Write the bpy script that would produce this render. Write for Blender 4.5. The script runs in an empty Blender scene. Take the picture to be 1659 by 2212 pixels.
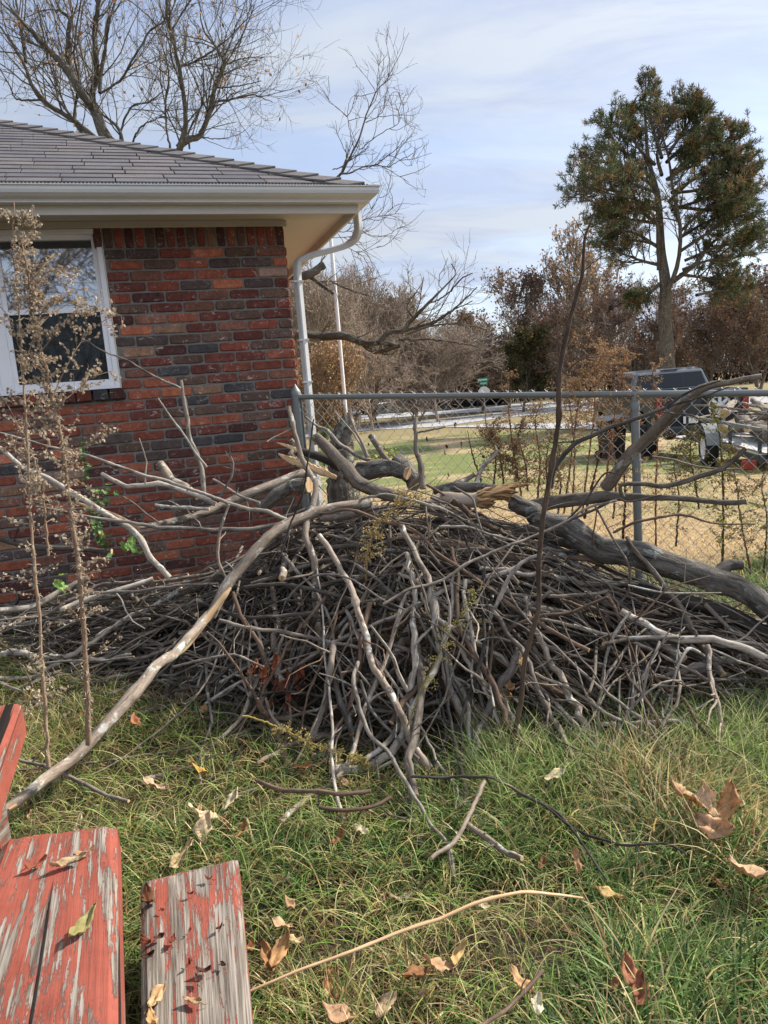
import bpy, math, random
import numpy as np
from mathutils import Vector, Matrix
R_ = math.radians
SC = bpy.context.scene
COL = SC.collection
rng = np.random.default_rng(7)
random.seed(7)

# ---------------------------------------------------------------- camera
TH, PH, FP, EYE = R_(9.0), R_(4.6), 1597.0, 1.5
FW = np.array([0, math.cos(TH), -math.sin(TH)]); U0 = np.array([0, math.sin(TH), math.cos(TH)]); X0 = np.array([1., 0, 0])
UP = math.cos(PH)*U0 + math.sin(PH)*X0
RT = math.cos(PH)*X0 - math.sin(PH)*U0
CAM = np.array([0, 0, EYE])
cd = bpy.data.cameras.new('camera'); cam = bpy.data.objects.new('camera', cd); COL.objects.link(cam)
m = Matrix(((RT[0], UP[0], -FW[0]), (RT[1], UP[1], -FW[1]), (RT[2], UP[2], -FW[2]))).to_4x4(); m.translation = CAM
cam.matrix_world = m
cd.sensor_fit = 'VERTICAL'; cd.sensor_height = 36; cd.lens = FP/2212*36; cd.clip_end = 2000; cd.clip_start = 0.05
SC.camera = cam

# ---------------------------------------------------------------- light
SUN_AZ, SUN_EL = R_(66), R_(40)
SC.view_settings.view_transform = 'Standard'; SC.view_settings.look = 'None'
SC.view_settings.exposure = 1.0; SC.view_settings.gamma = 1
w = bpy.data.worlds.new('World'); SC.world = w; w.use_nodes = True
nt = w.node_tree; nt.nodes.clear()
def wn(t, **k):
    n = nt.nodes.new(t)
    for a, b in k.items(): setattr(n, a, b)
    return n
out = wn('ShaderNodeOutputWorld'); bg = wn('ShaderNodeBackground'); bg.inputs[1].default_value = 0.1
sky = wn('ShaderNodeTexSky', sky_type='NISHITA', sun_disc=False); sky.sun_elevation = SUN_EL; sky.sun_rotation = SUN_AZ
sky.air_density = 1.0; sky.dust_density = 0.6
tc = wn('ShaderNodeTexCoord'); sp = wn('ShaderNodeSeparateXYZ'); nt.links.new(tc.outputs['Generated'], sp.inputs[0])
ad = wn('ShaderNodeMath', operation='ADD'); ad.inputs[1].default_value = 0.22; nt.links.new(sp.outputs[2], ad.inputs[0])
mx = wn('ShaderNodeMath', operation='MAXIMUM'); mx.inputs[1].default_value = 0.05; nt.links.new(ad.outputs[0], mx.inputs[0])
dv = wn('ShaderNodeVectorMath', operation='DIVIDE'); cb = wn('ShaderNodeCombineXYZ')
for i in (0, 1, 2): nt.links.new(mx.outputs[0], cb.inputs[i])
nt.links.new(tc.outputs['Generated'], dv.inputs[0]); nt.links.new(cb.outputs[0], dv.inputs[1])
mp = wn('ShaderNodeMapping'); mp.inputs['Rotation'].default_value = (0, 0, R_(-28)); mp.inputs['Scale'].default_value = (0.55, 1.7, 0.0)
mp.inputs['Location'].default_value = (2.3, 0.7, 0)
nt.links.new(dv.outputs[0], mp.inputs[0])
nz = wn('ShaderNodeTexNoise'); nz.inputs['Scale'].default_value = 1.3; nz.inputs['Detail'].default_value = 9; nz.inputs['Roughness'].default_value = 0.55; nz.inputs['Distortion'].default_value = 0.4
nt.links.new(mp.outputs[0], nz.inputs[0])
cr = wn('ShaderNodeValToRGB'); cr.color_ramp.elements[0].position = 0.40; cr.color_ramp.elements[0].color = (0.50,)*3+(1,)
cr.color_ramp.elements[1].position = 0.58; cr.color_ramp.elements[1].color = (0.98,)*3+(1,)
nt.links.new(nz.outputs[0], cr.inputs[0])
# brightness towards the sun side
dt = wn('ShaderNodeVectorMath', operation='DOT_PRODUCT'); dt.inputs[1].default_value = (math.sin(SUN_AZ)*math.cos(SUN_EL), math.cos(SUN_AZ)*math.cos(SUN_EL), math.sin(SUN_EL))
nt.links.new(tc.outputs['Generated'], dt.inputs[0])
r2 = wn('ShaderNodeMapRange'); r2.inputs[1].default_value = 0.0; r2.inputs[2].default_value = 1.0; r2.inputs[1].default_value = 0.25; r2.inputs[3].default_value = 3.5; r2.inputs[4].default_value = 5.4
nt.links.new(dt.outputs['Value'], r2.inputs[0])
# sky gain added behind the camera to fill the shaded sides
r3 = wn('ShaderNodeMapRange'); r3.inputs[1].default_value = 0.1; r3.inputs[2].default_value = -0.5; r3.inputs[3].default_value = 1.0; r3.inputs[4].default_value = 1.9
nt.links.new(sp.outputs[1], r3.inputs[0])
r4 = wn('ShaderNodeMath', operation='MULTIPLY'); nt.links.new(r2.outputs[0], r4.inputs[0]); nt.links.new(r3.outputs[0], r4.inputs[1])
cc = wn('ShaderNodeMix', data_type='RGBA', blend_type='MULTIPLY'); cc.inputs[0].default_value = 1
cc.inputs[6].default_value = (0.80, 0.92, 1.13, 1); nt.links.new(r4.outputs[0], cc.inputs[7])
nz2 = wn('ShaderNodeTexNoise'); nz2.inputs['Scale'].default_value = 2.6; nz2.inputs['Detail'].default_value = 8; nz2.inputs['Roughness'].default_value = 0.6; nz2.inputs['Distortion'].default_value = 0.8
nt.links.new(mp.outputs[0], nz2.inputs[0])
st = wn('ShaderNodeValToRGB'); st.color_ramp.elements[0].position = 0.40; st.color_ramp.elements[0].color = (0.68, 0.77, 0.99, 1); st.color_ramp.elements[1].position = 0.60; st.color_ramp.elements[1].color = (0.84, 0.92, 1.04, 1)
nt.links.new(nz2.outputs[0], st.inputs[0]); nt.links.new(st.outputs[0], cc.inputs[6])
mxr = wn('ShaderNodeMix', data_type='RGBA'); nt.links.new(cr.outputs[0], mxr.inputs[0])
sg = wn('ShaderNodeMix', data_type='RGBA', blend_type='MULTIPLY'); sg.inputs[0].default_value = 1; sg.inputs[7].default_value = (1.15, 1.05, 1.05, 1)
nt.links.new(sky.outputs[0], sg.inputs[6])
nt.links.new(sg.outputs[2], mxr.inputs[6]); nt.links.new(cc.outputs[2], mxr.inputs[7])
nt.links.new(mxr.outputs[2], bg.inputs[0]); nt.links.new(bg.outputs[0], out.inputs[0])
sd = bpy.data.lights.new('sun', 'SUN'); sd.energy = 4.3; sd.angle = R_(2.5); sd.color = (1, 0.94, 0.85)
so = bpy.data.objects.new('sun', sd); COL.objects.link(so)
sv = Vector((math.sin(SUN_AZ)*math.cos(SUN_EL), math.cos(SUN_AZ)*math.cos(SUN_EL), math.sin(SUN_EL)))
so.rotation_euler = sv.to_track_quat('Z', 'Y').to_euler(); so.location = (20, 10, 20)

# ---------------------------------------------------------------- helpers
def ray(x, y): return FW + (x-829.5)/FP*RT + (1106-y)/FP*UP
def W(x, y, Y): d = ray(x, y); return CAM + d*Y/d[1]
def ZP(x, y, z): d = ray(x, y); return CAM + d*(z-EYE)/d[2]
def sm(t): t = np.clip(t, 0, 1); return t*t*(3-2*t)
def gz(x, y):
    x = np.asarray(x, float); y = np.asarray(y, float)
    near = -0.109 - 0.0218*np.clip(x, -6, 6) + 0.0793*np.clip(y, -3, 5)
    k = sm((y-4.6)/20.0)
    b = 0.02*np.sin(x*2.1+1)*np.cos(y*1.7) + 0.012*np.sin(x*5.3+y*4.1)
    return near*(1-k) - 0.8*k + b*(1-k*0.7)
def ground_hit(x, y, h=0.0):
    d = ray(x, y); t = 0.5
    for _ in range(60):
        p = CAM+d*t; e = p[2]-(gz(p[0], p[1])+h)
        t += e/(-d[2]+1e-6)*0.7
    return CAM+d*t

def hexc(r, g, b): 
    f = lambda c: ((c/255+0.055)/1.055)**2.4 if c > 10 else c/255/12.92
    return (f(r), f(g), f(b))

class MB:
    def __init__(s): s.V=[];s.F=[];s.n=0;s.mi=[];s.C=[];s.B=[];s.sm=[]
    def add(s, V, faces, mat=0, col=(1,1,1), bark=None, smooth=False):
        V = np.asarray(V, float).reshape(-1,3); s.V.append(V)
        c = np.asarray(col, float); c = np.broadcast_to(c, V.shape) if c.ndim == 1 else c
        s.C.append(c); s.B.append(V if bark is None else bark)
        if isinstance(faces, np.ndarray): groups=[faces]
        else:
            d={}
            for f in faces: d.setdefault(len(f),[]).append(f)
            groups=[np.array(v) for v in d.values()]
        for g in groups:
            s.F.append(g+s.n); s.mi.append(np.full(len(g), mat)); s.sm.append(np.full(len(g), smooth))
        s.n += len(V)
    def box(s, c, size, rot=None, mat=0, col=(1,1,1), taper=(1,1)):
        x,y,z = np.array(size)/2
        v = np.array([(-x,-y,-z),(x,-y,-z),(x,y,-z),(-x,y,-z),(-x*taper[0],-y*taper[1],z),(x*taper[0],-y*taper[1],z),(x*taper[0],y*taper[1],z),(-x*taper[0],y*taper[1],z)])
        if rot is not None: v = v @ np.array(rot).T
        s.add(v+np.array(c), [(0,3,2,1),(4,5,6,7),(0,1,5,4),(1,2,6,5),(2,3,7,6),(3,0,4,7)], mat, col)
    def build(s, name, mats, parent=None, label=None, bevel=0, loc=None):
        V = np.concatenate(s.V) if s.V else np.zeros((0,3))
        me = bpy.data.meshes.new(name); me.vertices.add(len(V)); me.vertices.foreach_set('co', V.astype(np.float32).ravel())
        nl = sum(g.size for g in s.F); nf = sum(len(g) for g in s.F)
        me.loops.add(nl); me.polygons.add(nf)
        me.loops.foreach_set('vertex_index', np.concatenate([g.ravel() for g in s.F]).astype(np.int32))
        tot = np.concatenate([np.full(len(g), g.shape[1]) for g in s.F]); st = np.concatenate([[0], np.cumsum(tot)[:-1]])
        me.polygons.foreach_set('loop_start', st.astype(np.int32)); 
        me.polygons.foreach_set('material_index', np.concatenate(s.mi).astype(np.int32))
        me.polygons.foreach_set('use_smooth', np.concatenate(s.sm).astype(bool))
        ca = me.attributes.new('Col', 'FLOAT_COLOR', 'POINT'); C4 = np.ones((len(V),4), np.float32); C4[:,:3]=np.concatenate(s.C); ca.data.foreach_set('color', C4.ravel())
        ba = me.attributes.new('bark', 'FLOAT_VECTOR', 'POINT'); ba.data.foreach_set('vector', np.concatenate(s.B).astype(np.float32).ravel())
        me.update(calc_edges=True); me.validate()
        if not isinstance(mats, (list,tuple)): mats=[mats]
        for mm in mats: me.materials.append(mm)
        o = bpy.data.objects.new(name, me); COL.objects.link(o)
        if loc is not None:
            V2 = V-np.array(loc); me.vertices.foreach_set('co', V2.astype(np.float32).ravel()); o.location = loc
        if parent: 
            o.parent = parent
            if parent.location.length > 0 and loc is None and parent.get('_world', 0): pass
        if label: o['label']=label
        if bevel:
            b = o.modifiers.new('bevel','BEVEL'); b.width=bevel; b.segments=2; b.limit_method='ANGLE'; b.angle_limit=R_(40)
        return o

def tag(o, label, cat, group=None, kind=None):
    if label: o['label']=label
    if cat: o['category']=cat
    if group: o['group']=group
    if kind: o['kind']=kind
    return o
def thing(name, label, cat, group=None, loc=(0,0,0), rz=0):
    o = bpy.data.objects.new(name, None); COL.objects.link(o); o.empty_display_size = .1
    o.location = loc; o.rotation_euler=(0,0,rz)
    return tag(o, label, cat, group)
def part(mb, name, mats, parent, label=None, bevel=0, world=True):
    """world: vertices are in world space; keep them there under a moved parent"""
    o = mb.build(name, mats, parent, label, bevel)
    if world:
        pm = Matrix.Identity(4); q = parent; chain=[]
        while q: chain.append(q); q=q.parent
        for q in reversed(chain): pm = pm @ (Matrix.Translation(q.location) @ q.rotation_euler.to_matrix().to_4x4())
        if pm != Matrix.Identity(4): o.data.transform(pm.inverted())
    if name in MANY: o['kind']='stuff'
    return o
MANY={'seed_head','side_stem','withered_leaf','leaves','needles','crown','limb','shingles','gutter_guard'}

def tubes(mb, P, Rr, sides=6, mat=0, col=(1,1,1), cap=None, capcol=(1,1,1), lump=0.0):
    P = np.asarray(P,float); Rr=np.asarray(Rr,float)
    if P.ndim==2: P=P[None]; Rr=Rr[None]
    N,n,_ = P.shape
    T = np.gradient(P, axis=1); T /= np.linalg.norm(T,axis=2,keepdims=True)+1e-12
    avg = P[:,-1]-P[:,0]; ax = np.argmin(np.abs(avg),axis=1); ref = np.eye(3)[ax][:,None,:]
    U = np.cross(T, np.broadcast_to(ref,T.shape)); U/=np.linalg.norm(U,axis=2,keepdims=True)+1e-12; Vv=np.cross(T,U)
    an = np.arange(sides)/sides*2*np.pi
    ca,sa = np.cos(an),np.sin(an)
    rad = Rr[:,:,None]
    if lump>0:
        rad = rad*(1+lump*rng.normal(size=(N,n,sides)))
    else: rad = np.broadcast_to(rad,(N,n,sides))
    ring = P[:,:,None,:] + rad[...,None]*(ca[:,None]*U[:,:,None,:]+sa[:,None]*Vv[:,:,None,:])
    seg = np.linalg.norm(np.diff(P,axis=1),axis=2); L = np.concatenate([np.zeros((N,1)),np.cumsum(seg,axis=1)],axis=1)
    bk = np.zeros((N,n,sides,3)); bk[...,0]=ca*Rr[:,:,None]; bk[...,1]=sa*Rr[:,:,None]; bk[...,2]=L[:,:,None]
    off = rng.uniform(-20,20,(N,1,1,3)); bk += off
    idx = np.arange(N*n*sides).reshape(N,n,sides)
    a=idx[:,:-1,:]; b=idx[:,1:,:]; a2=np.roll(a,-1,axis=2); b2=np.roll(b,-1,axis=2)
    F = np.stack([a,a2,b2,b],axis=-1).reshape(-1,4)
    c = np.asarray(col,float)
    if c.ndim==2 and len(c)==N: c = np.repeat(c,n*sides,axis=0)
    elif c.ndim==3: c = np.repeat(c.reshape(-1,3),sides,axis=0)
    mb.add(ring.reshape(-1,3),F,mat,c,bk.reshape(-1,3),True)
    if cap is not None:
        for e,sgn in ((0,-1),(n-1,1)):
            for k in range(N):
                if Rr[k,e] < 0.0012: continue
                rg = ring[k,e]; cen = P[k,e]+sgn*T[k,e]*Rr[k,e]*0.12
                rg2 = cen+(rg-P[k,e])*0.9
                vv = np.concatenate([rg+0,rg2,[cen]]); fs=[]
                for i in range(sides):
                    j=(i+1)%sides; fs.append((i,j,sides+j,sides+i)); fs.append((sides+i,sides+j,2*sides))
                mb.add(vv,fs,cap,capcol,None,False)
    return ring

def spline(pts, n):
    P = np.asarray(pts,float)
    if len(P)==2: t=np.linspace(0,1,n)[:,None]; return P[0]*(1-t)+P[1]*t
    d = np.linalg.norm(np.diff(P,axis=0),axis=1)**0.5; u=np.concatenate([[0],np.cumsum(d)])
    Q = np.vstack([2*P[0]-P[1],P,2*P[-1]-P[-2]]); 
    m_ = np.zeros_like(P)
    for i in range(len(P)):
        if 0<i<len(P)-1:
            m_[i] = ((P[i+1]-P[i])/(u[i+1]-u[i])*(u[i]-u[i-1]) + (P[i]-P[i-1])/(u[i]-u[i-1])*(u[i+1]-u[i]))/(u[i+1]-u[i-1])
    m_[0]=(P[1]-P[0])/(u[1]-u[0]); m_[-1]=(P[-1]-P[-2])/(u[-1]-u[-2])
    tt=np.linspace(0,u[-1],n); k=np.clip(np.searchsorted(u,tt,'right')-1,0,len(P)-2); h=(u[k+1]-u[k])[:,None]; s=((tt-u[k])[:,None])/h
    return (2*s**3-3*s**2+1)*P[k]+(s**3-2*s**2+s)*h*m_[k]+(-2*s**3+3*s**2)*P[k+1]+(s**3-s**2)*h*m_[k+1]

# ---------------------------------------------------------------- materials
class NM:
    def __init__(s, name, rough=0.8, spec=0.3):
        s.m = bpy.data.materials.new(name); s.m.use_nodes=True; s.t=s.m.node_tree; s.b=s.t.nodes['Principled BSDF']
        s.b.inputs['Roughness'].default_value=rough; s.b.inputs['Specular IOR Level'].default_value=spec
    def n(s,t,**k):
        n=s.t.nodes.new(t)
        for a,b in k.items(): setattr(n,a,b)
        return n
    def l(s,a,b): s.t.links.new(a,b)
    def attr(s,name): return s.n('ShaderNodeAttribute',attribute_name=name)
    def noise(s,vec,scale,detail=4,rough=0.6,mapscale=None,dist=0,out=0):
        if mapscale is not None:
            mp=s.n('ShaderNodeMapping'); mp.inputs['Scale'].default_value=mapscale; s.l(vec,mp.inputs[0]); vec=mp.outputs[0]
        q=s.n('ShaderNodeTexNoise'); q.inputs['Scale'].default_value=scale; q.inputs['Detail'].default_value=detail; q.inputs['Roughness'].default_value=rough; q.inputs['Distortion'].default_value=dist
        s.l(vec,q.inputs[0]); return q.outputs[out]
    def ramp(s,fac,stops):
        r=s.n('ShaderNodeValToRGB'); e=r.color_ramp.elements
        while len(e)>2: e.remove(e[-1])
        while len(e)<len(stops): e.new(0.5)
        for i,(p,c) in enumerate(stops): e[i].position=p; e[i].color=(*(c if hasattr(c,'__len__') else (c,c,c)),1)
        s.l(fac,r.inputs[0]); return r.outputs[0]
    def mix(s,fac,a,b,mode='MIX'):
        q=s.n('ShaderNodeMix',data_type='RGBA',blend_type=mode)
        for i,v in ((0,fac),(6,a),(7,b)):
            if hasattr(v,'is_output') or isinstance(v,bpy.types.NodeSocket): s.l(v,q.inputs[i])
            elif i==0: q.inputs[0].default_value=v
            else: q.inputs[i].default_value=(*v,1)
        return q.outputs[2]
    def math(s,op,a,b=0.0):
        q=s.n('ShaderNodeMath',operation=op)
        for i,v in ((0,a),(1,b)):
            if isinstance(v,bpy.types.NodeSocket): s.l(v,q.inputs[i])
            else: q.inputs[i].default_value=v
        return q.outputs[0]
    def base(s,c):
        if isinstance(c,bpy.types.NodeSocket): s.l(c,s.b.inputs['Base Color'])
        else: s.b.inputs['Base Color'].default_value=(*c,1)
    def bump(s,h,strength=0.5,dist=0.01):
        q=s.n('ShaderNodeBump'); q.inputs['Strength'].default_value=strength; q.inputs['Distance'].default_value=dist
        s.l(h,q.inputs['Height']); s.l(q.outputs[0],s.b.inputs['Normal'])

def plain(name,c,rough=0.6,spec=0.3,metal=0,vary=0.12,scale=30):
    k=NM(name,rough,spec); k.b.inputs['Metallic'].default_value=metal
    tcn=k.n('ShaderNodeTexCoord'); nzz=k.noise(tcn.outputs['Object'],scale,5)
    k.base(k.mix(nzz,tuple(x*(1-vary*1.6) for x in c),tuple(min(1,x*(1+vary)) for x in c)))
    return k.m
def colmat(name,rough=0.8,spec=0.2,vary=0.25,scale=40,bump=0,transl=0):
    k=NM(name,rough,spec); at=k.attr('Col'); bk=k.attr('bark')
    nzz=k.noise(bk.outputs['Vector'],scale,5)
    v=k.ramp(nzz,[(0.3,1-vary),(0.7,1+vary*0.6)])
    k.base(k.mix(1.0,at.outputs['Color'],v,'MULTIPLY'))
    if bump: k.bump(nzz,bump,0.004)
    if transl:
        tr=k.n('ShaderNodeBsdfTranslucent'); ms=k.n('ShaderNodeMixShader'); ms.inputs[0].default_value=transl
        k.l(k.mix(1.0,at.outputs['Color'],v,'MULTIPLY'),tr.inputs[0])
        k.l(k.b.outputs[0],ms.inputs[1]); k.l(tr.outputs[0],ms.inputs[2]); k.l(ms.outputs[0],k.t.nodes['Material Output'].inputs[0])
    return k.m
def bark(name,dark,light,fiss=22,stretch=0.22,bump=0.8,dist=0.006,lichen=0.0,lc=(0.42,0.44,0.40),vary=0.35):
    k=NM(name,0.9,0.15); bk=k.attr('bark').outputs['Vector']; at=k.attr('Col')
    n1=k.noise(bk,fiss,6,0.65,(1,1,stretch),0.6)
    n2=k.noise(bk,6,4,0.6,(1,1,0.5))
    n3=k.noise(bk,160,3,0.6,(1,1,0.5))
    c=k.ramp(n1,[(0.36,dark),(0.5,tuple((a+b)/2 for a,b in zip(dark,light))),(0.66,light)])
    c=k.mix(k.ramp(n2,[(0.35,0.0),(0.65,0.55)]),c,tuple(x*0.72 for x in light))
    if lichen:
        n4=k.noise(bk,17,5,0.7,(1,1,0.8),0.3)
        c=k.mix(k.ramp(n4,[(0.62-lichen*0.12,0.0),(0.66-lichen*0.1,0.9)]),c,lc)
    oi=k.n('ShaderNodeObjectInfo'); v=k.ramp(oi.outputs['Random'],[(0,1-vary),(1,1+vary*0.8)])
    c=k.mix(1.0,c,v,'MULTIPLY'); c=k.mix(1.0,c,at.outputs['Color'],'MULTIPLY'); c=k.mix(1.0,c,k.ramp(n3,[(0.3,0.8),(0.7,1.12)]),'MULTIPLY')
    k.base(c)
    k.bump(k.math('ADD',n1,k.math('MULTIPLY',n3,0.3)),bump,dist); return k.m
M={}
M['bark_grey']=bark('bark_grey',(0.034,0.026,0.020),(0.30,0.25,0.20),34,0.3,0.9,0.006,0.12)
M['bark_pale']=bark('bark_pale',(0.085,0.066,0.052),(0.46,0.405,0.34),40,0.3,0.6,0.003,0.3)
M['bark_tan']=bark('bark_tan',(0.10,0.075,0.055),(0.36,0.29,0.225),36,0.25,0.7,0.004,0.5,(0.45,0.44,0.38))
M['bark_brown']=bark('bark_brown',(0.05,0.033,0.024),(0.20,0.135,0.095),34,0.3,0.6,0.004)
M['bark_dark']=bark('bark_dark',(0.022,0.019,0.017),(0.11,0.095,0.08),30,0.3,0.8,0.005)
M['bark_log']=bark('bark_log',(0.020,0.017,0.014),(0.27,0.24,0.205),26,0.20,1.0,0.035,0.45,(0.33,0.35,0.31),0.1)
M['bark_twig']=bark('bark_twig',(0.06,0.05,0.043),(0.25,0.215,0.185),60,0.4,0.4,0.002)
M['bark_tree']=bark('bark_tree',(0.035,0.03,0.025),(0.15,0.13,0.105),14,0.25,0.8,0.02,0.5,(0.20,0.21,0.16),0.1)
def woodm(name,a,b,c3):
    k=NM(name,0.75,0.2); bk=k.attr('bark').outputs['Vector']; n1=k.noise(bk,70,5,0.6,(1,1,0.08),0.3); n2=k.noise(bk,12,3,0.6,(1,1,0.4))
    c=k.ramp(n1,[(0.35,a),(0.6,b)]); c=k.mix(k.ramp(n2,[(0.5,0.0),(0.7,0.6)]),c,c3); c=k.mix(1.0,c,k.attr('Col').outputs['Color'],'MULTIPLY')
    k.base(c); k.bump(n1,0.5,0.003); return k.m
M['wood_raw']=woodm('wood_raw',(0.36,0.21,0.10),(0.62,0.45,0.26),(0.30,0.20,0.13))
M['wood_rot']=woodm('wood_rot',(0.20,0.11,0.055),(0.50,0.34,0.18),(0.14,0.085,0.045))
M['wood_grey']=woodm('wood_grey',(0.22,0.17,0.13),(0.42,0.34,0.26),(0.16,0.12,0.09))
# brick
k=NM('brick',0.85,0.15); at=k.attr('Col'); tcn=k.n('ShaderNodeTexCoord'); ob=tcn.outputs['Object']
n1=k.noise(ob,38,6,0.7); n2=k.noise(ob,9,5,0.7,None,0.5); n3=k.noise(ob,220,3,0.6); n4=k.noise(ob,23,7,0.75,(1,1,1.6),1.2)
c=k.mix(1.0,at.outputs['Color'],k.ramp(n1,[(0.3,0.50),(0.7,1.30)]),'MULTIPLY')
c=k.mix(1.0,c,k.ramp(n2,[(0.35,0.72),(0.65,1.22)]),'MULTIPLY')
c=k.mix(k.ramp(n4,[(0.42,0.0),(0.56,0.62)]),c,k.mix(0.25,at.outputs['Color'],(0.03,0.022,0.022)))
wf=k.ramp(k.math('ADD',n4,k.math('MULTIPLY',n2,0.35)),[(0.765,0.0),(0.82,0.7)])
c=k.mix(wf,c,(0.52,0.45,0.40)); c=k.mix(1.0,c,k.ramp(n3,[(0.3,0.8),(0.7,1.15)]),'MULTIPLY'); k.base(c)
k.bump(k.math('ADD',n1,k.math('MULTIPLY',n3,0.5)),0.7,0.004); M['brick']=k.m
k=NM('mortar',0.95,0.1); tcn=k.n('ShaderNodeTexCoord'); n1=k.noise(tcn.outputs['Object'],60,6,0.7); n2=k.noise(tcn.outputs['Object'],5,4)
k.base(k.mix(n2,k.ramp(n1,[(0.3,(0.12,0.11,0.10)),(0.7,(0.25,0.23,0.205))]),(0.18,0.165,0.145))); k.bump(n1,0.8,0.004); M['mortar']=k.m
# shingles
k=NM('shingle',0.95,0.1); at=k.attr('Col'); tcn=k.n('ShaderNodeTexCoord'); ob=tcn.outputs['Object']; n3=k.noise(ob,330,3,0.7); n1=k.noise(ob,7,5)
c=k.mix(1.0,at.outputs['Color'],k.ramp(n3,[(0.3,0.6),(0.7,1.4)]),'MULTIPLY'); c=k.mix(1.0,c,k.ramp(n1,[(0.3,0.85),(0.7,1.12)]),'MULTIPLY'); k.base(c); k.bump(n3,0.8,0.003); M['shingle']=k.m
# painted metal / trim
def paint(name,c,rough,dirt=0.25,metal=0):
    k=NM(name,rough,0.4); k.b.inputs['Metallic'].default_value=metal; tcn=k.n('ShaderNodeTexCoord'); ob=tcn.outputs['Object']
    n1=k.noise(ob,3,6,0.7,(1,1,3)); n2=k.noise(ob,45,5,0.7,(1,1,0.3)); 
    q=k.mix(k.ramp(n1,[(0.4,0.0),(0.75,dirt)]),c,tuple(x*0.6 for x in c)); q=k.mix(k.ramp(n2,[(0.66,0.0),(0.74,dirt*1.5)]),q,(0.22,0.19,0.15)); k.base(q); k.bump(n2,0.06,0.002); return k.m
M['gutter']=paint('gutter',(0.60,0.60,0.565),0.4); M['trim']=paint('trim',(0.55,0.52,0.46),0.6,0.35); M['soffit']=paint('soffit',(0.50,0.475,0.44),0.7,0.15)
M['frame_white']=paint('frame_white',(0.78,0.78,0.80),0.45,0.2); M['downspout']=paint('downspout',(0.58,0.58,0.56),0.4,0.3)
M['galv']=paint('galv',(0.19,0.20,0.19),0.5,0.45,0.25); M['wire']=paint('wire',(0.45,0.46,0.46),0.42,0.3,0.6)
M['rubber']=plain('rubber',(0.02,0.02,0.02),0.8); M['black_plastic']=plain('black_plastic',(0.012,0.014,0.022),0.45,0.4)
M['steel_dark']=plain('steel_dark',(0.05,0.055,0.06),0.5,0.4,0.4)
M['col']=colmat('painted'); M['straw']=colmat('dry_weed',0.85,0.15,0.3,50,0,0.25); M['leafy']=colmat('leaf_tissue',0.7,0.25,0.35,60,0.3,0.3)
M['grass']=colmat('grass_blade',0.55,0.3,0.2,30,0,0.45); M['needle']=colmat('needle_foliage',0.75,0.2,0.3,3,0,0.2); M['farleaf']=colmat('far_leaf',0.8,0.1,0.3,3,0,0.35)
# glass
k=NM('window_glass',0.03,0.9); k.base((0.01,0.012,0.015)); k.b.inputs['Alpha'].default_value=0.45
tcn=k.n('ShaderNodeTexCoord'); k.bump(k.noise(tcn.outputs['Object'],3,2),0.03,0.02); M['glass']=k.m
gs=k.n('ShaderNodeBsdfGlossy'); gs.inputs['Roughness'].default_value=0.02; gs.inputs['Color'].default_value=(.8,.88,.95,1); ms=k.n('ShaderNodeMixShader'); ms.inputs[0].default_value=0.30; k.l(k.b.outputs[0],ms.inputs[1]); k.l(gs.outputs[0],ms.inputs[2]); k.l(ms.outputs[0],k.t.nodes['Material Output'].inputs[0])
k=NM('dark_glass',0.12,0.35); k.base((0.010,0.013,0.018)); M['darkglass']=k.m
k=NM('carpaint',0.42,0.4); k.base((0.022,0.027,0.034)); k.b.inputs['Metallic'].default_value=0.3; k.b.inputs['Coat Weight'].default_value=0.3; M['carpaint']=k.m
M['white']=plain('white_paint',(0.75,0.75,0.73),0.4); M['red_light']=plain('red_lens',(0.22,0.015,0.012),0.25,0.5)
M['asphalt']=plain('concrete_road',(0.36,0.355,0.35),0.9,0.1,0,0.1,2.0)
# red peeling paint
k=NM('red_peeling',0.75,0.25); bk=k.attr('bark').outputs['Vector']
g1=k.noise(bk,22,10,0.78,(1,0.09,1),0.5); g2=k.noise(bk,150,5,0.6,(1,0.03,1),0.2); g3=k.noise(bk,12,10,0.8,(1,0.3,1),0.8)
wood=k.ramp(g2,[(0.34,(0.07,0.055,0.045)),(0.48,(0.15,0.125,0.10)),(0.66,(0.31,0.27,0.225))])
red=k.ramp(k.noise(bk,6,5,0.7),[(0.3,(0.20,0.048,0.030)),(0.7,(0.30,0.080,0.052))])
msk=k.ramp(k.math('ADD',k.math('MULTIPLY',g1,0.55),k.math('ADD',k.math('MULTIPLY',k.attr('Col').outputs['Fac'],0.12),k.math('ADD',k.math('MULTIPLY',g3,0.30),k.math('MULTIPLY',g2,0.22)))),[(0.60,0.0),(0.614,1.0)])
crk=k.ramp(k.noise(bk,20,3,0.5,(1,0.015,1),0.15),[(0.375,0.0),(0.388,1.0)])
c=k.mix(msk,red,wood); c=k.mix(crk,(0.012,0.008,0.006),c); k.base(c)
k.bump(k.math('ADD',k.math('MULTIPLY',msk,-0.5),k.math('ADD',k.math('MULTIPLY',g2,0.7),k.math('MULTIPLY',crk,1.2))),0.8,0.004); M['redpaint']=k.m
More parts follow.
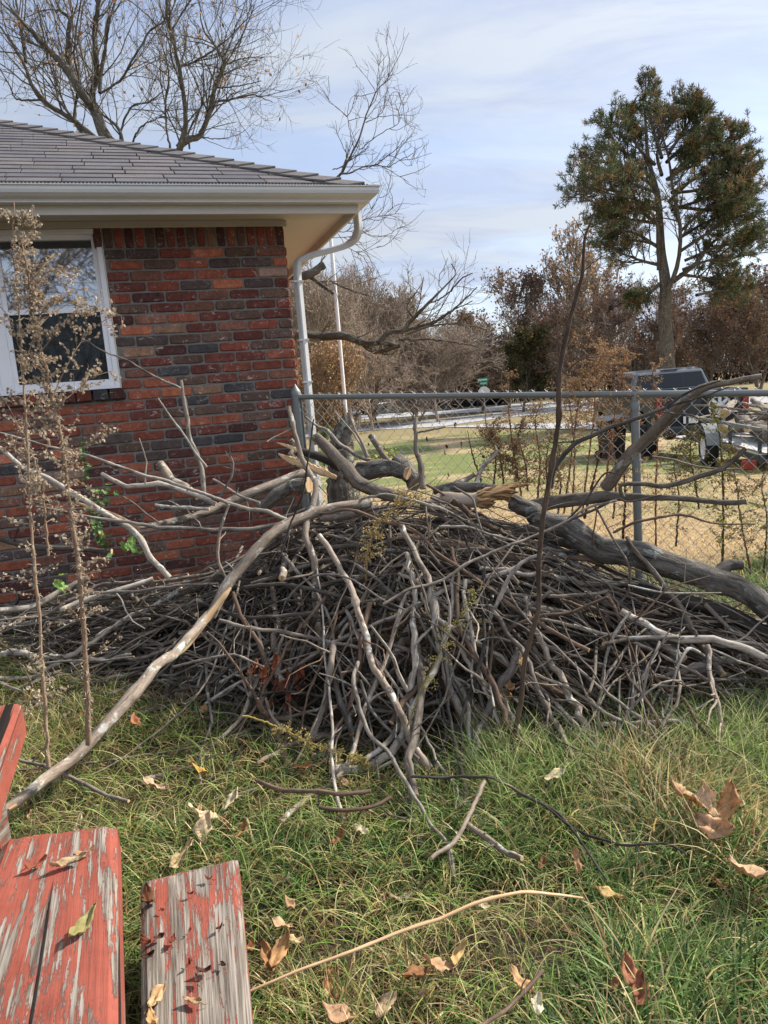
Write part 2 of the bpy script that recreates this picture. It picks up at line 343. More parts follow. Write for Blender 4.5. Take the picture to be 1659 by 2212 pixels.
# ground
k=NM('yard_ground',0.95,0.1); tcn=k.n('ShaderNodeTexCoord'); ob=tcn.outputs['Object']; sx=k.n('ShaderNodeSeparateXYZ'); k.l(ob,sx.inputs[0])
n1=k.noise(ob,0.45,5,0.6); n2=k.noise(ob,14,6,0.75); n3=k.noise(ob,3,4,0.7)
straw=k.ramp(n2,[(0.3,(0.15,0.105,0.05)),(0.5,(0.36,0.265,0.145)),(0.7,(0.50,0.40,0.25))]); green=k.ramp(n2,[(0.3,(0.05,0.075,0.02)),(0.7,(0.20,0.24,0.075))])
dist=k.n('ShaderNodeMapRange'); k.l(sx.outputs[1],dist.inputs[0]); dist.inputs[1].default_value=6; dist.inputs[2].default_value=15; dist.inputs[3].default_value=-0.16; dist.inputs[4].default_value=0.06
gm=k.ramp(k.math('ADD',k.math('ADD',n1,dist.outputs[0]),k.math('MULTIPLY',n3,0.15)),[(0.54,0.0),(0.66,0.9)])
lawn=k.mix(gm,straw,green)
soil=k.ramp(n2,[(0.35,(0.02,0.015,0.01)),(0.7,(0.10,0.078,0.05))])
nf=k.n('ShaderNodeMapRange'); k.l(sx.outputs[1],nf.inputs[0]); nf.inputs[1].default_value=3.6; nf.inputs[2].default_value=5.0
far=k.n('ShaderNodeMapRange'); k.l(sx.outputs[1],far.inputs[0]); far.inputs[1].default_value=33; far.inputs[2].default_value=42; far.inputs[4].default_value=0.8
c=k.mix(nf.outputs[0],soil,lawn); c=k.mix(far.outputs[0],c,k.mix(n1,(0.16,0.12,0.06),(0.30,0.235,0.13))); k.base(c); k.bump(n2,0.9,0.03); M['ground']=k.m

# ---------------------------------------------------------------- ground
def grid_sheet(xs, ys, zoff):
    X,Y=np.meshgrid(xs,ys); Z=gz(X,Y)+zoff; V=np.stack([X,Y,Z],-1).reshape(-1,3); nx=len(xs)
    i=np.arange(len(ys)-1)[:,None]*nx+np.arange(nx-1)[None]; F=np.stack([i,i+1,i+nx+1,i+nx],-1).reshape(-1,4); return V,F
xs=np.concatenate([-np.geomspace(600,8,30),np.arange(-7.75,7.8,0.2),np.geomspace(8,600,30)]); ys=np.concatenate([-np.geomspace(80,3,10),np.arange(-2.5,9,0.2),np.geomspace(9.2,900,60)])
b=MB(); V,F=grid_sheet(xs,ys,0); b.add(V,F,0,(1,1,1),None,True); o=b.build('ground',M['ground']); o['kind']='structure'
def strip(name,lo,hi,zo):
    b=MB(); lo=spline([ZP(x,y,-0.8) for x,y in lo],40); hi=spline([ZP(x,y,-0.8) for x,y in hi],40)
    for q in (lo,hi): q[:,2]=gz(q[:,0],q[:,1])+zo
    n=40; b.add(np.vstack([lo,hi]),[(i,i+1,n+i+1,n+i) for i in range(n-1)]); o=b.build(name,M['asphalt']); o['kind']='structure'; return o
strip('driveway',[(560,962),(700,940),(776,932),(900,925),(949,922),(1000,915),(1061,907),(1128,899),(1200,893)],[(560,935),(700,924),(821,918),(917,909),(994,901),(1060,894),(1128,888),(1200,882)],0.03)
strip('driveway',[(960,924),(1060,925),(1180,928),(1310,931),(1480,950)],[(1000,921),(1060,917),(1150,916),(1310,915),(1480,926)],0.05)
strip('road',[(600,912),(789,907),(917,899),(1128,887),(1333,888),(1659,872)],[(600,903),(789,898),(917,889),(1128,873),(1333,864),(1659,846)],0.06)

# ---------------------------------------------------------------- house
HA=R_(17); A=np.array([math.cos(HA),math.sin(HA),0]); Nn=np.array([math.sin(HA),-math.cos(HA),0]); ZZ=np.array([0,0,1.])
CN=W(612,500,5.16); CN[2]=0
def H(s,nn,z): return CN+s*A+nn*Nn+z*ZZ      # s along front wall (0 = corner, negative = left), nn outwards, z up
HROT=np.stack([A,Nn,ZZ],axis=1)
house=thing('brick_house','red brown brick house with grey shingle hip roof and white gutter behind the brush pile','house',None,tuple(H(0,0,0.2)))
def hbox(mb,s0,s1,n0,n1,z0,z1,mat=0,col=(1,1,1)):
    vs=[H(s,nn,z) for z in (z0,z1) for (s,nn) in ((s0,n0),(s1,n0),(s1,n1),(s0,n1))]
    mb.add(vs,[(0,1,2,3),(7,6,5,4),(0,4,5,1),(1,5,6,2),(2,6,7,3),(3,7,4,0)],mat,col)
ZTOP=2.60; ZW=(1.675,2.650); WS=(-3.35,-1.146)
PAL=[((138,66,44),20),((156,80,50),12),((180,96,56),6),((114,58,46),16),((92,54,48),12),((104,78,64),13),((90,74,68),10),((74,70,70),5),((130,82,62),8),((160,124,104),2),((140,102,74),3)]
pc=[hexc(*p[0]) for p in PAL]; pw=np.array([p[1] for p in PAL],float); pw/=pw.sum()
def bcol():
    c=np.array(pc[rng.choice(len(pc),p=pw)])*rng.uniform(0.82,1.18)*1.12; c=c*0.80+c.mean()*0.20; return tuple(np.clip(c,0,0.8))
wall=MB()
BL,BH,MJ=0.1935,0.0565,0.0105
def brick(fr,s0,s1,z0,z1,off=0.0):
    # rounded irregular brick face: 12 vertex front with chamfer, jittered
    j=lambda a:rng.uniform(-a,a)
    cn=[]; ch=0.004+rng.uniform(0,0.003); d=0.009+off+j(0.0015)
    corners=[(s0,z0),(s1,z0),(s1,z1),(s0,z1)]; ins=[(1,1),(-1,1),(-1,-1),(1,-1)]
    outer=[];inner=[];pts=[]
    ns=6
    for i in range(4):
        a=corners[i]; bb=corners[(i+1)%4]; kk=ns if i%2==0 else 3
        for q in range(kk):
            t=q/kk; x=a[0]*(1-t)+bb[0]*t; z=a[1]*(1-t)+bb[1]*t; pts.append((x,z))
    cx,cz=(s0+s1)/2,(z0+z1)/2
    for x,z in pts:
        sx_=np.sign(x-cx) if abs(abs(x-cx)-(s1-s0)/2)<1e-6 else 0; sz_=np.sign(z-cz) if abs(abs(z-cz)-(z1-z0)/2)<1e-6 else 0
        x+=j(.0012); z+=j(.0013)
        if sx_ and sz_: x-=sx_*ch*0.7; z-=sz_*ch*0.5
        outer.append((x,z,-0.012)); outer_mid=(x,z,d-ch); inner.append((x-sx_*ch,z-sz_*ch,d))
        outer.append(outer_mid)
    n=len(pts); vs=[fr(*o_) for o_ in outer]+[fr(*i_) for i_ in inner]; fs=[]
    for i in range(n):
        k2=(i+1)%n; fs.append((2*i,2*k2,2*k2+1,2*i+1)); fs.append((2*i+1,2*k2+1,2*n+k2,2*n+i))
    fs.append(tuple(2*n+i for i in range(n)))
    col=bcol(); wall.add(vs,fs,0,col)
FRf=lambda s,z,d:H(s,d,z)
FRs=lambda s,z,d:H(d,-s,z)
zr=2.524; row=0
while zr>-0.05:
    z1=zr; z0=zr-BH
    for fr,length,hole in ((FRf,4.6,True),(FRs,8.0,False)):
        s=0.0; first=True
        if row%2==0: s=-BL*0.47*0 
        st=BL if row%2==0 else BL*0.47
        pos=0.0; L=st
        while pos<length:
            a0,a1=-(pos+L),-pos
            segs=[(a0,a1)]
            if hole and z1>ZW[0]-0.02:
                if a1<=WS[1] and a0>=WS[0]: segs=[]
                elif a0<WS[1]<a1: segs=[(WS[1]+0.004,a1)]
                elif a0<WS[0]<a1: segs=[(a0,WS[0]-0.004)]
                segs=[q for q in segs if q[1]-q[0]>0.02]
            for q in segs:
                if fr is FRs: brick(fr,-q[1],-q[0],z0+rng.uniform(-.0012,.0012),z1+rng.uniform(-.0012,.0012))
                else: brick(fr,q[0],q[1],z0+rng.uniform(-.0015,.0015),z1+rng.uniform(-.0015,.0015),rng.uniform(-.002,.002))
            pos+=L+MJ; L=BL+rng.uniform(-.004,.004)
    zr-=BH+MJ; row+=1
pos=0.0
while pos<4.6:                          # soldier course under the frieze
    wd=0.052+rng.uniform(-.003,.003)
    if not(-pos<WS[1] and -pos-wd>WS[0]-0.03): brick(FRf,-pos-wd,-pos,2.5345,2.665,rng.uniform(-.003,.003))
    pos+=wd+0.012
# mortar bed, split round the window opening
ms=MB()
hbox(ms,-4.7,WS[0],-0.2,0,-0.3,2.68); hbox(ms,WS[1],-0.001,-0.2,0,-0.3,2.68); hbox(ms,WS[0],WS[1],-0.2,0,-0.3,ZW[0]-0.03); 
hbox(ms,-0.2,0.0,-8.2,-0.2005,-0.3,2.66)
hbox(ms,-4.7,-0.2005,-8.2,-8.0,-0.3,2.66)
for q in range(len(wall.V)): pass
o=wall.build('wall',[M['brick']],house); pmI=Matrix.Translation(Vector(house.location)).inverted(); o.data.transform(pmI)
part(ms,'mortar',M['mortar'],o if False else house)
def hpart(mb,name,mat,label=None,bevel=0,parent=None): return part(mb,name,mat,parent or house,label,bevel)
# sill bricks (rowlock, projecting)
wall_save=wall; wall=MB(); pos=WS[1]+0.012
sb=MB()
while pos>WS[0]-0.05:
    wd=0.088+rng.uniform(-.004,.004); c_=tuple(np.array(bcol())*0.65); 
    vs=[H(s,nn,z) for z,dn in ((ZW[0]-0.067,0.0),(ZW[0]-0.006,0.0)) for (s,nn) in ((pos-wd,-0.02),(pos,-0.02),(pos,0.042+rng.uniform(-.004,.004)),(pos-wd,0.042))]
    sb.add(vs,[(0,1,2,3),(7,6,5,4),(0,4,5,1),(1,5,6,2),(2,6,7,3),(3,7,4,0)],0,c_); pos-=wd+0.011
hpart(sb,'brick_sill',M['brick'],None,0.005)
# window (double unit)
win=thing('window','',None); 
for kx in ('label',): 
    if kx in win: del win[kx]
win.parent=house
fr=MB(); a0,a1=WS
g=0.006
def framebox(mb,s0,s1,z0,z1,wd,n0,n1):
    hbox(mb,s0,s0+wd,n0,n1,z0,z1); hbox(mb,s1-wd,s1,n0,n1,z0,z1); hbox(mb,s0+wd,s1-wd,n0,n1,z0,z0+wd); hbox(mb,s0+wd,s1-wd,n0,n1,z1-wd,z1)
framebox(fr,a0+g,a1-g,ZW[0],ZW[1],0.030,-0.09,0.012)
cw=(a0+a1)/2-0.02
# left/right sash units; the mullion lies at s ~ -1.80
mul=-1.80
hbox(fr,mul-0.035,mul+0.035,-0.09,0.010,ZW[0]+0.030,ZW[1]-0.030)
units=[(mul+0.035,a1-g-0.030),(a0+g+0.030,mul-0.035)]
zmid=2.165
sash=MB(); 
for (u0,u1) in units:
    framebox(sash,u0,u1,zmid-0.012,ZW[1]-0.030,0.028,-0.06,-0.012)
    framebox(sash,u0,u1,ZW[0]+0.030,zmid+0.018,0.030,-0.040,0.004)
hpart(fr,'frame',M['frame_white'],None,0.003,win); hpart(sash,'sash',M['frame_white'],None,0.002,win)
gl=MB()
for (u0,u1) in units:
    hbox(gl,u0+0.026,u1-0.026,-0.040,-0.036,zmid+0.012,ZW[1]-0.056); hbox(gl,u0+0.028,u1-0.028,-0.022,-0.018,ZW[0]+0.058,zmid-0.010)
hpart(gl,'pane',M['glass'],None,0,win)
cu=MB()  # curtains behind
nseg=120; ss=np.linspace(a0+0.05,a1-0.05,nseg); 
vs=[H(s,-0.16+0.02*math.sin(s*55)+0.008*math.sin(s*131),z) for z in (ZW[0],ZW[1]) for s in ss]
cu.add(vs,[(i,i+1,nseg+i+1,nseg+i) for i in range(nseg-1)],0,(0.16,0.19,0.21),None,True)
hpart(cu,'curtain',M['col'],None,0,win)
bk=MB(); hbox(bk,a0-0.05,a1+0.05,-0.30,-0.26,1.5,2.66,0,(0.01,0.01,0.01)); hpart(bk,'room_shade_sheet',M['col'],None,0,win)  # near-black sheet stands in for the shade of the unlit room
sc_=MB()
km=NM('screen_mesh',0.8,0.1); km.base((0.03,0.035,0.035)); km.b.inputs['Alpha'].default_value=0.55
for (u0,u1) in units: hbox(sc_,u0+0.012,u1-0.012,-0.0035,-0.0020,ZW[0]+0.040,zmid-0.004)
hpart(sc_,'insect_screen',km.m,None,0,win)
# caulk line
ck=MB(); hbox(ck,a1-g,a1+0.004,-0.02,0.004,ZW[0],ZW[1]); hpart(ck,'caulk',M['trim'],None,0,win)
# soffit, frieze, fascia
OV=0.39; ZS=2.692
so_=MB(); hbox(so_,-4.9,OV,0.0,OV,ZS,ZS+0.02); hbox(so_,0.0,OV,-8.6,-0.0005,ZS+0.0,ZS+0.02); hpart(so_,'soffit',M['soffit'])
fz=MB(); hbox(fz,-4.9,0.004,0.004,0.028,2.652,ZS-0.001); hbox(fz,0.004,0.026,-8.4,0.004,2.652,ZS-0.001); hpart(fz,'frieze_board',M['trim'],None,0.003)
fa=MB(); hbox(fa,-4.9,OV+0.02,OV,OV+0.02,ZS-0.057,ZS+0.095); hbox(fa,OV,OV+0.02,-8.6,OV-0.001,ZS-0.057,ZS+0.095); hpart(fa,'fascia',M['trim'],None,0.003)
# gutter: ogee profile swept round the corner with a mitre
prof=[(0.0,0.0),(0.055,0.0),(0.060,0.004),(0.060,0.012),(0.066,0.022),(0.086,0.036),(0.104,0.056),(0.110,0.078),(0.110,0.100),(0.118,0.104),(0.118,0.112),(0.108,0.112),(0.108,0.104),(0.100,0.080),(0.06,0.030),(0.05,0.008),(0.004,0.008),(0.004,0.112),(0.0,0.112)]
gu=MB(); zb=ZS-0.006; base=OV+0.0205
prof=[(d,z*0.76) for d,z in prof]
V=[]
for (kind) in range(3):
    for (d,z) in prof:
        e=base+d
        if kind==0: V.append(H(-4.9,e,zb+z))
        elif kind==1: V.append(H(e,e,zb+z))
        else: V.append(H(e,-8.6,zb+z))
n=len(prof); F=[]
for kk in (0,1):
    for i in range(n): j=(i+1)%n; F.append((kk*n+i,kk*n+j,(kk+1)*n+j,(kk+1)*n+i))
gu.add(V,F); 
hbox(gu,base+0.02-0.0,base+0.112,base-0.03+0.112-0.004,base+0.119,zb+0.086,zb+0.0875)
gutter=hpart(gu,'gutter',M['gutter'],None,0.0015)
gg=MB(); nb=260  # leaf guard mesh strip showing above the gutter lip
for i in range(nb):
    s=-4.6+i*(4.6+base+0.05)/nb; hbox(gg,s,s+0.010,base+0.03,base+0.102,zb+0.086,zb+0.096)
hpart(gg,'gutter_guard',M['black_plastic'],None,0,gutter)
# roof
TP=0.485; ZE=zb+0.091
rb=MB(); E0=base+0.03
ridge=4.3; 
def RP(s,back): return H(s,E0-back,ZE+back*TP)
V=[H(-9,E0,ZE-0.02),H(E0,E0,ZE-0.02),H(E0-ridge,E0-ridge,ZE-0.02+ridge*TP),H(-9,E0-ridge,ZE-0.02+ridge*TP),H(E0,-8.6,ZE-0.02),H(E0-ridge,-8.6,ZE-0.02+ridge*TP),
   H(-9,E0-2*ridge,ZE-0.02),H(-9,E0,ZE-0.04),H(E0,E0,ZE-0.04),H(E0,-8.6,ZE-0.04)]
rb.add(V,[(0,1,2,3),(1,4,5,2),(3,2,5,6),(0,7,8,1),(1,8,9,4)],0,(.012,.012,.014)); roof=hpart(rb,'roof',M['shingle'])
sh=MB(); ex=0.118; r=0; 
back=0.0
while back<ridge-0.05:
    smax=E0-back; s=smax; s0_=-5.2; tw=0.288; s=smax-(0.155 if r%2 else 0.05)*1.0-rng.uniform(0,.01); first=True; hi=smax+0.0
    while hi>s0_:
        lo=s if first else hi-0.006-tw
        if first: a_lo,a_hi=lo,hi
        else: a_lo,a_hi=lo,hi-0.007
        gcol=np.array(hexc(*random.choice([(100,96,97),(96,94,97),(103,98,98),(99,95,95),(92,90,93)])))*rng.uniform(.94,1.06)
        t=0.006; l0=RP(a_lo,back); 
        nrm=np.array([0,0,1.]); up=lambda p,h:p+h*ZZ
        lift=rng.uniform(0,0.003)
        bhi=min(a_hi,smax) ; bhi2=min(a_hi,smax-ex)
        blo2=min(a_lo,smax-ex)
        P4=[RP(a_lo,back-0.004),RP(bhi,back-0.004),RP(bhi2,back+ex),RP(blo2,back+ex)]
        top=[up(P4[0],t+lift),up(P4[1],t+lift),up(P4[2],0.001),up(P4[3],0.001)]; bot=[up(P4[0],-0.004),up(P4[1],-0.004),up(P4[2],-0.004),up(P4[3],-0.004)]
        sh.add(bot+top,[(4,5,6,7),(0,1,5,4),(1,2,6,5),(3,0,4,7)],0,gcol)
        hi=a_lo; first=False
    back+=ex; r+=1
# side slope shingles
back=0.0; r=0
while back<ridge-0.05:
    nlo=-8.6; hi=E0-back
    while hi>nlo:
        lo=hi-0.30; gcol=np.array(hexc(88,84,86))*rng.uniform(.9,1.1)
        P4=[H(E0-back,lo+.009,ZE+back*TP),H(E0-back,hi,ZE+back*TP),H(E0-back-ex,min(hi,E0-back-ex),ZE+(back+ex)*TP),H(E0-back-ex,min(lo+.009,E0-back-ex),ZE+(back+ex)*TP)]
        top=[P4[0]+.008*ZZ,P4[1]+.008*ZZ,P4[2]+.001*ZZ,P4[3]+.001*ZZ]; bot=[p-.004*ZZ for p in P4]
        sh.add(bot+top,[(4,5,6,7),(0,1,5,4),(1,2,6,5),(3,0,4,7)],0,gcol); hi=lo
    back+=ex; r+=1
hpart(sh,'shingles',M['shingle'],None,0,roof)
hc=MB(); t=0.0
while t<ridge-0.1:
    p0=H(E0-t+0.01,E0-t+0.01,ZE+t*TP+0.034+rng.uniform(0,.004)); p1=H(E0-t-0.16,E0-t-0.16,ZE+(t+0.17)*TP+0.020)
    da=(-A*1-Nn*0.0); gcol=np.array(hexc(108,104,102))*rng.uniform(.92,1.08)
    l0=p0-A*0.12+Nn*0.0-ZZ*0.030; # wing on the front slope runs along -A at the same height minus sag
    wf0=p0-0.115*A-ZZ*0.016; wf1=p1-0.115*A-ZZ*0.016; ws0=p0-0.115*Nn-ZZ*0.016; ws1=p1-0.115*Nn-ZZ*0.016
    vs=[p0,p1,wf0,wf1,ws0,ws1]; vs=vs+[v-0.010*ZZ for v in vs]
    hc.add(vs,[(0,2,3,1),(0,1,5,4),(6,8,2,0),(0,4,10,6),(2,8,9,3),(4,5,11,10)],0,gcol); t+=0.115
hpart(hc,'hip_cap',M['shingle'],None,0,roof)
# downspout
def tubepart(pts,dia,name,mat,parent,n=24,sides=10,label=None,flat=1.0):
    mb=MB(); P=spline(pts,n); tubes(mb,P,np.full(n,dia/2),sides); return part(mb,name,mat,parent,label)
def rectsweep(mb,P,w_,d_,side):
    P=np.array(P); n=len(P); T=np.gradient(P,axis=0); T/=np.linalg.norm(T,axis=1,keepdims=True); vs=[]
    for p,t in zip(P,T):
        u=side-t*(side@t); u/=np.linalg.norm(u); v=np.cross(t,u); 
        for a_,b_ in ((-1,-.7),(-.7,-1),(.7,-1),(1,-.7),(1,.7),(.7,1),(-.7,1),(-1,.7)): vs.append(p+u*a_*w_/2+v*b_*d_/2)
    F=[]
    for i in range(n-1):
        for q in range(8): r_=(q+1)%8; F.append((i*8+q,i*8+r_,i*8+8+r_,i*8+8+q))
    mb.add(vs,F,0,(1,1,1))
zt=zb
top=H(OV+0.075,0.10,zt); 
q0=W(745,505,top[1]-0.02); q1=W(722,527,top[1]); q2=W(650,545,5.16); 
foot_s=0.055
P=[H(OV+0.07,0.20,zb),H(OV+0.07,0.19,zb-0.11),H(OV+0.05,0.15,zb-0.155),H(OV-0.0,0.12,zb-0.185),H(OV-0.26,0.075,zb-0.245),H(OV-0.32,0.06,zb-0.275),H(foot_s,0.055,zb-0.36),H(foot_s,0.055,1.4),H(foot_s,0.055,0.45)]
dsp=MB(); Pm=np.vstack([spline(P[:7],40),[H(foot_s,0.055,z) for z in np.linspace(2.3,0.40,12)]]); rectsweep(dsp,Pm,0.054,0.040,A*0.5+Nn)
ds=hpart(dsp,'downspout',M['downspout'],None,0)
rg=MB()
for z in (2.28,1.9,1.62):
    hbox(rg,foot_s-0.034,foot_s+0.034,0.02,0.084,z,z+0.012)
hpart(rg,'strap',M['downspout'],None,0,ds)

# ---------------------------------------------------------------- chain link fence
FA=np.array([-0.52,4.97]); FB=np.array([1.885,3.65]); FD=(FB-FA)/np.linalg.norm(FB-FA); FLEN=4.3
def fz_top(t): # rail height along the fence
    L=np.linalg.norm(FB-FA); a_=W(650,857,5.0)[2]; b_=W(1652,848,3.65)[2]; return a_+(b_-a_)*t/L
def FPt(t,z,off=0): return np.array([FA[0]+FD[0]*t+FD[1]*off*-1*-1, FA[1]+FD[1]*t-FD[0]*off*-1, z])
def fence_y(x): return FA[1]+FD[1]/FD[0]*(x-FA[0])
fence=thing('chain_link_fence','galvanised chain link fence with round top rail running from the house corner','fence',None,tuple(FPt(0,float(gz(FA[0],FA[1])))))
def fpart(mb,name,mat,label=None,parent=None): return part(mb,name,mat,parent or fence,label)
mb=MB(); tt=np.linspace(0.02,FLEN,24); tubes(mb,np.array([FPt(t,fz_top(t)) for t in tt]),np.full(24,0.0175),14,cap=0); fpart(mb,'top_rail',M['galv'])
mb=MB(); z0=float(gz(*FA))-0.2; tubes(mb,np.array([FPt(0,z) for z in np.linspace(z0,fz_top(0)+0.015,8)]),np.full(8,0.032),16); cpost=fpart(mb,'corner_post',M['galv'])
mb=MB(); zc=fz_top(0)+0.012; tubes(mb,np.array([FPt(0,zc+h) for h in (0,0.02,0.03,0.045,0.062,0.075)]),np.array([.034,.034,.030,.020,.009,.002]),16); fpart(mb,'post_cap',M['galv'],None,cpost)
mb=MB()
for z in (fz_top(0)-0.10,fz_top(0)-0.5,fz_top(0)-0.9): tubes(mb,np.array([FPt(0,z),FPt(0,z+0.022)]),np.full(2,0.0345),16)
tubes(mb,np.array([FPt(0.045,fz_top(0)-0.02,0.01),FPt(0.045,fz_top(0)-1.15,0.01)]),np.full(2,0.005),6); fpart(mb,'tension_bar',M['galv'],None,cpost)
LP=[]; tp=np.linalg.norm(W(1378,850,4.05)[:2]-FA)
for t in (tp,tp+2.4):
    mb=MB(); p=FPt(t,0); tubes(mb,np.array([[p[0],p[1],z] for z in np.linspace(float(gz(p[0],p[1]))-0.2,fz_top(t)-0.03,8)]),np.full(8,0.0225),14); po=fpart(mb,'line_post',M['galv'])
    mb=MB(); tubes(mb,np.array([[p[0],p[1],fz_top(t)-h] for h in (0.085,0.08,0.045,0.03,0.0)]),np.array([.0255,.0255,.0245,.018,.012]),14)
    an=np.linspace(0,2*np.pi,16); tubes(mb,np.array([FPt(t,fz_top(t)+0.021*math.sin(a_),0.021*math.cos(a_)) for a_ in an]),np.full(16,0.004),6); fpart(mb,'loop_cap',M['galv'],None,po)
mb=MB(); pw_=0.0375; nw=int(FLEN/pw_); rows=31; wires=[];rad=[]
for i in range(nw):
    pts=[]
    for j in range(rows+1):
        t=0.05+(i+(i+j)%2)*pw_+rng.uniform(-.0012,.0012); z=fz_top(t)+0.030-j*0.0405
        if j==0: 
            pts.append(FPt(t+(0.010 if (i+j)%2==0 else -0.010)*-1,z+0.0,0.021+0.004)); continue
        o_=0.021+0.0035*(1 if i%2 else -1)*(1 if j%2 else -1)
        pts.append(FPt(t,z,o_))
    wires.append(pts)
wires=np.array(wires)
tubes(mb,wires,np.full(wires.shape[:2],0.0017),5); fpart(mb,'wire_mesh',M['wire'])
mb=MB()
for t in (0.32,0.86,1.5,2.05,2.62,3.15,3.6):
    an=np.linspace(0.6,5.9,14); c_=fz_top(t); P=[FPt(t+0.004*i/3,c_+0.0205*math.cos(a_),-0.0205*math.sin(a_)) for i,a_ in enumerate(an)]; P.append(FPt(t+0.03,c_-0.05,0.02)); tubes(mb,np.array(P),np.full(len(P),0.0022),6)
for z in (0.35,0.7,1.0): 
    an=np.linspace(0,2*np.pi,14); tubes(mb,np.array([FPt(tp+0.025*math.cos(a_),fz_top(tp)-z,0.025*math.sin(a_)) for a_ in an]),np.full(14,0.002),6)
fpart(mb,'tie_wire',M['wire'])
mb=MB(); tt=np.linspace(0,FLEN,20); tubes(mb,np.array([FPt(t,fz_top(t)-1.19,0.02) for t in tt]),np.full(20,0.002),5); fpart(mb,'tension_wire',M['wire'])
# white mast behind the corner
mast=thing('white_mast','thin white metal mast standing behind the house corner','pole')
p0=W(713,522,8.6); p1=W(746,880,8.6); z0=float(gz(p1[0],8.6))
mb=MB(); tubes(mb,np.array([[p1[0],8.6,z] for z in np.linspace(z0-0.1,p0[2]+0.02,10)]),np.full(10,0.021),12,cap=0); part(mb,'pole',M['white'],mast)
mb=MB()
for z in (1.05,): 
    tubes(mb,np.array([[p1[0],8.6,z],[p1[0],8.6,z+0.05]]),np.full(2,0.027),12)
mb.box([p1[0],8.6,z0+0.02],(0.18,0.18,0.04)); part(mb,'base_plate',M['galv'],mast)

# ---------------------------------------------------------------- brush pile
PILE='branches heaped in the brush pile'
def branch(pts, dias, Y, mat, label, name='branch', cat='branch', n=None, jit=0.35, knots=None, cap='wood_raw', sides=None, twigs=0, extra=(), group=PILE, taper_end=None, lump=0.03, minz=True):
    """pts: points seen along the branch; Y: distance (one value, a pair, or one per point; None = lying on the ground)"""
    k=len(pts); 
    if Y is None: Ys=[None]*k
    elif np.isscalar(Y): Ys=[Y]*k
    elif len(Y)==2 and k!=2: Ys=list(np.linspace(Y[0],Y[1],k))
    else: Ys=list(Y)
    dl=np.interp(np.linspace(0,1,k),np.linspace(0,1,len(dias)),dias)
    P=[];D=[]
    for (x,y),yy,d in zip(pts,Ys,dl):
        p = ground_hit(x,y,d*0.5*2.4/FP+0.015) if yy is None else W(x,y,yy)
        dist=(p-CAM)@FW; r=d*0.5*dist/FP
        if minz: p[2]=max(p[2],float(gz(p[0],p[1]))+r*0.6)
        P.append(p); D.append(r)
    P=np.array(P); L=np.linalg.norm(np.diff(P,axis=0),axis=1).sum(); rm=max(D)
    n=n or int(np.clip(L/max(rm*1.6,0.02),10,70)); sides=sides or (16 if rm>0.03 else 12 if rm>0.012 else 8)
    S=spline(P,n); cum=np.concatenate([[0],np.cumsum(np.linalg.norm(np.diff(P,axis=0),axis=1))]); cs=np.concatenate([[0],np.cumsum(np.linalg.norm(np.diff(S,axis=0),axis=1))]); 
    Rr=np.interp(cs/cs[-1],cum/cum[-1],D)
    kn=max(4,n//5); kk_=rng.normal(size=(kn,3)); kk_[0]=kk_[-1]=0; S=S+np.stack([np.interp(np.linspace(0,1,n),np.linspace(0,1,kn),kk_[:,q]) for q in range(3)],1)*(np.where(Rr>.045,.006,Rr*.75)[:,None]+.002)
    j=rng.normal(size=(n,3)); j=(j+np.roll(j,1,0)+np.roll(j,-1,0))/3; S=S+j*(np.minimum(Rr,.009)[:,None]*jit)
    if rm<.03:
        for _ in range(max(1,n//9)):
            q=rng.integers(1,n-1); Rr[q]*=rng.uniform(1.08,1.28)
        Rr=Rr*(1+rng.normal(size=n)*0.03)
    else:
        nk=max(5,n//6); Rr=Rr*(1+np.interp(np.linspace(0,1,n),np.linspace(0,1,nk),rng.normal(size=nk)*.045))
    mb=MB(); tubes(mb,S,Rr,sides,0,(1,1,1),1,(1,1,1),lump)
    for _ in range(twigs):
        q=rng.integers(1,n-2); t=S[q+1]-S[q]; t/=np.linalg.norm(t); d=rng.normal(size=3); d-=t*(d@t); d/=np.linalg.norm(d); d=d*0.8+t*rng.uniform(-.2,.9); d/=np.linalg.norm(d)
        ln=rng.uniform(0.02,0.09) if rng.random()<0.6 else rng.uniform(.1,.3); r0=min(Rr[q]*0.45,0.005)
        pp=[S[q]]; dd=d.copy()
        for _ in range(4): dd+=rng.normal(size=3)*0.22; dd/=np.linalg.norm(dd); pp.append(pp[-1]+dd*ln/4)
        tubes(mb,np.array(pp),np.linspace(r0,r0*0.55,5),6,0,(1,1,1),1)
    for (ep,ed,eY) in extra:
        kk=len(ep); eYs=[eY]*kk if np.isscalar(eY) else list(np.linspace(eY[0],eY[-1],kk)); edl=np.interp(np.linspace(0,1,kk),np.linspace(0,1,len(ed)),ed)
        E_=[W(x,y,yy) for (x,y),yy in zip(ep,eYs)]; er=[d*0.5*((p-CAM)@FW)/FP for d,p in zip(edl,E_)]
        nn=18; Se=spline(E_,nn)+rng.normal(size=(nn,3))*0.0012; Re=np.interp(np.linspace(0,1,nn),np.linspace(0,1,kk),er); tubes(mb,Se,Re,7,0,(1,1,1),1)
    c0=S[0]; o=mb.build(name,[M[mat],M[cap]],None); o.data.transform(Matrix.Translation(-Vector(S[len(S)//2]))); o.location=S[len(S)//2]
    return tag(o,label,cat,group)

B=branch
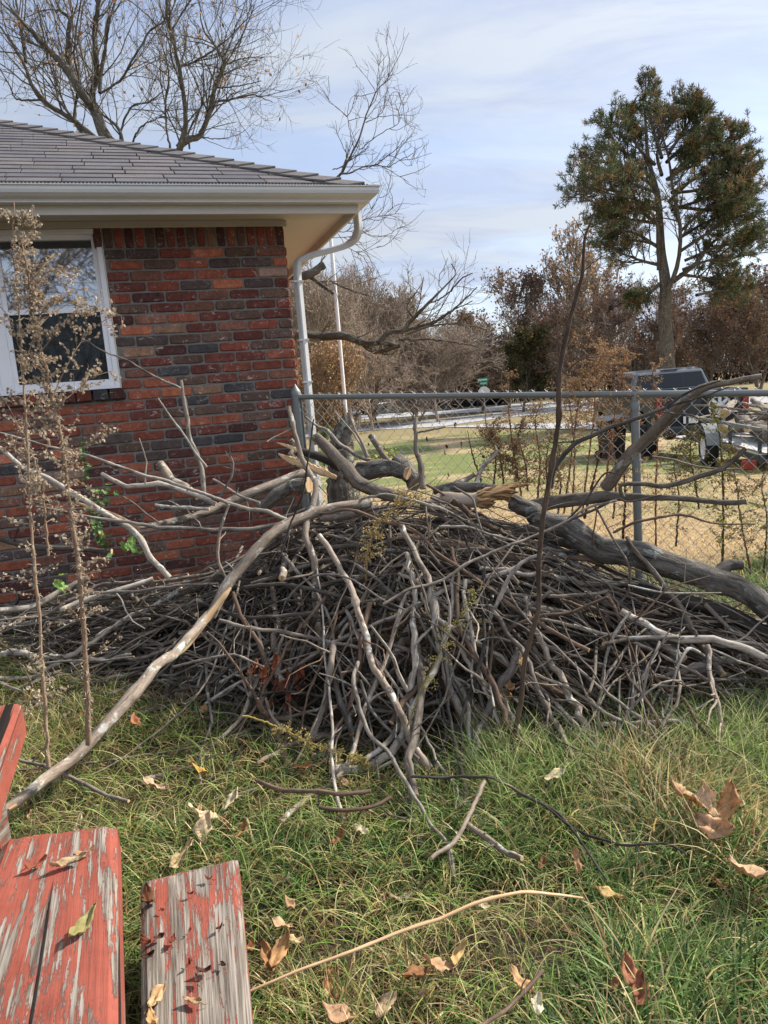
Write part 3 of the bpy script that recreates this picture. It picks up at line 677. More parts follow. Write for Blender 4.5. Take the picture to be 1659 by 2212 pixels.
# -- the big pieces
B([(800,1085),(720,1097),(660,1118),(610,1150),(560,1203),(500,1265),(455,1330)],[20,23,24,24,23],[3.62,3.12],'bark_tan','long pale tan limb slanting from the pile top to the lower left, partly stripped',name='long_limb',twigs=3)
lo=B([(458,1326),(420,1372),(385,1412),(340,1440),(290,1500),(225,1572),(150,1645),(90,1690),(12,1752)],[21,19,20,26,25,27,25,22],[3.12,2.28],'bark_tan','x',name='limb_tail')
S0=bpy.data.objects['long_limb']; lo.parent=S0; lo.location=Vector(lo.location)-Vector(S0.location)
for kx in ('label','category','group'): del lo[kx]
sp_=MB()   # the stripped pale face of the limb
for seg,c_,mt in (([(497,1268),(462,1312),(425,1362),(392,1402),(360,1422)],(1,1,1),'wood_raw'),([(195,1608),(140,1655),(95,1685),(55,1716),(16,1748)],(0.75,0.6,0.5),'wood_raw')):
    ty=np.interp([p[0] for p in seg],[12,458,497],[2.28,3.12,3.17]); P=[W(x+2,y+1,yy-0.012) for (x,y),yy in zip(seg,ty)]; S=spline(P,26); rr=np.interp(np.linspace(0,1,26),[0,.1,.5,.9,1],[.004,.012,.013,.012,.004])*(1.0 if seg[0][0]>300 else 0.9)
    sp_=MB(); tubes(sp_,S,rr*1.15,12,0,c_); part(sp_,'stripped_wood',M['wood_raw'],S0)
B([(682,943),(703,967),(725,1002),(751,1024),(776,1047),(815,1063),(853,1074),(884,1077)],[21,25,28,29,30,30],[3.9,3.6],'bark_grey','thick grey branch curving down from a splintered orange tip at the top of the pile',twigs=0,name='thick_branch')
B([(655,1025),(575,1055),(500,1086),(430,1115),(360,1130),(300,1140)],[26,22,20,15,10],[4.35,3.75],'bark_grey','weathered grey log leaning left from the corner post across the foot of the brick wall',name='log',twigs=2)
B([(80,1095),(235,1122),(360,1137),(450,1142),(610,1132)],[6,8,9],[3.5,3.55],'bark_pale','long slim grey stick lying almost level across the left of the pile')
B([(0,935),(82,957),(200,985),(280,1015),(360,1040),(430,1060),(500,1087),(565,1107),(622,1124)],[4,6,7,8,9],[3.55,3.5],'bark_pale','long thin straight stick slanting down right from the dry weeds to the pale tan limb')
B([(222,1024),(280,1047),(350,1055),(430,1079),(467,1089)],[9,11,10],[4.0,3.95],'bark_pale','short scaly pale stick with a broken left end in front of the brick wall',twigs=2)
B([(0,968),(50,1000),(105,1035),(165,1060),(220,1097),(250,1115),(300,1150),(340,1210),(366,1247)],[9,12,13,12],[3.8,3.6],'bark_pale','smooth grey sapling stem slanting behind the dry weeds to the ground',name='sapling_stem')
B([(391,822),(397,865),(407,915),(422,975),(432,1025),(441,1072)],[7,9,10,11],[4.25,4.15],'bark_pale','upright knobbly stick against the brick wall with a thin side twig reaching up left',name='forked_stick',extra=(([(390,838),(320,806),(270,776),(225,760),(182,733)],[5,4,3],4.2),),cap='wood_raw',twigs=2)
B([(341,860),(370,905),(400,947),(418,975),(446,1008)],[4,5,6],[4.15,4.1],'bark_pale','thin bare twig crossing the upright knobbly stick low down')
B([(346,1002),(380,1034),(428,1073)],[18,18,17],[4.25,4.0],'bark_tan','stubby cut branch with a pale round end pointing up left at the brick wall')
B([(624,880),(632,915),(645,964),(663,1015),(680,1050),(677,1085),(668,1110),(665,1140),(666,1180),(672,1240),(678,1290),(685,1335),(692,1390),(700,1425)],[8,10,12,13,15,15,14,14,13],[3.85,3.1],'bark_tan','tall crooked tan branch standing before the corner post and running down through the pile',name='tall_branch',twigs=3)
B([(629,949),(634,970),(641,995)],[10,12,12],[3.95,3.9],'bark_tan','blunt little stub beside the tall crooked branch')
B([(677,906),(668,980),(659,1040),(637,1110),(612,1180),(588,1230)],[3,4,4,4],[3.45,3.3],'bark_dark','thin dark whip standing straight up in front of the corner post')
B([(661,900),(687,922),(706,928),(725,951),(751,970),(776,986),(802,994)],[4,7,8,8],[4.3,4.3],'bark_pale','grey curved branch rising left to the corner post beside the broken tree stump',extra=(([(751,968),(728,975),(716,980)],[4,3],4.3),))
B([(802,941),(821,973),(840,999),(864,1023)],[13,14,15],[4.35,4.1],'bark_grey','short thick grey stick leaning left in front of the fence mesh')
B([(896,903),(899,938),(899,973),(904,1008),(912,1055)],[8,9,11,14],[4.15,4.0],'bark_grey','upright stick with a flat cut top and one thin arm pointing right',extra=(([(902,934),(936,928),(962,922)],[5,4],4.12),))
B([(1077,973),(1045,1012),(1023,1055)],[7,10,10],[4.0,3.9],'bark_pale','smooth whitish stick leaning right at the back of the pile')
B([(1027,1023),(1000,1040),(968,1058)],[10,12,12],[3.9,3.85],'bark_pale','pale stubby stick behind the orange splintered log')
B([(690,1120),(757,1112),(822,1099)],[19,20,21],[3.72,3.6],'bark_tan','short tan log with a dark ringed cut end facing right on top of the pile',name='log')
B([(860,1163),(900,1168),(980,1175),(1070,1195),(1140,1212),(1210,1245)],[28,27,24,20,16],[3.35,3.3],'bark_brown','smooth reddish brown log lying level in the middle of the pile',name='log')
# -- the two large logs on the right
B([(920,1092),(960,1104),(1045,1120),(1130,1133),(1200,1150),(1260,1172)],[26,32,38,42,46],[3.75,3.5],'bark_grey','long weathered grey trunk lying under the splintered log across the back of the pile',name='trunk_log',lump=.04)
B([(1110,1085),(1170,1120),(1240,1152),(1330,1190),(1420,1213),(1510,1240),(1590,1268),(1650,1305),(1710,1370)],[34,44,56,58,55,54,52,50],[3.58,3.46,3.36,3.28,3.2,3.14,3.08,3.04,3.0],'bark_log','biggest log, thick dark furrowed bark with pale lichen patches sloping down to the right edge',name='lichen_log',lump=.014,n=90,sides=40)
B([(1370,1272),(1430,1292),(1490,1312),(1580,1347),(1690,1392)],[26,32,33,32],[3.25,3.0],'bark_dark','dark straight log running parallel under the big lichen covered log',name='log')
B([(1470,1415),(1560,1424),(1690,1436)],[18,21,21],[3.05,2.95],'bark_brown','brown log end low at the right edge of the pile',name='log')
B([(1354,1160),(1370,1195),(1430,1262),(1475,1320),(1505,1380),(1538,1423),(1563,1460)],[8,11,13,15,15],[3.25,2.82],'bark_grey','straight grey pole leaning down from the big lichen log to a sawn end',name='pole_branch',twigs=2)
B([(1362,1385),(1380,1435),(1405,1495),(1417,1532)],[18,20,20,14],[2.95,2.78],'bark_brown','short split stick with orange brown torn side standing in the grass',cap='wood_rot')
B([(1390,1355),(1430,1390),(1477,1427)],[18,22,20],[3.05,2.92],'bark_pale','pale decaying chunk of branch between thinner sticks at the right of the pile')
B([(1150,1093),(1192,1086),(1256,1079),(1307,1072),(1345,1075),(1403,1077),(1448,1078),(1512,1085),(1576,1089),(1614,1083)],[30,29,27,24,18,14,13,12,12,11],[3.62,3.28],'bark_grey','grey forked limb lying level in front of the line post and pointing right',name='forked_limb',extra=(([(1345,1072),(1339,1050),(1384,1045),(1432,1050),(1480,1040),(1528,1024),(1560,1012),(1592,986),(1611,968)],[9,9,11,12,12,11,10],(3.42,3.25)),))
B([(1307,1056),(1336,1028),(1371,992),(1410,967),(1435,935),(1464,900),(1490,868),(1528,836),(1576,826),(1643,815)],[28,28,27,25,24,22,21,18,13,12],[3.58,3.15],'bark_tan','long tan limb rising right over the fence rail with flaking bark',name='leaning_limb',twigs=1,extra=(([(1410,986),(1448,992),(1496,1005),(1544,1012),(1600,1013)],[4,4,3],3.4),([(1464,897),(1450,893),(1429,890)],[5,4],3.36)))
B([(1557,822),(1512,839),(1480,855),(1435,884),(1400,896),(1368,909),(1320,925),(1278,944),(1256,957),(1224,986),(1202,1015),(1190,1055)],[3,4,6,8,9,9,10,11,12],[3.15,3.4],'bark_dark','dark slender branch arching up right across the line post to the fence rail',extra=(([(1576,837),(1512,858),(1448,877),(1403,895)],[3,5,6],(3.15,3.28)),([(1429,889),(1467,895),(1496,898),(1528,919)],[4,4,3],3.22)),twigs=2)
B([(1219,1130),(1256,1092),(1282,1053),(1310,1021),(1328,1022)],[5,5,4,3],[3.3,3.3],'bark_dark','thin dark twig with a hooked tip in front of the grey forked limb')
B([(1224,1127),(1288,1101),(1339,1078),(1352,1084),(1429,1069)],[6,5,4,3],[3.28,3.25],'bark_dark','thin twig resting along the grey forked limb')
B([(1325,1150),(1380,1127),(1455,1112),(1530,1127),(1632,1132)],[6,6,5,3],[3.2,3.15],'bark_brown','long thin brown twig bowing over the lichen log in front of the fence')
# -- mid pile traced sticks (front)
FR=[
([(880,1475),(965,1430),(1030,1385),(1110,1350),(1160,1335),(1240,1325),(1312,1290)],[9,9,8,7],[2.85,2.95],'bark_brown','long reddish brown stick rising right across the front of the pile'),
([(829,1390),(880,1410),(945,1443)],[9,10,10],[2.95,2.9],'bark_grey','grey stick lying across the middle front and dropping right'),
([(1005,1388),(1070,1415),(1110,1445),(1180,1482),(1245,1520)],[13,16,17,15],[2.95,2.75],'bark_brown','stout brown stick sloping down right into the grass clump'),
([(965,1455),(995,1495),(1030,1550),(1052,1618)],[8,10,11],[2.9,2.68],'bark_grey','steep grey stick at the pile front, inner one of two near parallel'),
([(1010,1425),(1030,1475),(1055,1545),(1077,1632)],[8,9,10],[2.9,2.66],'bark_grey','steep grey stick at the pile front, outer one of two near parallel'),
([(950,1470),(980,1520),(997,1605)],[10,11,11],[2.9,2.68],'bark_brown','short steep brown stick poking into the grass at the pile front'),
([(978,1458),(1055,1505),(1122,1543),(1200,1590),(1262,1642)],[12,14,14,12],[2.92,2.55],'bark_dark','long dark mossy stick sliding into the grass right of the tall leaning stalk'),
([(690,1155),(725,1210),(760,1265),(777,1335),(790,1395),(810,1440),(830,1485),(860,1535),(895,1605),(932,1662)],[12,13,14,15,16],[3.25,2.52],'bark_tan','long pale brown curved branch falling from the top centre to the grass'),
([(775,1430),(762,1470),(770,1520),(790,1560),(830,1625),(862,1668),(895,1722),(930,1778),(964,1838),(986,1918)],[9,10,9,9,8,7],[2.85,2.72,2.65,2.6,2.5,2.42,2.3,2.2,2.09,1.98],'bark_pale','crooked whitish branch reaching out of the pile far into the front grass'),
([(722,1385),(700,1445),(695,1520),(675,1592)],[13,13,13],[2.95,2.72],'bark_grey','straight grey stick standing steeply left of centre at the pile front'),
([(715,1440),(735,1495),(762,1582)],[12,13,14],[2.92,2.7],'bark_dark','dark steep stick crossing behind the straight grey one at the pile front'),
([(475,1340),(550,1355),(625,1367),(700,1385),(782,1400)],[8,8,9,8],[3.05,2.95],'bark_grey','gently bent stick lying level under the long pale tan limb'),
([(505,1280),(525,1335),(555,1390),(580,1447)],[8,9,10],[3.15,2.95],'bark_brown','brown stick dropping from beneath the long pale tan limb'),
([(615,1305),(635,1275),(690,1240),(750,1250),(830,1295),(880,1320)],[4,5,5,4],[3.05,2.95],'bark_twig','thin arched twig bowing over the pile left of the hanging dry weed'),
([(829,1305),(880,1280),(955,1255),(1020,1210),(1080,1185),(1140,1165),(1200,1140),(1280,1095),(1333,1082)],[7,7,6,5],[2.95,3.25],'bark_grey','long thin stick rising right across the reddish brown log to the grey forked limb'),
([(1054,1345),(1074,1295),(1100,1245),(1130,1215),(1172,1195)],[9,10,9,7],[2.95,3.0],'bark_pale','pale bent stick just left of the tall leaning stalk'),
([(1284,1092),(1310,1135),(1335,1180),(1355,1220),(1357,1275),(1335,1307)],[4,5,5,5],[3.15,3.05],'bark_grey','wiry grey twig hanging in a hook over the big lichen log'),
([(980,1052),(1025,1080),(1035,1120),(1050,1170),(1055,1232)],[5,5,5,4],[3.45,3.2],'bark_twig','thin crooked twig hanging down over the orange splintered log'),
([(1105,1285),(1230,1287),(1312,1278)],[8,9,8],[3.05,3.05],'bark_grey','level grey stick behind the tall leaning stalk'),
([(1357,1265),(1455,1278),(1558,1281)],[4,4,3],[3.0,2.95],'bark_pale','very thin level twig crossing the steep grey pole'),
([(1360,1350),(1405,1315),(1445,1275),(1532,1245)],[5,4,3],[2.95,2.95],'bark_brown','thin twig rising right over the lower part of the lichen log'),
([(1210,1430),(1280,1400),(1362,1365)],[5,6,5],[2.9,2.92],'bark_brown','thin brown stick rising right low in the pile'),
([(1298,1487),(1315,1410),(1330,1365),(1362,1325)],[6,7,7,7],[2.8,2.92],'bark_pale','pale upright stick with forked top at the right front of the pile'),
([(1430,1552),(1455,1500),(1465,1440),(1485,1405),(1522,1416)],[5,6,7,7],[2.68,2.85],'bark_pale','pale hooked stick standing in the grass at the right front'),
([(1080,1330),(1200,1345),(1300,1362),(1380,1392),(1455,1430),(1530,1472),(1632,1522),(1665,1515)],[7,8,8,8,7],[3.0,2.72],'bark_grey','very long grey stick sloping right and ending in the grass at the picture edge'),
([(1400,1462),(1570,1463),(1675,1476)],[4,5,5],[2.85,2.8],'bark_grey','thin level stick low at the right edge, lying over the grass'),
([(1200,1290),(1290,1322),(1380,1318),(1440,1330)],[7,8,6],[3.1,3.05],'bark_brown','slightly bowed stick right of the tall leaning stalk'),
([(860,1240),(905,1260),(940,1330),(985,1390),(1010,1440)],[8,8,9,9],[3.1,2.95],'bark_grey','S shaped stick in the middle right of the hanging dry weed'),
([(829,1340),(900,1350),(970,1365),(1060,1400)],[6,7,6],[3.0,2.95],'bark_brown','thin brown arching stick in the centre of the pile'),
([(870,1320),(905,1300),(925,1290),(960,1300)],[5,5,4],[3.05,3.05],'bark_twig','small hooked twig near the centre of the pile'),
([(880,1350),(905,1415),(925,1445)],[4,5,5],[2.95,2.9],'bark_grey','short drooping twig in the centre of the pile'),
([(845,1560),(880,1510),(925,1470),(960,1430),(1010,1395)],[13,14,13,12],[2.66,2.95],'bark_brown','dark brown branch rising right from the grass at the centre front'),
([(790,1640),(835,1600),(870,1550),(905,1500),(920,1440)],[11,12,12,12],[2.58,2.88],'bark_pale','lichen grey branch rising from the grass at the centre front'),
([(885,1330),(905,1400),(912,1480),(900,1560),(893,1640),(897,1720)],[14,16,18,18,16],[3.05,2.35],'bark_grey','thick lichen grey branch standing upright at the centre front'),
([(780,1470),(800,1530),(850,1590),(905,1640)],[6,7,7],[2.8,2.55],'bark_twig','thin stick falling right behind the crooked whitish branch'),
([(520,1270),(600,1262),(700,1280),(830,1330)],[8,9,9],[3.25,3.1],'bark_dark','dark stick lying under the thin arched twig'),
([(430,1300),(500,1330),(590,1330),(690,1320)],[7,8,8],[3.2,3.1],'bark_dark','dark stick lying beneath the stripped part of the long limb'),
([(0,1165),(75,1172),(150,1183),(240,1192)],[12,14,12],[4.3,4.2],'bark_dark','dark log lying against the foot of the wall behind the dry weeds'),
([(0,1318),(60,1310),(120,1280),(190,1245)],[12,14,12],[3.45,3.7],'bark_pale','pale thick stick lying in the grass behind the two tall dry weeds'),
([(130,1318),(165,1303),(230,1280),(330,1250)],[11,12,10],[3.4,3.55],'bark_pale','blunt pale stick with cut end lying left of the pile'),
([(0,1342),(90,1330),(190,1282),(330,1277),(470,1262)],[5,6,6,5],[3.35,3.5],'bark_twig','long thin grey stick lying across the grass on the left'),
([(70,1435),(150,1426),(230,1424),(290,1418)],[4,5,4],[3.0,3.0],'bark_twig','thin grey twig lying in the grass below the left end of the pile'),
([(375,1440),(440,1425),(500,1420),(570,1440)],[5,6,5],[2.95,2.9],'bark_twig','thin forked twig lying in the grass under the long limb'),
([(560,1150),(640,1175),(740,1190),(830,1180),(880,1150)],[10,12,12,10],[3.7,3.6],'bark_dark','dark stick half hidden under the top of the pile'),
([(470,1080),(500,1030),(505,1000),(498,985)],[5,5,4,3],[3.9,3.95],'bark_twig','small upright twig with a curled tip in front of the brick wall'),
([(460,1035),(520,1070),(560,1085)],[5,5,5],[4.0,3.9],'bark_pale','thin stick slanting beside the curled upright twig'),
([(465,1300),(490,1260),(470,1210),(475,1150),(495,1090)],[5,6,7,5],[3.3,3.4],'bark_grey','knobbly upright stick crossing the long thin straight stick'),
([(335,1090),(400,1096),(452,1100)],[6,7,7],[3.9,3.85],'bark_pale','short pale stick lying level before the lower bricks'),
([(267,1073),(300,1095),(345,1130)],[4,4,4],[3.85,3.8],'bark_twig','short thin twig before the lower bricks'),
([(905,1170),(880,1200),(870,1240),(850,1300)],[6,6,6],[3.2,3.1],'bark_tan','short tan stick hanging from the reddish brown log'),
([(980,1165),(1010,1170),(1050,1160)],[13,14,13],[3.55,3.5],'bark_tan','short stub with a pale sawn end behind the reddish brown log'),
([(1220,1205),(1290,1213),(1345,1200)],[11,12,9],[3.3,3.3],'bark_brown','dark peeling stick resting against the front of the lichen log'),
]
for q in FR: B(q[0],q[1],q[2],q[3],q[4],twigs=(2 if max(q[1])<10 else 1))
# -- sticks lying in the foreground grass
GR=[
([(1045,1688),(1030,1728),(1005,1778),(970,1828),(930,1853)],[9,10,10],'bark_tan','bent tan stick with a cut end lying in the front grass',0.09),
([(885,1677),(955,1674),(1045,1682),(1095,1693),(1150,1723),(1200,1750),(1245,1803),(1280,1855),(1312,1903)],[6,7,7,6,5],'bark_dark','long dark twig curving right through the front grass',0.07),
([(1180,1743),(1245,1788),(1305,1813),(1355,1830),(1440,1825),(1482,1845)],[5,6,6,4],'bark_dark','dark knotted twig lying level in the grass left of the big curled leaves',0.07),
([(1008,1776),(1070,1813),(1128,1856)],[12,13,11],'bark_tan','stubby tan stick half sunk in the front grass',0.06),
([(556,1688),(600,1703),(675,1718),(720,1722),(800,1710)],[9,10,9],'bark_brown','dark brown stick lying in the grass below the pile, upper one of a pair',0.07),
([(690,1745),(750,1750),(800,1742),(845,1725)],[8,9,8],'bark_brown','brown stick lying in the grass below the pile, lower one of a pair',0.06),
([(30,1638),(100,1658),(175,1693),(225,1710),(278,1730)],[7,9,7],'bark_grey','grey twig lying in the grass under the long limb at the left',0.04),
([(1040,2215),(1110,2153),(1172,2096)],[9,9,8],'bark_brown','reddish brown stick lying in the grass at the bottom edge',0.05),
([(880,1700),(890,1760),(905,1810),(930,1870)],[24,26,18],'bark_dark','thick dark mossy branch sunk in the grass in front of the pile',-0.045),
([(540,1230),(560,1290),(545,1330)],[3,4,3],'bark_twig','tiny twig beneath the long pale tan limb',0.3),
]
for pts,ds_,mt,lb,h in GR:
    cp_='bark_dark' if 'mossy' in lb else 'wood_raw'
    P=[ground_hit(x,y,h+.06) for x,y in pts]; B(pts,ds_,[p[1] for p in P],mt,lb,group='sticks lying in the grass',twigs=2,cap=cp_)
# tall leaning stalk
B([(1103,1682),(1110,1600),(1122,1520),(1150,1350),(1170,1200),(1187,1060),(1205,890),(1227,740),(1257,585),(1275,505),(1293,432)],[9,10,11,11,11,11,11,10,8,6,3],[2.58,2.58],'bark_brown','tall slender brown stalk leaning right, rooted before the pile and topping the fence',name='dead_stalk',cat='dead stalk',group=None,jit=0.12,extra=(([(1216,800),(1210,762),(1203,735),(1193,728)],[3,3,2],2.58),([(1218,805),(1260,775),(1330,770)],[3,3,2],2.58),([(1270,520),(1250,490),(1238,470)],[3,2,1.5],2.58),([(1258,590),(1290,560),(1330,540)],[2.5,2,1.5],2.6)))
# foreground straw cane
Pc=[(340,2215),(450,2172),(560,2130),(700,2082),(830,2034),(930,1990),(1050,1948),(1130,1934),(1190,1931),(1258,1940)]
cn=B(Pc,[4,5,6,7,8,8,8,7,5],[1.50,1.51,1.53,1.58,1.63,1.68,1.73,1.76,1.78,1.80],'wood_raw','long straw coloured cane arching over the red plank and the front grass',name='dry_cane',cat='cane',group=None,jit=0.1)
cn.data.materials[0]=woodm('cane',(0.42,0.26,0.13),(0.62,0.42,0.24),(0.35,0.22,0.12))

# splintered pieces
def splinter(pts,wid,Y,label,name='wood_splinter',mat='wood_raw',col=(1,1,1),thick=0.35,seed=1,cat='splinter'):
    r=np.random.default_rng(seed); k=len(pts); Ys=[Y]*k if np.isscalar(Y) else np.linspace(Y[0],Y[1],k)
    P=spline([W(x,y,yy) for (x,y),yy in zip(pts,Ys)],30); wd=np.interp(np.linspace(0,1,30),np.linspace(0,1,len(wid)),wid)*0.5*np.mean(Ys)/FP
    T=np.gradient(P,axis=0); T/=np.linalg.norm(T,axis=1,keepdims=True); S=np.cross(T,FW); S/=np.linalg.norm(S,axis=1,keepdims=True); Bn=np.cross(T,S)
    m_=14; vs=[];bk=[]
    for i in range(30):
        for q in range(m_):
            a_=q/m_*2*math.pi; ww=wd[i]*(1+0.10*r.normal()); hh=wd[i]*thick*(1+0.25*r.normal())
            vs.append(P[i]+S[i]*math.cos(a_)*ww+Bn[i]*math.sin(a_)*hh); bk.append((math.cos(a_)*wd[i],math.sin(a_)*wd[i],i*0.02))
    F=[(i*m_+q,i*m_+(q+1)%m_,(i+1)*m_+(q+1)%m_,(i+1)*m_+q) for i in range(29) for q in range(m_)]
    mb=MB(); mb.add(vs,F,0,col,np.array(bk)+seed,False); mb.add([vs[q] for q in range(m_)],[tuple(range(m_))],0,col)
    if isinstance(label,bpy.types.Object): return part(mb,name,M[mat],label)
    o=mb.build(name,M[mat]); return tag(o,label,cat,'torn pale wood pieces')
splinter([(601,980),(620,990),(650,1001),(690,1017),(727,1032)],[3,14,18,17,8],(3.78,3.7),'pale splintered slat of fresh wood pointing left in front of the corner post',seed=3)
splinter([(598,956),(622,964),(648,975)],[2,7,9],(3.95,3.9),'small pale splinter above the longer pale slat, by the corner post',seed=4)
B([(645,972),(690,988),(740,1010)],[13,20,20],[3.98,3.9],'bark_dark','dark broken branch end behind the pale splinters',name='broken_branch')
splinter([(163,1084),(200,1098),(240,1112),(300,1138)],[3,10,12,6],(3.85,3.8),'pale torn strip of wood lying against the brick wall behind the dry weeds',seed=5)
splinter([(676,940),(680,948),(686,958)],[7,12,16],(3.9,3.88),bpy.data.objects['thick_branch'],'torn_tip',mat='wood_rot',seed=6)
# orange splintered log
lg=B([(922,1092),(960,1084),(1020,1080),(1060,1077)],[20,27,32,34],[3.62,3.52],'wood_grey','short barkless log with a torn orange brown end on top of the pile',name='splintered_log',lump=.04,cap='wood_rot')
mb=MB(); r=np.random.default_rng(12)
c0=W(1050,1078,3.52); ax_=W(1122,1073,3.46)-c0; ax_/=np.linalg.norm(ax_); v=np.cross(ax_,np.array([0,0,1.])); v/=np.linalg.norm(v); u=np.cross(v,ax_)
for q in range(70):
    a_=r.uniform(0,2*math.pi); rr=(.55+.5*r.random())*0.034; top_=math.sin(a_); ln=(.05+.09*max(0,.4+top_))*r.uniform(.5,1.15)
    b0=c0-ax_*.035+(u*top_+v*math.cos(a_))*rr; d_=ax_+(u*top_+v*math.cos(a_))*r.uniform(0,.22); w_=r.uniform(.006,.015); pts_=[b0]; 
    for e_ in range(4): pts_.append(pts_[-1]+(d_+r.normal(size=3)*.16)*ln/3)
    tubes(mb,np.array(pts_),w_*np.array([.9,1,.85,.6,.2]),5,0,tuple(np.array((1,.95,.9))*r.uniform(.45,1.25)),0,(1,1,1),.25)
part(mb,'torn_end',M['wood_rot'],lg)
# decayed dark chunks at the back
B([(745,1020),(790,1008),(840,1010),(880,1022)],[30,40,40,30],[4.15,4.05],'bark_log','dark rotten log lying behind the upright sticks at the fence foot',name='rotten_log',lump=.08)
B([(858,998),(875,1015),(900,1045)],[34,40,42],[4.25,4.1],'bark_log','cut grey stump chunk among the sticks at the back',name='stump_chunk',lump=.06,cap='wood_grey')
B([(560,1105),(608,1075),(668,1048)],[22,30,30],[4.0,3.95],'bark_log','lichen crusted piece of bark lying behind the tall crooked branch',name='bark_slab',lump=.1)
B([(940,1060),(1010,1058),(1080,1070),(1130,1088)],[20,24,24,22],[3.9,3.7],'bark_log','furrowed bark log behind the orange splintered log',name='log',lump=.05)
B([(1500,1235),(1550,1222),(1605,1220)],[24,26,20],[3.35,3.35],'bark_dark','charred looking branch stub behind the right end of the lichen log',name='branch_stub')

# broken tree snag behind the pile
snag=thing('tree_snag','broken upright grey tree snag with torn splintered top beside the corner post','tree snag')
mb=MB(); P=spline([W(742,1060,4.75),W(741,1010,4.75),W(738,960,4.75),W(748,915,4.75),W(752,892,4.75)],26); P[0][2]=float(gz(P[0][0],P[0][1]))-.05
tubes(mb,P,np.interp(np.linspace(0,1,26),[0,.2,.5,.8,1],[.10,.085,.075,.055,.022]),22,0,(1.2,1.15,1.05),0,(1,1,1),.12); part(mb,'trunk',M['bark_log'],snag)
mb=MB()
for (pts_,r0) in (([(755,925),(746,895),(741,868)],.016),([(760,930),(757,895),(757,870)],.018),([(768,935),(775,915),(777,900)],.014),([(748,940),(735,912),(728,896)],.01)):
    P=spline([W(x,y,4.72) for x,y in pts_],10); tubes(mb,P,np.linspace(r0,.003,10)*rng.uniform(.8,1.2,10),6)
part(mb,'torn_top',M['wood_grey'],snag)
B([(722,888),(760,935),(785,975),(797,998)],[3,4,5],[4.55,4.35],'bark_pale','slim pale twig crossing in front of the tree snag')
B([(758,905),(780,950),(795,985)],[4,6,7],[4.5,4.3],'bark_grey','slim dark twig crossing the tree snag')

# ---- filling: many single sticks lying through the heap
HL0=np.array([-2.0,4.2]); HL1=np.array([1.80,3.0]); HD=(HL1-HL0); HLEN=np.linalg.norm(HD); HD/=HLEN; HNn=np.array([-HD[1],HD[0]])
def heap(x,y):
    s=((x-HL0[0])*HD[0]+(y-HL0[1])*HD[1])/HLEN; t=(x-HL0[0])*HNn[0]+(y-HL0[1])*HNn[1]
    pk=np.interp(s,[-.25,0,.25,.42,.58,.8,1.0,1.25],[0.08,.17,.42,.74,.86,.50,.27,.14]); wd=np.interp(s,[-.2,0,.3,.5,.7,1,1.3],[.36,.46,.70,.95,.82,.58,.5])
    q=np.clip(1-(np.abs(t)/wd)**1.6,0,1); return pk*q
def heap_stick(L,r,c=None,ang=None,off=None,front=False):
    for _ in range(50):
        s=rng.uniform(-.12,1.15); t=rng.normal()*.36
        if front: s=rng.uniform(.15,1.1); t=-np.interp(s,[0,.42,.58,1.1],[.5,.95,.85,.6])*rng.uniform(.75,1.05)
        x,y=HL0+HD*s*HLEN+HNn*t
        if heap(x,y)>0.05 or rng.random()<.12: break
    if ang is None:
        base=math.atan2(HD[1],HD[0]); 
        if front: ang=-math.pi/2+rng.normal()*.75
        elif rng.random()<.30 and .35<s<.75: ang=-math.pi/2+rng.normal()*.45
        else: ang=base+rng.normal()*.50
    d=np.array([math.cos(ang),math.sin(ang)]); n=9; tt=np.linspace(-.5,.5,n)
    bend=rng.normal()*.06*L; nrm=np.array([-d[1],d[0]]); kink=np.cumsum(rng.normal(size=n))*L*.018
    xy=np.array([x,y])+tt[:,None]*L*d+nrm*(bend*(1-4*tt**2)+kink)[:,None]
    h0=heap(x,y); o_=rng.uniform(-.26,.03) if off is None else off
    hs=heap(xy[:,0],xy[:,1]); A1=np.polyfit(tt,hs,1); hh=hs*0.35+(A1[0]*tt+A1[1])*0.65+o_+np.cumsum(rng.normal(size=n))*L*.010
    g0=gz(xy[:,0],xy[:,1]); z=g0+np.maximum(hh,r*1.0+0.004+0.03*rng.random())
    fy=fence_y(xy[:,0])-0.10; sh_=np.maximum(0,(xy[:,1]-fy).max()); xy[:,1]-=sh_ if xy[:,0].max()>-0.7 else 0
    wl=CN[:2]; dn=((xy-wl)@np.array(Nn[:2])).min(); 
    if dn<0.05 and xy[:,0].min()<-0.5: xy=xy+(0.08-dn)*np.array(Nn[:2])
    return np.concatenate([xy,z[:,None]],1),s
mats_=['bark_grey','bark_pale','bark_brown','bark_dark','bark_twig','bark_tan']
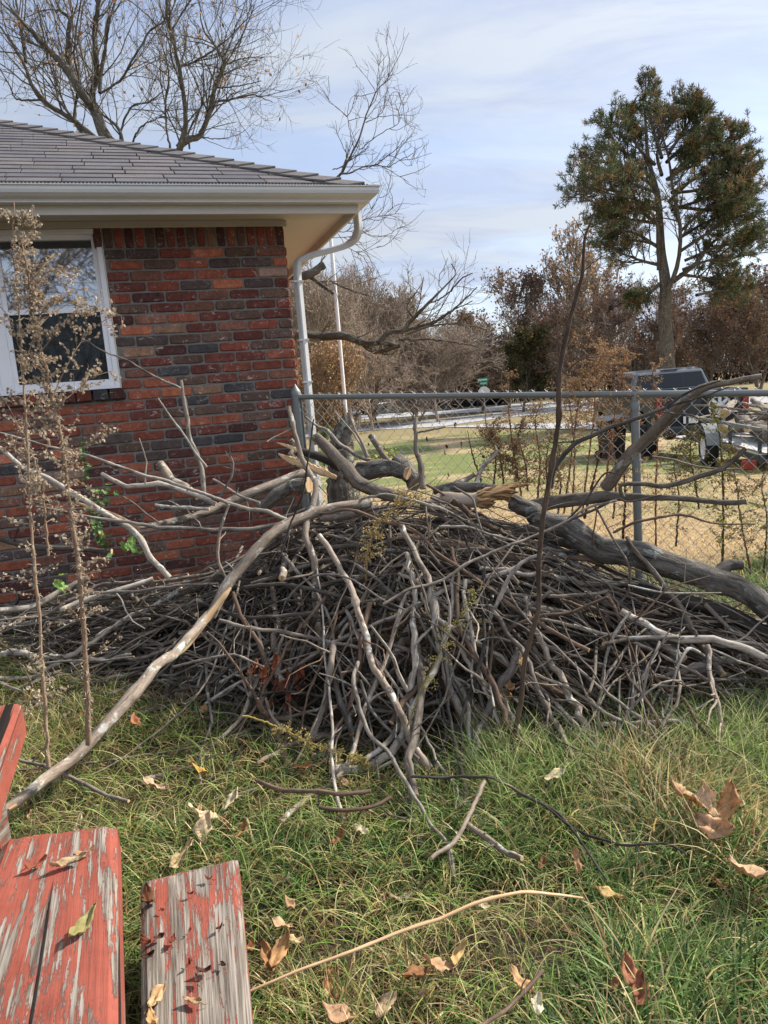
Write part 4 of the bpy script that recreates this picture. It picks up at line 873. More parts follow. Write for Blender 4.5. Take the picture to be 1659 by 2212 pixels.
for i in range(265):
    big=rng.random(); r=rng.uniform(.012,.020) if big<.22 else rng.uniform(.0055,.011) if big<.78 else rng.uniform(.003,.0055)
    L=rng.uniform(.7,1.7) if r<.011 else rng.uniform(.6,1.4); P,s=heap_stick(L*(.7 if i%5==0 else 1),r,front=(i%5==0),off=(.02 if i%5==0 else None))
    S=spline(P,26); S+=rng.normal(size=S.shape)*r*.28; kq=rng.normal(size=(7,3))*min(r*1.3,.011); S+=np.stack([np.interp(np.linspace(0,1,26),np.linspace(0,1,7),kq[:,e_]) for e_ in range(3)],1); Rr=np.linspace(r,r*rng.uniform(.35,.8),26)*(1+rng.normal(size=26)*.05)
    if rng.random()<.5: Rr=Rr[::-1]
    mb=MB(); tubes(mb,S,Rr,9 if r>.008 else 7,0,(1,1,1),1,(1,1,1),.03)
    for _ in range(rng.integers(2,8)):      # forks and stubs
        q=rng.integers(3,22); t=S[q+1]-S[q]; t/=np.linalg.norm(t); d=rng.normal(size=3); d[2]=abs(d[2])*.6; d-=t*(d@t); d/=np.linalg.norm(d); d=d*.55+t*.8*(1 if Rr[0]>Rr[-1] else -1); d/=np.linalg.norm(d)
        ln=rng.uniform(.02,.5)*(.5+.5*rng.random())*(.25 if rng.random()<.5 else 1); pp=[S[q]]; dd=d.copy()
        for _ in range(6): dd=dd+rng.normal(size=3)*.16; dd/=np.linalg.norm(dd); pp.append(pp[-1]+dd*ln/6)
        tubes(mb,np.array(pp),np.linspace(Rr[q]*.62,Rr[q]*.3,7),6,0,(1,1,1),1)
    o=mb.build('stick',[M[mats_[rng.choice(6,p=[.27,.27,.14,.10,.09,.13])]],M['wood_raw']]); c_=Vector(S[13]); o.data.transform(Matrix.Translation(-c_)); o.location=c_
    reg='left end of the pile by the wall' if s<.3 else 'middle of the brush pile' if s<.68 else 'right end of the pile by the lichen log'
    thk='thick' if r>.011 else 'finger thick' if r>.0055 else 'thin'
    tag(o,f'{thk} forked stick tangled in the {reg}','stick',PILE)
mb=MB(); P_=[];R__=[]
for i in range(620):
    rr=rng.uniform(.004,.012); P,s_=heap_stick(rng.uniform(.5,1.5),rr,off=rng.uniform(-.42,-.03)); S=spline(P,14); S+=rng.normal(size=S.shape)*rr*.35; P_.append(S); R__.append(np.linspace(rr,rr*rng.uniform(.4,.8),14)*(1+rng.normal(size=14)*.06))
tubes(mb,np.array(P_),np.array(R__),7,0,np.ones((len(P_),3))*rng.uniform(.3,1.15,(len(P_),1)),1,(1,1,1),.03)  # colours darkened to paint the shade deep inside the heap
o=mb.build('buried_sticks',[M['bark_grey'],M['wood_raw']]); tag(o,'countless grey sticks packed inside the brush pile beneath the upper ones','sticks',None,'stuff')
# fine twigs nobody could count
mb=MB(); PP=[];RR=[]
for i in range(1700):
    r=rng.uniform(.0012,.0034); P,s=heap_stick(rng.uniform(.2,.85),r,off=rng.uniform(-.45,.03)); 
    if rng.random()<.15: P[:,2]+=np.linspace(0,rng.uniform(-.05,.25),9)
    S=P+rng.normal(size=P.shape)*.004; PP.append(S); RR.append(np.linspace(r,r*.45,9))
cl=np.array([(1,1,1)])*rng.uniform(.25,.8,(len(PP),1))*np.array([[1.0,.97,.93]])  # twig colours lowered so the gaps in the pile look shaded
tubes(mb,np.array(PP),np.array(RR),5,0,cl)
for e in range(1):
    k=3000; ii=rng.integers(0,len(PP),k); q=rng.integers(1,7,k); A_=np.array([PP[a][b_] for a,b_ in zip(ii,q)]); T_=np.array([PP[a][b_+1]-PP[a][b_] for a,b_ in zip(ii,q)]); T_/=np.linalg.norm(T_,axis=1,keepdims=True)
    D_=T_+rng.normal(size=T_.shape)*.65; D_/=np.linalg.norm(D_,axis=1,keepdims=True); ln=rng.uniform(.03,.18,(k,1)); pts=[A_]
    for _ in range(3): D_=D_+rng.normal(size=D_.shape)*.2; D_/=np.linalg.norm(D_,axis=1,keepdims=True); pts.append(pts[-1]+D_*ln/3)
    tubes(mb,np.stack(pts,1),np.tile(np.linspace(.0018,.0009,4),(k,1)),4,0,np.tile(np.array([[.6,.56,.52]])*1,(k,1)))
o=mb.build('fine_twigs',M['bark_twig']); tag(o,'mass of fine grey twigs packed through and under the brush pile','twigs',None,'stuff')

# ---------------------------------------------------------------- red planks
def plank(c4,zt,thick,label,peel=1.0,round_=0.012):
    """c4: far-left, far-right, near-right, near-left as seen, lying at height zt"""
    P=[ZP(x,y,zt if np.isscalar(zt) else z) for (x,y),z in zip(c4,(zt if not np.isscalar(zt) else [zt]*4))]
    fl,fr_,nr,nl=P; nu,nv=16,46; vs=[];bk=[];cl=[]
    Wd=np.linalg.norm(fr_-fl); Ld=np.linalg.norm(nr-fr_)
    mb=MB(); r=np.random.default_rng(int(abs(P[0][0])*1e4))
    prof=[]   # cross-section going round
    for i in range(nu+1): prof.append((i/nu,0))
    for i in range(1,6): prof.append((1,-i/5))
    for i in range(1,nu+1): prof.append((1-i/nu,-1))
    for i in range(1,5): prof.append((0,-1+i/5))
    n=len(prof); rd=round_
    for j in range(nv+1):
        v=j/nv
        for (u,d) in prof:
            p=(fl*(1-u)+fr_*u)*(1-v)+(nl*(1-u)+nr*u)*v
            dd=d*thick; uu=u
            ex_=min(u,1-u)*Wd; 
            # rounded edges
            if d==0 and ex_<rd: dd-= rd-math.sqrt(max(0,rd*rd-(rd-ex_)**2))
            e2=min(v,1-v)*Ld
            if d==0 and e2<rd*1.5: dd-=(rd*0.5)*(1-e2/(rd*1.5))
            gr=0.0018*math.sin(u*Wd*260+1.3*math.sin(v*Ld*3))*(0.5+0.5*math.sin(u*37))
            p=p+np.array([0,0,dd+(gr if d==0 else 0)]); 
            if j in (0,nv) : p=p+(fl-nl)/np.linalg.norm(fl-nl)*r.normal()*0.003
            vs.append(p); bk.append((u*Wd+ (0 if d==0 else 3+d*thick),v*Ld,dd))
            edge=0.25 if (d==0 or u in(0,1)) else 1
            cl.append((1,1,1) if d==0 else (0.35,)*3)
    F=[(j*n+i,j*n+(i+1)%n,(j+1)*n+(i+1)%n,(j+1)*n+i) for j in range(nv) for i in range(n)]
    off=np.array([r.uniform(0,9),r.uniform(0,9),r.uniform(0,9)])+np.array([2.37,1.1,0])
    cl=np.array(cl)*peel; bk=np.array(bk)+off
    mb.add(vs,F,0,np.clip(cl,0,1),bk)
    for base in (0,nv*n):
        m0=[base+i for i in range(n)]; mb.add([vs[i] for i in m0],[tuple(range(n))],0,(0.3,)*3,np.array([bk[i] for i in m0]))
    return mb,P
def red_bench(c4,zt,thick,label,name='red_plank',peel=.45):
    t=thing(name,label,'plank','red painted planks')
    mb,P=plank(c4,zt,thick,label,peel); part(mb,'board',M['redpaint'],t)
    c0=sum(P)/4; d=(P[0]-P[3]); d/=np.linalg.norm(d); wv=P[1]-P[0]
    for q,v in enumerate((0.45,0.9)):
        p=P[0]*(1-v)+P[3]*v+wv*0.5; zt_=min(P[0][2],P[3][2])-thick-0.004; g=float(gz(p[0],p[1]))-0.05
        if zt_-g<0.06: continue
        mb=MB(); mb.box([p[0],p[1],(zt_+g)/2],(np.linalg.norm(wv)*0.6,0.06,zt_-g)); mb.B=[np.array(mb.V[0])*1.0]; part(mb,'support_block',M['redpaint'],t)
    return t
red_bench([(6,1812),(252,1778),(262,2300),(-190,2300)],0.47,0.085,'wide red painted plank with peeling paint and two dead leaves on it, bottom left corner')
red_bench([(303,1902),(514,1850),(553,2300),(303,2300)],0.30,0.07,'narrower lower red plank, heavily peeled to grey wood, right of the wide one',peel=.85)
red_bench([(-120,1540),(46,1514),(-40,1760),(-260,1790)],0.62,0.11,'red plank end sticking in at the left edge above the other two')

# ---------------------------------------------------------------- grass
def blades(mb,xy,hgt,wid,curl,col,lean=None,seg=4,h0=0.0,flop=0.5):
    N=len(xy); z=gz(xy[:,0],xy[:,1])+h0; ang=rng.uniform(0,2*np.pi,N) if lean is None else lean
    d=np.stack([np.cos(ang),np.sin(ang)],1); pr=np.stack([-d[:,1],d[:,0]],1)
    tw=rng.normal(size=N)*.6; prr=np.stack([np.cos(tw),np.sin(tw)],1); pr=pr*prr[:,:1]+d*prr[:,1:]
    tt=np.linspace(0,1,seg+1); verts=[]
    th0=rng.uniform(0.05,0.55,N)
    x=np.zeros(N); zz=np.zeros(N); rows=[]
    side=rng.normal(size=N)*0.18
    for k,t in enumerate(tt):
        if k>0:
            a_=th0+curl*t*1.0; x=x+np.sin(a_)*hgt/seg; zz=zz+np.cos(a_)*hgt/seg
        wv=wid*(1-t**1.6)*(0.6+0.8*min(t*3,1)*0.5); cx=xy+d*x[:,None]+pr*(side*x*t)[:,None]; zc=z+np.maximum(zz,0.004)
        if k<seg:
            rows.append(np.concatenate([cx-pr*wv[:,None]/2,zc[:,None]],1)); rows.append(np.concatenate([cx+pr*wv[:,None]/2,zc[:,None]],1))
        else: rows.append(np.concatenate([cx,zc[:,None]],1))
    V=np.stack(rows,1); nv=2*seg+1; base=np.arange(N)[:,None]*nv
    q=[]
    for k in range(seg-1): q.append(base+np.array([2*k,2*k+1,2*k+3,2*k+2]))
    Q=np.concatenate(q,0); Tt=base+np.array([2*seg-2,2*seg-1,2*seg])
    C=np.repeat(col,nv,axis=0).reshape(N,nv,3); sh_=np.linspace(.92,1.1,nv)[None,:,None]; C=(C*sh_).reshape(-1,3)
    Vf=V.reshape(-1,3); mb.V.append(Vf); mb.C.append(C); mb.B.append(np.repeat(xy[:,:1],nv,0).reshape(-1,1)*np.array([[1,1,1]])*3.7)
    for g in (Q,Tt): mb.F.append(g+mb.n); mb.mi.append(np.zeros(len(g),int)); mb.sm.append(np.ones(len(g),bool))
    mb.n+=len(Vf)
def vnoise(x,y,f,seed):
    r=np.random.default_rng(seed); g=r.random((64,64)); X=x*f+17.3; Y=y*f+9.1; i=np.floor(X).astype(int)%63; j=np.floor(Y).astype(int)%63; u=X-np.floor(X); v=Y-np.floor(Y); u=u*u*(3-2*u); v=v*v*(3-2*v)
    return (g[i,j]*(1-u)+g[i+1,j]*u)*(1-v)+(g[i,j+1]*(1-u)+g[i+1,j+1]*u)*v
def pick(xy,greens,p):
    c=np.array([hexc(*g) for g in greens]); i=rng.choice(len(c),size=len(xy),p=p); return c[i]*rng.uniform(.5,1.45,(len(xy),1))
def field(N,y0,y1,k=0.60,pw=1.0):
    y=y0+(y1-y0)*rng.random(N)**pw; x=(rng.random(N)*2-1)*(k*y+.25); return np.stack([x,y],1)
BP=[(ZP(6,1812,.47),ZP(262,2300,.47))]
G=MB()
GREEN=[(92,124,62),(122,148,84),(66,96,50),(150,168,100),(178,170,104),(196,180,128),(48,74,42)]
NB=108000
xy=field(NB,1.15,4.7,0.62,0.8)
cl=vnoise(xy[:,0],xy[:,1],3.2,5)*.6+vnoise(xy[:,0],xy[:,1],9,8)*.4
hp=heap(xy[:,0],xy[:,1]); 
keep=rng.random(NB)<np.clip((cl-.28)*3.4,.10,1)*np.where(hp>.06,.10,1)
s_=((xy[:,0]-CN[0])*Nn[0]+(xy[:,1]-CN[1])*Nn[1]); keep&=~((xy[:,0]<-.45)&(s_<0.03))
xy=xy[keep]; cl=cl[keep]; n_=len(xy)
right=sm((xy[:,0]+.3)/1.2); dry=vnoise(xy[:,0],xy[:,1],1.7,21)
hh=(0.03+0.20*cl**1.4+0.10*right*cl)*rng.uniform(.5,1.35,n_)*(.72+.28*right)*(1-.25*sm((xy[:,1]-3)/1.5))
wd=rng.uniform(.0036,.0080,n_)
flow=vnoise(xy[:,0],xy[:,1],2.3,33)*9+rng.normal(size=n_)*1.3
pg=pick(xy,GREEN[:4]+GREEN[6:],[.3,.27,.2,.13,.1]); ps=pick(xy,[(190,172,120),(206,190,146),(166,140,92),(140,112,76)],[.35,.25,.25,.15])
isdry=rng.random(n_)<np.clip(.16+.50*sm((dry-.42)*3)+.12*(xy[:,0]<-.6),0,.6)
colr=np.where(isdry[:,None],ps,pg); hh=np.where(isdry,hh*1.1,hh)
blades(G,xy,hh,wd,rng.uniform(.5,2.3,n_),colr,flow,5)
# flopped long runners
xy=field(16000,1.15,4.2,.62,.8); hp=heap(xy[:,0],xy[:,1]); xy=xy[hp<.12]; n_=len(xy)
xy=xy[~((xy[:,0]<-.45)&((((xy[:,0]-CN[0])*Nn[0]+(xy[:,1]-CN[1])*Nn[1]))<0.03))]; n_=len(xy)
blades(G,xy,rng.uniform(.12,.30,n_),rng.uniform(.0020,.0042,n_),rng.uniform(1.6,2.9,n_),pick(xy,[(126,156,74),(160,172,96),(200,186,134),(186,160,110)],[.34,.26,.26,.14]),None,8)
# tall tufts along the foot of the pile
k_=9000; xt=rng.uniform(.25,2.1,k_); yt=np.interp(xt,[.25,.7,1.2,2.1],[2.55,2.6,2.62,2.65])+rng.normal(size=k_)*.16; xy=np.stack([xt,yt],1); xy=xy[vnoise(xt,yt,4,71)>.42]; n_=len(xy)
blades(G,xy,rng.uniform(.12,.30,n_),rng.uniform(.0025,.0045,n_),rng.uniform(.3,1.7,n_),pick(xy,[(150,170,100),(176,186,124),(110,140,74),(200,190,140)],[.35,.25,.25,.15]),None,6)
G_=G.build('grass',M['grass']); tag(G_,'long tangled green and straw coloured grass in front of and around the brush pile','grass',None,'stuff')
# dead thatch lying flat
T=MB(); xy=field(26000,1.15,4.9,.62,.85); xy=xy[~((xy[:,0]<-.45)&((((xy[:,0]-CN[0])*Nn[0]+(xy[:,1]-CN[1])*Nn[1]))<0.03))]; n_=len(xy)
blades(T,xy,rng.uniform(.05,.16,n_),rng.uniform(.0015,.003,n_),rng.uniform(.2,.6,n_)+1.1,pick(xy,[(150,126,84),(178,156,108),(110,86,56),(80,62,44)],[.35,.25,.25,.15]),None,4,0.004)
o=T.build('thatch',M['grass']); tag(o,'flat dead straw lying between the grass blades','dead grass',None,'stuff')
# lawn beyond the fence
Lw=MB(); y=4.3+9.5*rng.random(110000)**1.25; x=rng.random(110000)*(0.75*y+1.5)-0.10*y-1.0; xy=np.stack([x,y],1); xy=xy[(xy[:,1]>fence_y(xy[:,0])+.02)&(xy[:,0]>-.5)]; n_=len(xy)
dn=vnoise(xy[:,0],xy[:,1],.8,3)*.6+vnoise(xy[:,0],xy[:,1],2.6,4)*.4+np.clip((xy[:,1]-8)/14,0,.25)
gr=rng.random(n_)<sm((dn-.42)*4)*.75
colr=np.where(gr[:,None],pick(xy,[(120,142,66),(142,158,80),(100,126,60)],[.4,.3,.3]),pick(xy,[(196,166,112),(214,188,138),(170,136,86),(150,118,78)],[.35,.25,.25,.15]))
blades(Lw,xy,rng.uniform(.02,.05,n_),rng.uniform(.003,.007,n_),rng.uniform(.4,1.8,n_),colr,None,3)
o=Lw.build('lawn_grass',M['grass']); tag(o,'short straw coloured lawn with green patches beyond the chain link fence','grass',None,'stuff')

# ---------------------------------------------------------------- leaves
def leaf_mesh(mb,c,L,Wd,yaw,pitch,roll,curl,fold,col,seed,lob=0.0):
    r=np.random.default_rng(seed); nu,nv=7,13; vs=[];cc=[]
    for j in range(nv):
        v=j/(nv-1); w_=Wd*0.5*(math.sin(math.pi*v**0.85)**0.75+0.02)*(1+lob*math.sin(v*38)*.5)
        for i in range(nu):
            u=i/(nu-1)*2-1; x=u*w_*(1+.16*r.normal()*(abs(u)>.9)); y=(v-.5)*L+.12*L*math.sin(v*3+seed)*abs(u)*.4; x+=.10*L*math.sin(v*2.6+seed*1.7)
            z=-abs(u)*w_*fold*-1 + curl*((v-.5)**2)*L*1.6 + r.normal()*L*.022+ .07*L*math.sin(v*9+seed)*u+.05*L*math.sin(v*6+u*5+seed*2.3)
            vs.append((x,y,z)); vein=0.82 if abs(u)<.1 else 1.0; cc.append(np.array(col)*vein*r.uniform(.9,1.1))
    vs=np.array(vs); Rm=(Matrix.Rotation(yaw,3,'Z')@Matrix.Rotation(pitch,3,'X')@Matrix.Rotation(roll,3,'Y')); vs=vs@np.array(Rm).T+np.array(c)
    F=np.array([(j*nu+i,j*nu+i+1,(j+1)*nu+i+1,(j+1)*nu+i) for j in range(nv-1) for i in range(nu-1)]); mb.add(vs,F,0,np.array(cc),None,True)
    st=np.array([[0,-L*.5,0],[0,-L*.62,-.002],[0.004,-L*.78,-.001]])@np.array(Rm).T+np.array(c); tubes(mb,st,np.array([.0012,.001,.0008]),4,0,tuple(np.array(col)*.6))
def leaf(x,y,Lpx,asp=.45,yaw=0,pitch=.3,roll=0,curl=.3,fold=.35,col=(178,148,112),h=.05,label=None,Y=None,seed=None,lob=0,grp='fallen leaves'):
    c=ground_hit(x,y,h*.75+.035) if Y is None else (W(x,y,Y) if Y!='b1' else None); dist=(c-CAM)@FW; L=Lpx*dist/FP; mb=MB()
    leaf_mesh(mb,(0,0,0),L,L*asp,yaw,pitch,roll,curl,fold,hexc(*col),seed or int(x*7+y),lob); o=mb.build('fallen_leaf',M['leafy']); 
    sol=o.modifiers.new('thickness','SOLIDIFY'); sol.thickness=.0006
    o.location=c; return tag(o,label or 'small curled brown leaf lying in the grass','leaf',grp)
TAN=(196,160,120); LT=(212,196,160); BRN=(150,106,70); RB=(120,62,40)
leaf(1487,1722,95,.42,R_(55),.5,.2,.3,.3,TAN,.14,'large tan leaf pointing left in the fan of big curled leaves',seed=1)
leaf(1532,1728,85,.45,R_(8),.9,.1,.25,.35,(214,180,142),.15,'upright pale leaf in the middle of the fan of big curled leaves',seed=2)
leaf(1575,1730,85,.5,R_(-22),.8,-.2,.2,.3,(200,150,104),.14,'orange tan leaf at the right of the fan of big curled leaves',seed=3)
leaf(1555,1785,105,.46,R_(200),.2,.5,.45,.35,(206,166,128),.12,'drooping tan leaf at the bottom of the fan of big curled leaves',seed=4)
leaf(1613,1890,85,.65,R_(70),.3,.3,.7,.5,(200,168,132),.09,'crumpled pale brown leaf near the right edge of the grass',seed=5)
leaf(1200,1678,55,.42,R_(-60),.2,.3,.3,.3,LT,.10,'pale cream leaf beside the foot of the tall leaning stalk',seed=6)
leaf(1243,1860,55,.4,R_(10),.8,.1,.2,.3,(190,150,110),.06,'tan leaf standing on edge right of the dark twig',seed=7)
leaf(1315,1935,70,.4,R_(60),.2,.2,.3,.3,(196,166,110),.08,'yellowish leaf just right of the cane tip',seed=8)
leaf(945,2085,80,.45,R_(80),.4,.2,.5,.4,TAN,.10,'broad tan leaf, highest of the group below the cane',seed=9,lob=.3)
leaf(990,2060,60,.35,R_(-30),.5,.6,.8,.5,(206,172,116),.11,'curled narrow leaf curling up right of the tan leaf group',seed=10)
leaf(898,2110,70,.5,R_(130),.3,.2,.4,.4,BRN,.08,'brown leaf at the lower left of the group below the cane',seed=11,lob=.5)
leaf(1120,2120,60,.5,R_(30),.5,.2,.5,.4,(200,162,116),.08,'light leaf over the reddish stick at the bottom',seed=12)
leaf(1165,2170,50,.5,R_(-20),.5,.2,.3,.3,(222,212,180),.06,'small whitish leaf at the bottom edge',seed=13)
leaf(1355,2095,75,.45,R_(10),.6,.1,.5,.5,(170,116,84),.10,'rolled reddish tan leaf in the front right grass, upper',seed=14)
leaf(1375,2135,80,.45,R_(-30),.5,.3,.5,.5,(150,96,70),.09,'rolled reddish tan leaf in the front right grass, lower',seed=15)
leaf(728,2195,80,.5,R_(60),.3,.2,.5,.4,(186,150,116),.06,'large dull leaf at the bottom edge below the cane',seed=16)
leaf(838,2175,60,.5,R_(-40),.3,.2,.5,.4,(190,164,132),.06,'ragged leaf at the bottom edge, centre',seed=17,lob=.6)
leaf(600,2055,75,.42,R_(-15),.5,.4,.6,.4,(184,142,96),.12,'curled brown leaf right of the lower red plank',seed=18,lob=.4)
leaf(570,2070,70,.4,R_(20),.7,.3,.6,.4,(166,122,80),.12,'second curled brown leaf touching the lower red plank edge',seed=19,lob=.4)
leaf(635,2030,40,.5,R_(60),.3,.2,.5,.4,(202,176,132),.10,'small light leaf right of the curled brown pair',seed=20)
leaf(605,1998,55,.5,R_(80),.3,.2,.4,.4,(188,160,124),.08,'pale leaf in the grass right of the lower red plank',seed=21)
leaf(622,1953,40,.5,R_(40),.3,.2,.5,.4,(180,146,110),.08,'small tan leaf in the grass above the lower red plank',seed=22)
leaf(435,1762,70,.42,R_(70),.4,.2,.4,.4,LT,.06,'pale leaf in the cluster on bare thatch, left one',seed=23)
leaf(447,1788,65,.5,R_(-10),.6,.2,.3,.4,(206,182,146),.05,'pale leaf in the cluster on bare thatch, lower one',seed=24)
leaf(500,1728,55,.35,R_(-20),.6,.2,.3,.4,LT,.08,'narrow pale leaf standing up in the thatch',seed=25)
leaf(330,1700,60,.45,R_(80),.4,.2,.4,.4,(190,164,132),.06,'tan leaf below the long limb',seed=26)
leaf(395,1850,75,.4,R_(-50),.4,.2,.4,.4,(198,172,130),.05,'leaf lying between the red planks and the thatch',seed=27)
leaf(295,1558,40,.5,R_(30),.4,.2,.4,.4,(190,130,90),.05,'reddish leaf in the grass right of the dry weeds',seed=28)
leaf(430,1664,45,.4,R_(70),.3,.2,.3,.3,(196,160,80),.05,'yellow spotted leaf in the green grass left of centre',seed=29)
leaf(1550,1500,65,.5,R_(60),.4,.2,.3,.4,(190,140,104),.08,'tan leaf at the grass edge right of the pile',seed=30)
leaf(1592,1332,28,.9,R_(10),.6,.0,.1,.1,(214,214,80),None,'bright yellow green leaf on the ground under the lichen log',seed=31) if False else leaf(1592,1330,30,.9,R_(10),.9,.0,.1,.1,(214,214,80),.1,'bright yellow green leaf on the ground under the lichen log',Y=3.5,seed=31)
for q,(x,y,L,yw) in enumerate([(1099,1475,42,.1),(1070,1492,45,1.2),(1093,1505,38,-.6),(1062,1480,30,2),(1122,1427,34,0)]):
    leaf(x,y,L,.5,yw,.7,.2,.4,.4,(200,158,110),0,'tan leaf caught in the pile beside the tall leaning stalk',Y=2.80,seed=50+q,grp='leaves caught in the pile')
for q in range(17):
    x=rng.uniform(545,655); y=rng.uniform(1425,1540); leaf(x,y,rng.uniform(22,38),.42,rng.uniform(-1,1),rng.uniform(.8,1.5),rng.uniform(-.6,.6),rng.uniform(.3,.9),.45,random.choice([RB,(138,76,52),(156,96,66),(110,56,40)]),0,'curled red brown leaf hanging in the pile under the long limb',Y=2.92,seed=80+q,grp='red brown leaves hanging in the pile')
# leaves and debris on the red planks
def on_plank(x,y,z,L,asp,yaw,col,label,seed,curl=.4,roll=.2,pitch=0.05):
    c=ZP(x,y,z+.012); dist=(c-CAM)@FW; mb=MB(); leaf_mesh(mb,(0,0,0),L*dist/FP,L*dist/FP*asp,yaw,pitch,roll,curl,.3,hexc(*col),seed); o=mb.build('fallen_leaf',M['leafy']); o.location=c
    sol=o.modifiers.new('thickness','SOLIDIFY'); sol.thickness=.0006; tag(o,label,'leaf','leaves on the red planks')
on_plank(180,2000,.47,92,.36,R_(-28),(160,150,96),'greenish curled leaf lying on the wide red plank',101,.5)
on_plank(150,1866,.47,75,.26,R_(-62),(196,170,130),'slim tan leaf on the far part of the wide red plank',102,.4)
on_plank(182,1842,.47,45,.3,R_(-45),(190,150,112),'small tan leaf fragment beside the slim leaf on the wide red plank',103,.5)
on_plank(80,1866,.47,45,.35,R_(-60),(150,84,60),'brown husk at the far left of the wide red plank',104,.6)
on_plank(340,2155,.30,55,.5,R_(-30),(206,172,126),'ragged light leaf at the near end of the lower red plank',105,.4)
on_plank(330,2200,.30,50,.4,R_(40),(200,160,110),'light brown leaf at the bottom edge of the lower red plank',106,.4)
on_plank(415,2165,.30,45,.4,R_(80),(180,150,112),'dull leaf on the lower red plank near its centre',107,.4)
on_plank(316,1945,.30,60,.45,R_(10),(110,70,44),'dark seed husk caught between the two red planks',108,.9)
for q,(x,y,L) in enumerate([(447,2030,0)]+[(450,1898,20),(475,2005,20),(318,2035,34),(345,2025,22),(372,2032,26),(440,2100,34),(408,2082,20),(483,2085,18),(320,2065,28),(425,2118,22),(412,1930,14),(410,2010,12),(352,1965,12)]):
    if L: on_plank(x,y,.30,L,.5,q*1.3,random.choice([(60,38,30),(90,50,36),(120,62,44)]),'small dark seed husk scattered on the lower red plank',120+q,.8)
# scattered small leaves
for q in range(120):
    p=field(1,1.3,3.2,.5)[0]
    if q>50 and p[0]>.1: continue
    if heap(p[0],p[1])>.02: continue
    mb=MB(); L=rng.uniform(.03,.075); leaf_mesh(mb,(0,0,0),L,L*rng.uniform(.35,.6),rng.uniform(0,6),rng.uniform(-.5,.9),rng.uniform(-.5,.5),rng.uniform(.2,.9),.4,np.array(hexc(*random.choice([TAN,LT,BRN,(180,140,100),(160,110,72)])))*rng.uniform(.7,1.1),200+q,random.choice([0,0,.5]))
    o=mb.build('fallen_leaf',M['leafy']); o.location=(p[0],p[1],float(gz(*p))+rng.uniform(.02,.07)); tag(o,'small dead leaf half buried in the long grass','leaf','fallen leaves')

# ---------------------------------------------------------------- dry weeds
def seeds(mb,P,n,size,col,spread,r):
    """n tiny ragged seed heads scattered about the polyline P"""
    i=r.integers(0,len(P)-1,n); t=r.random((n,1)); c=P[i]*(1-t)+P[i+1]*t+r.normal(size=(n,3))*spread
    m_=3; c=np.repeat(c,m_,0); N=len(c)
    a_=r.normal(size=(N,3)); a_/=np.linalg.norm(a_,axis=1,keepdims=True); b_=r.normal(size=(N,3)); b_-=a_*(a_*b_).sum(1,keepdims=True); b_/=np.linalg.norm(b_,axis=1,keepdims=True)
    s=size*r.uniform(.5,1.3,(N,1)); V=np.stack([c-a_*s*.5,c+b_*s*.45,c+a_*s*.6,c-b_*s*.4],1).reshape(-1,3)
    F=np.arange(N*4).reshape(N,4); cc=np.repeat(np.array(col)[None]*r.uniform(.65,1.35,(N,1)),4,0); mb.add(V,F,0,cc)
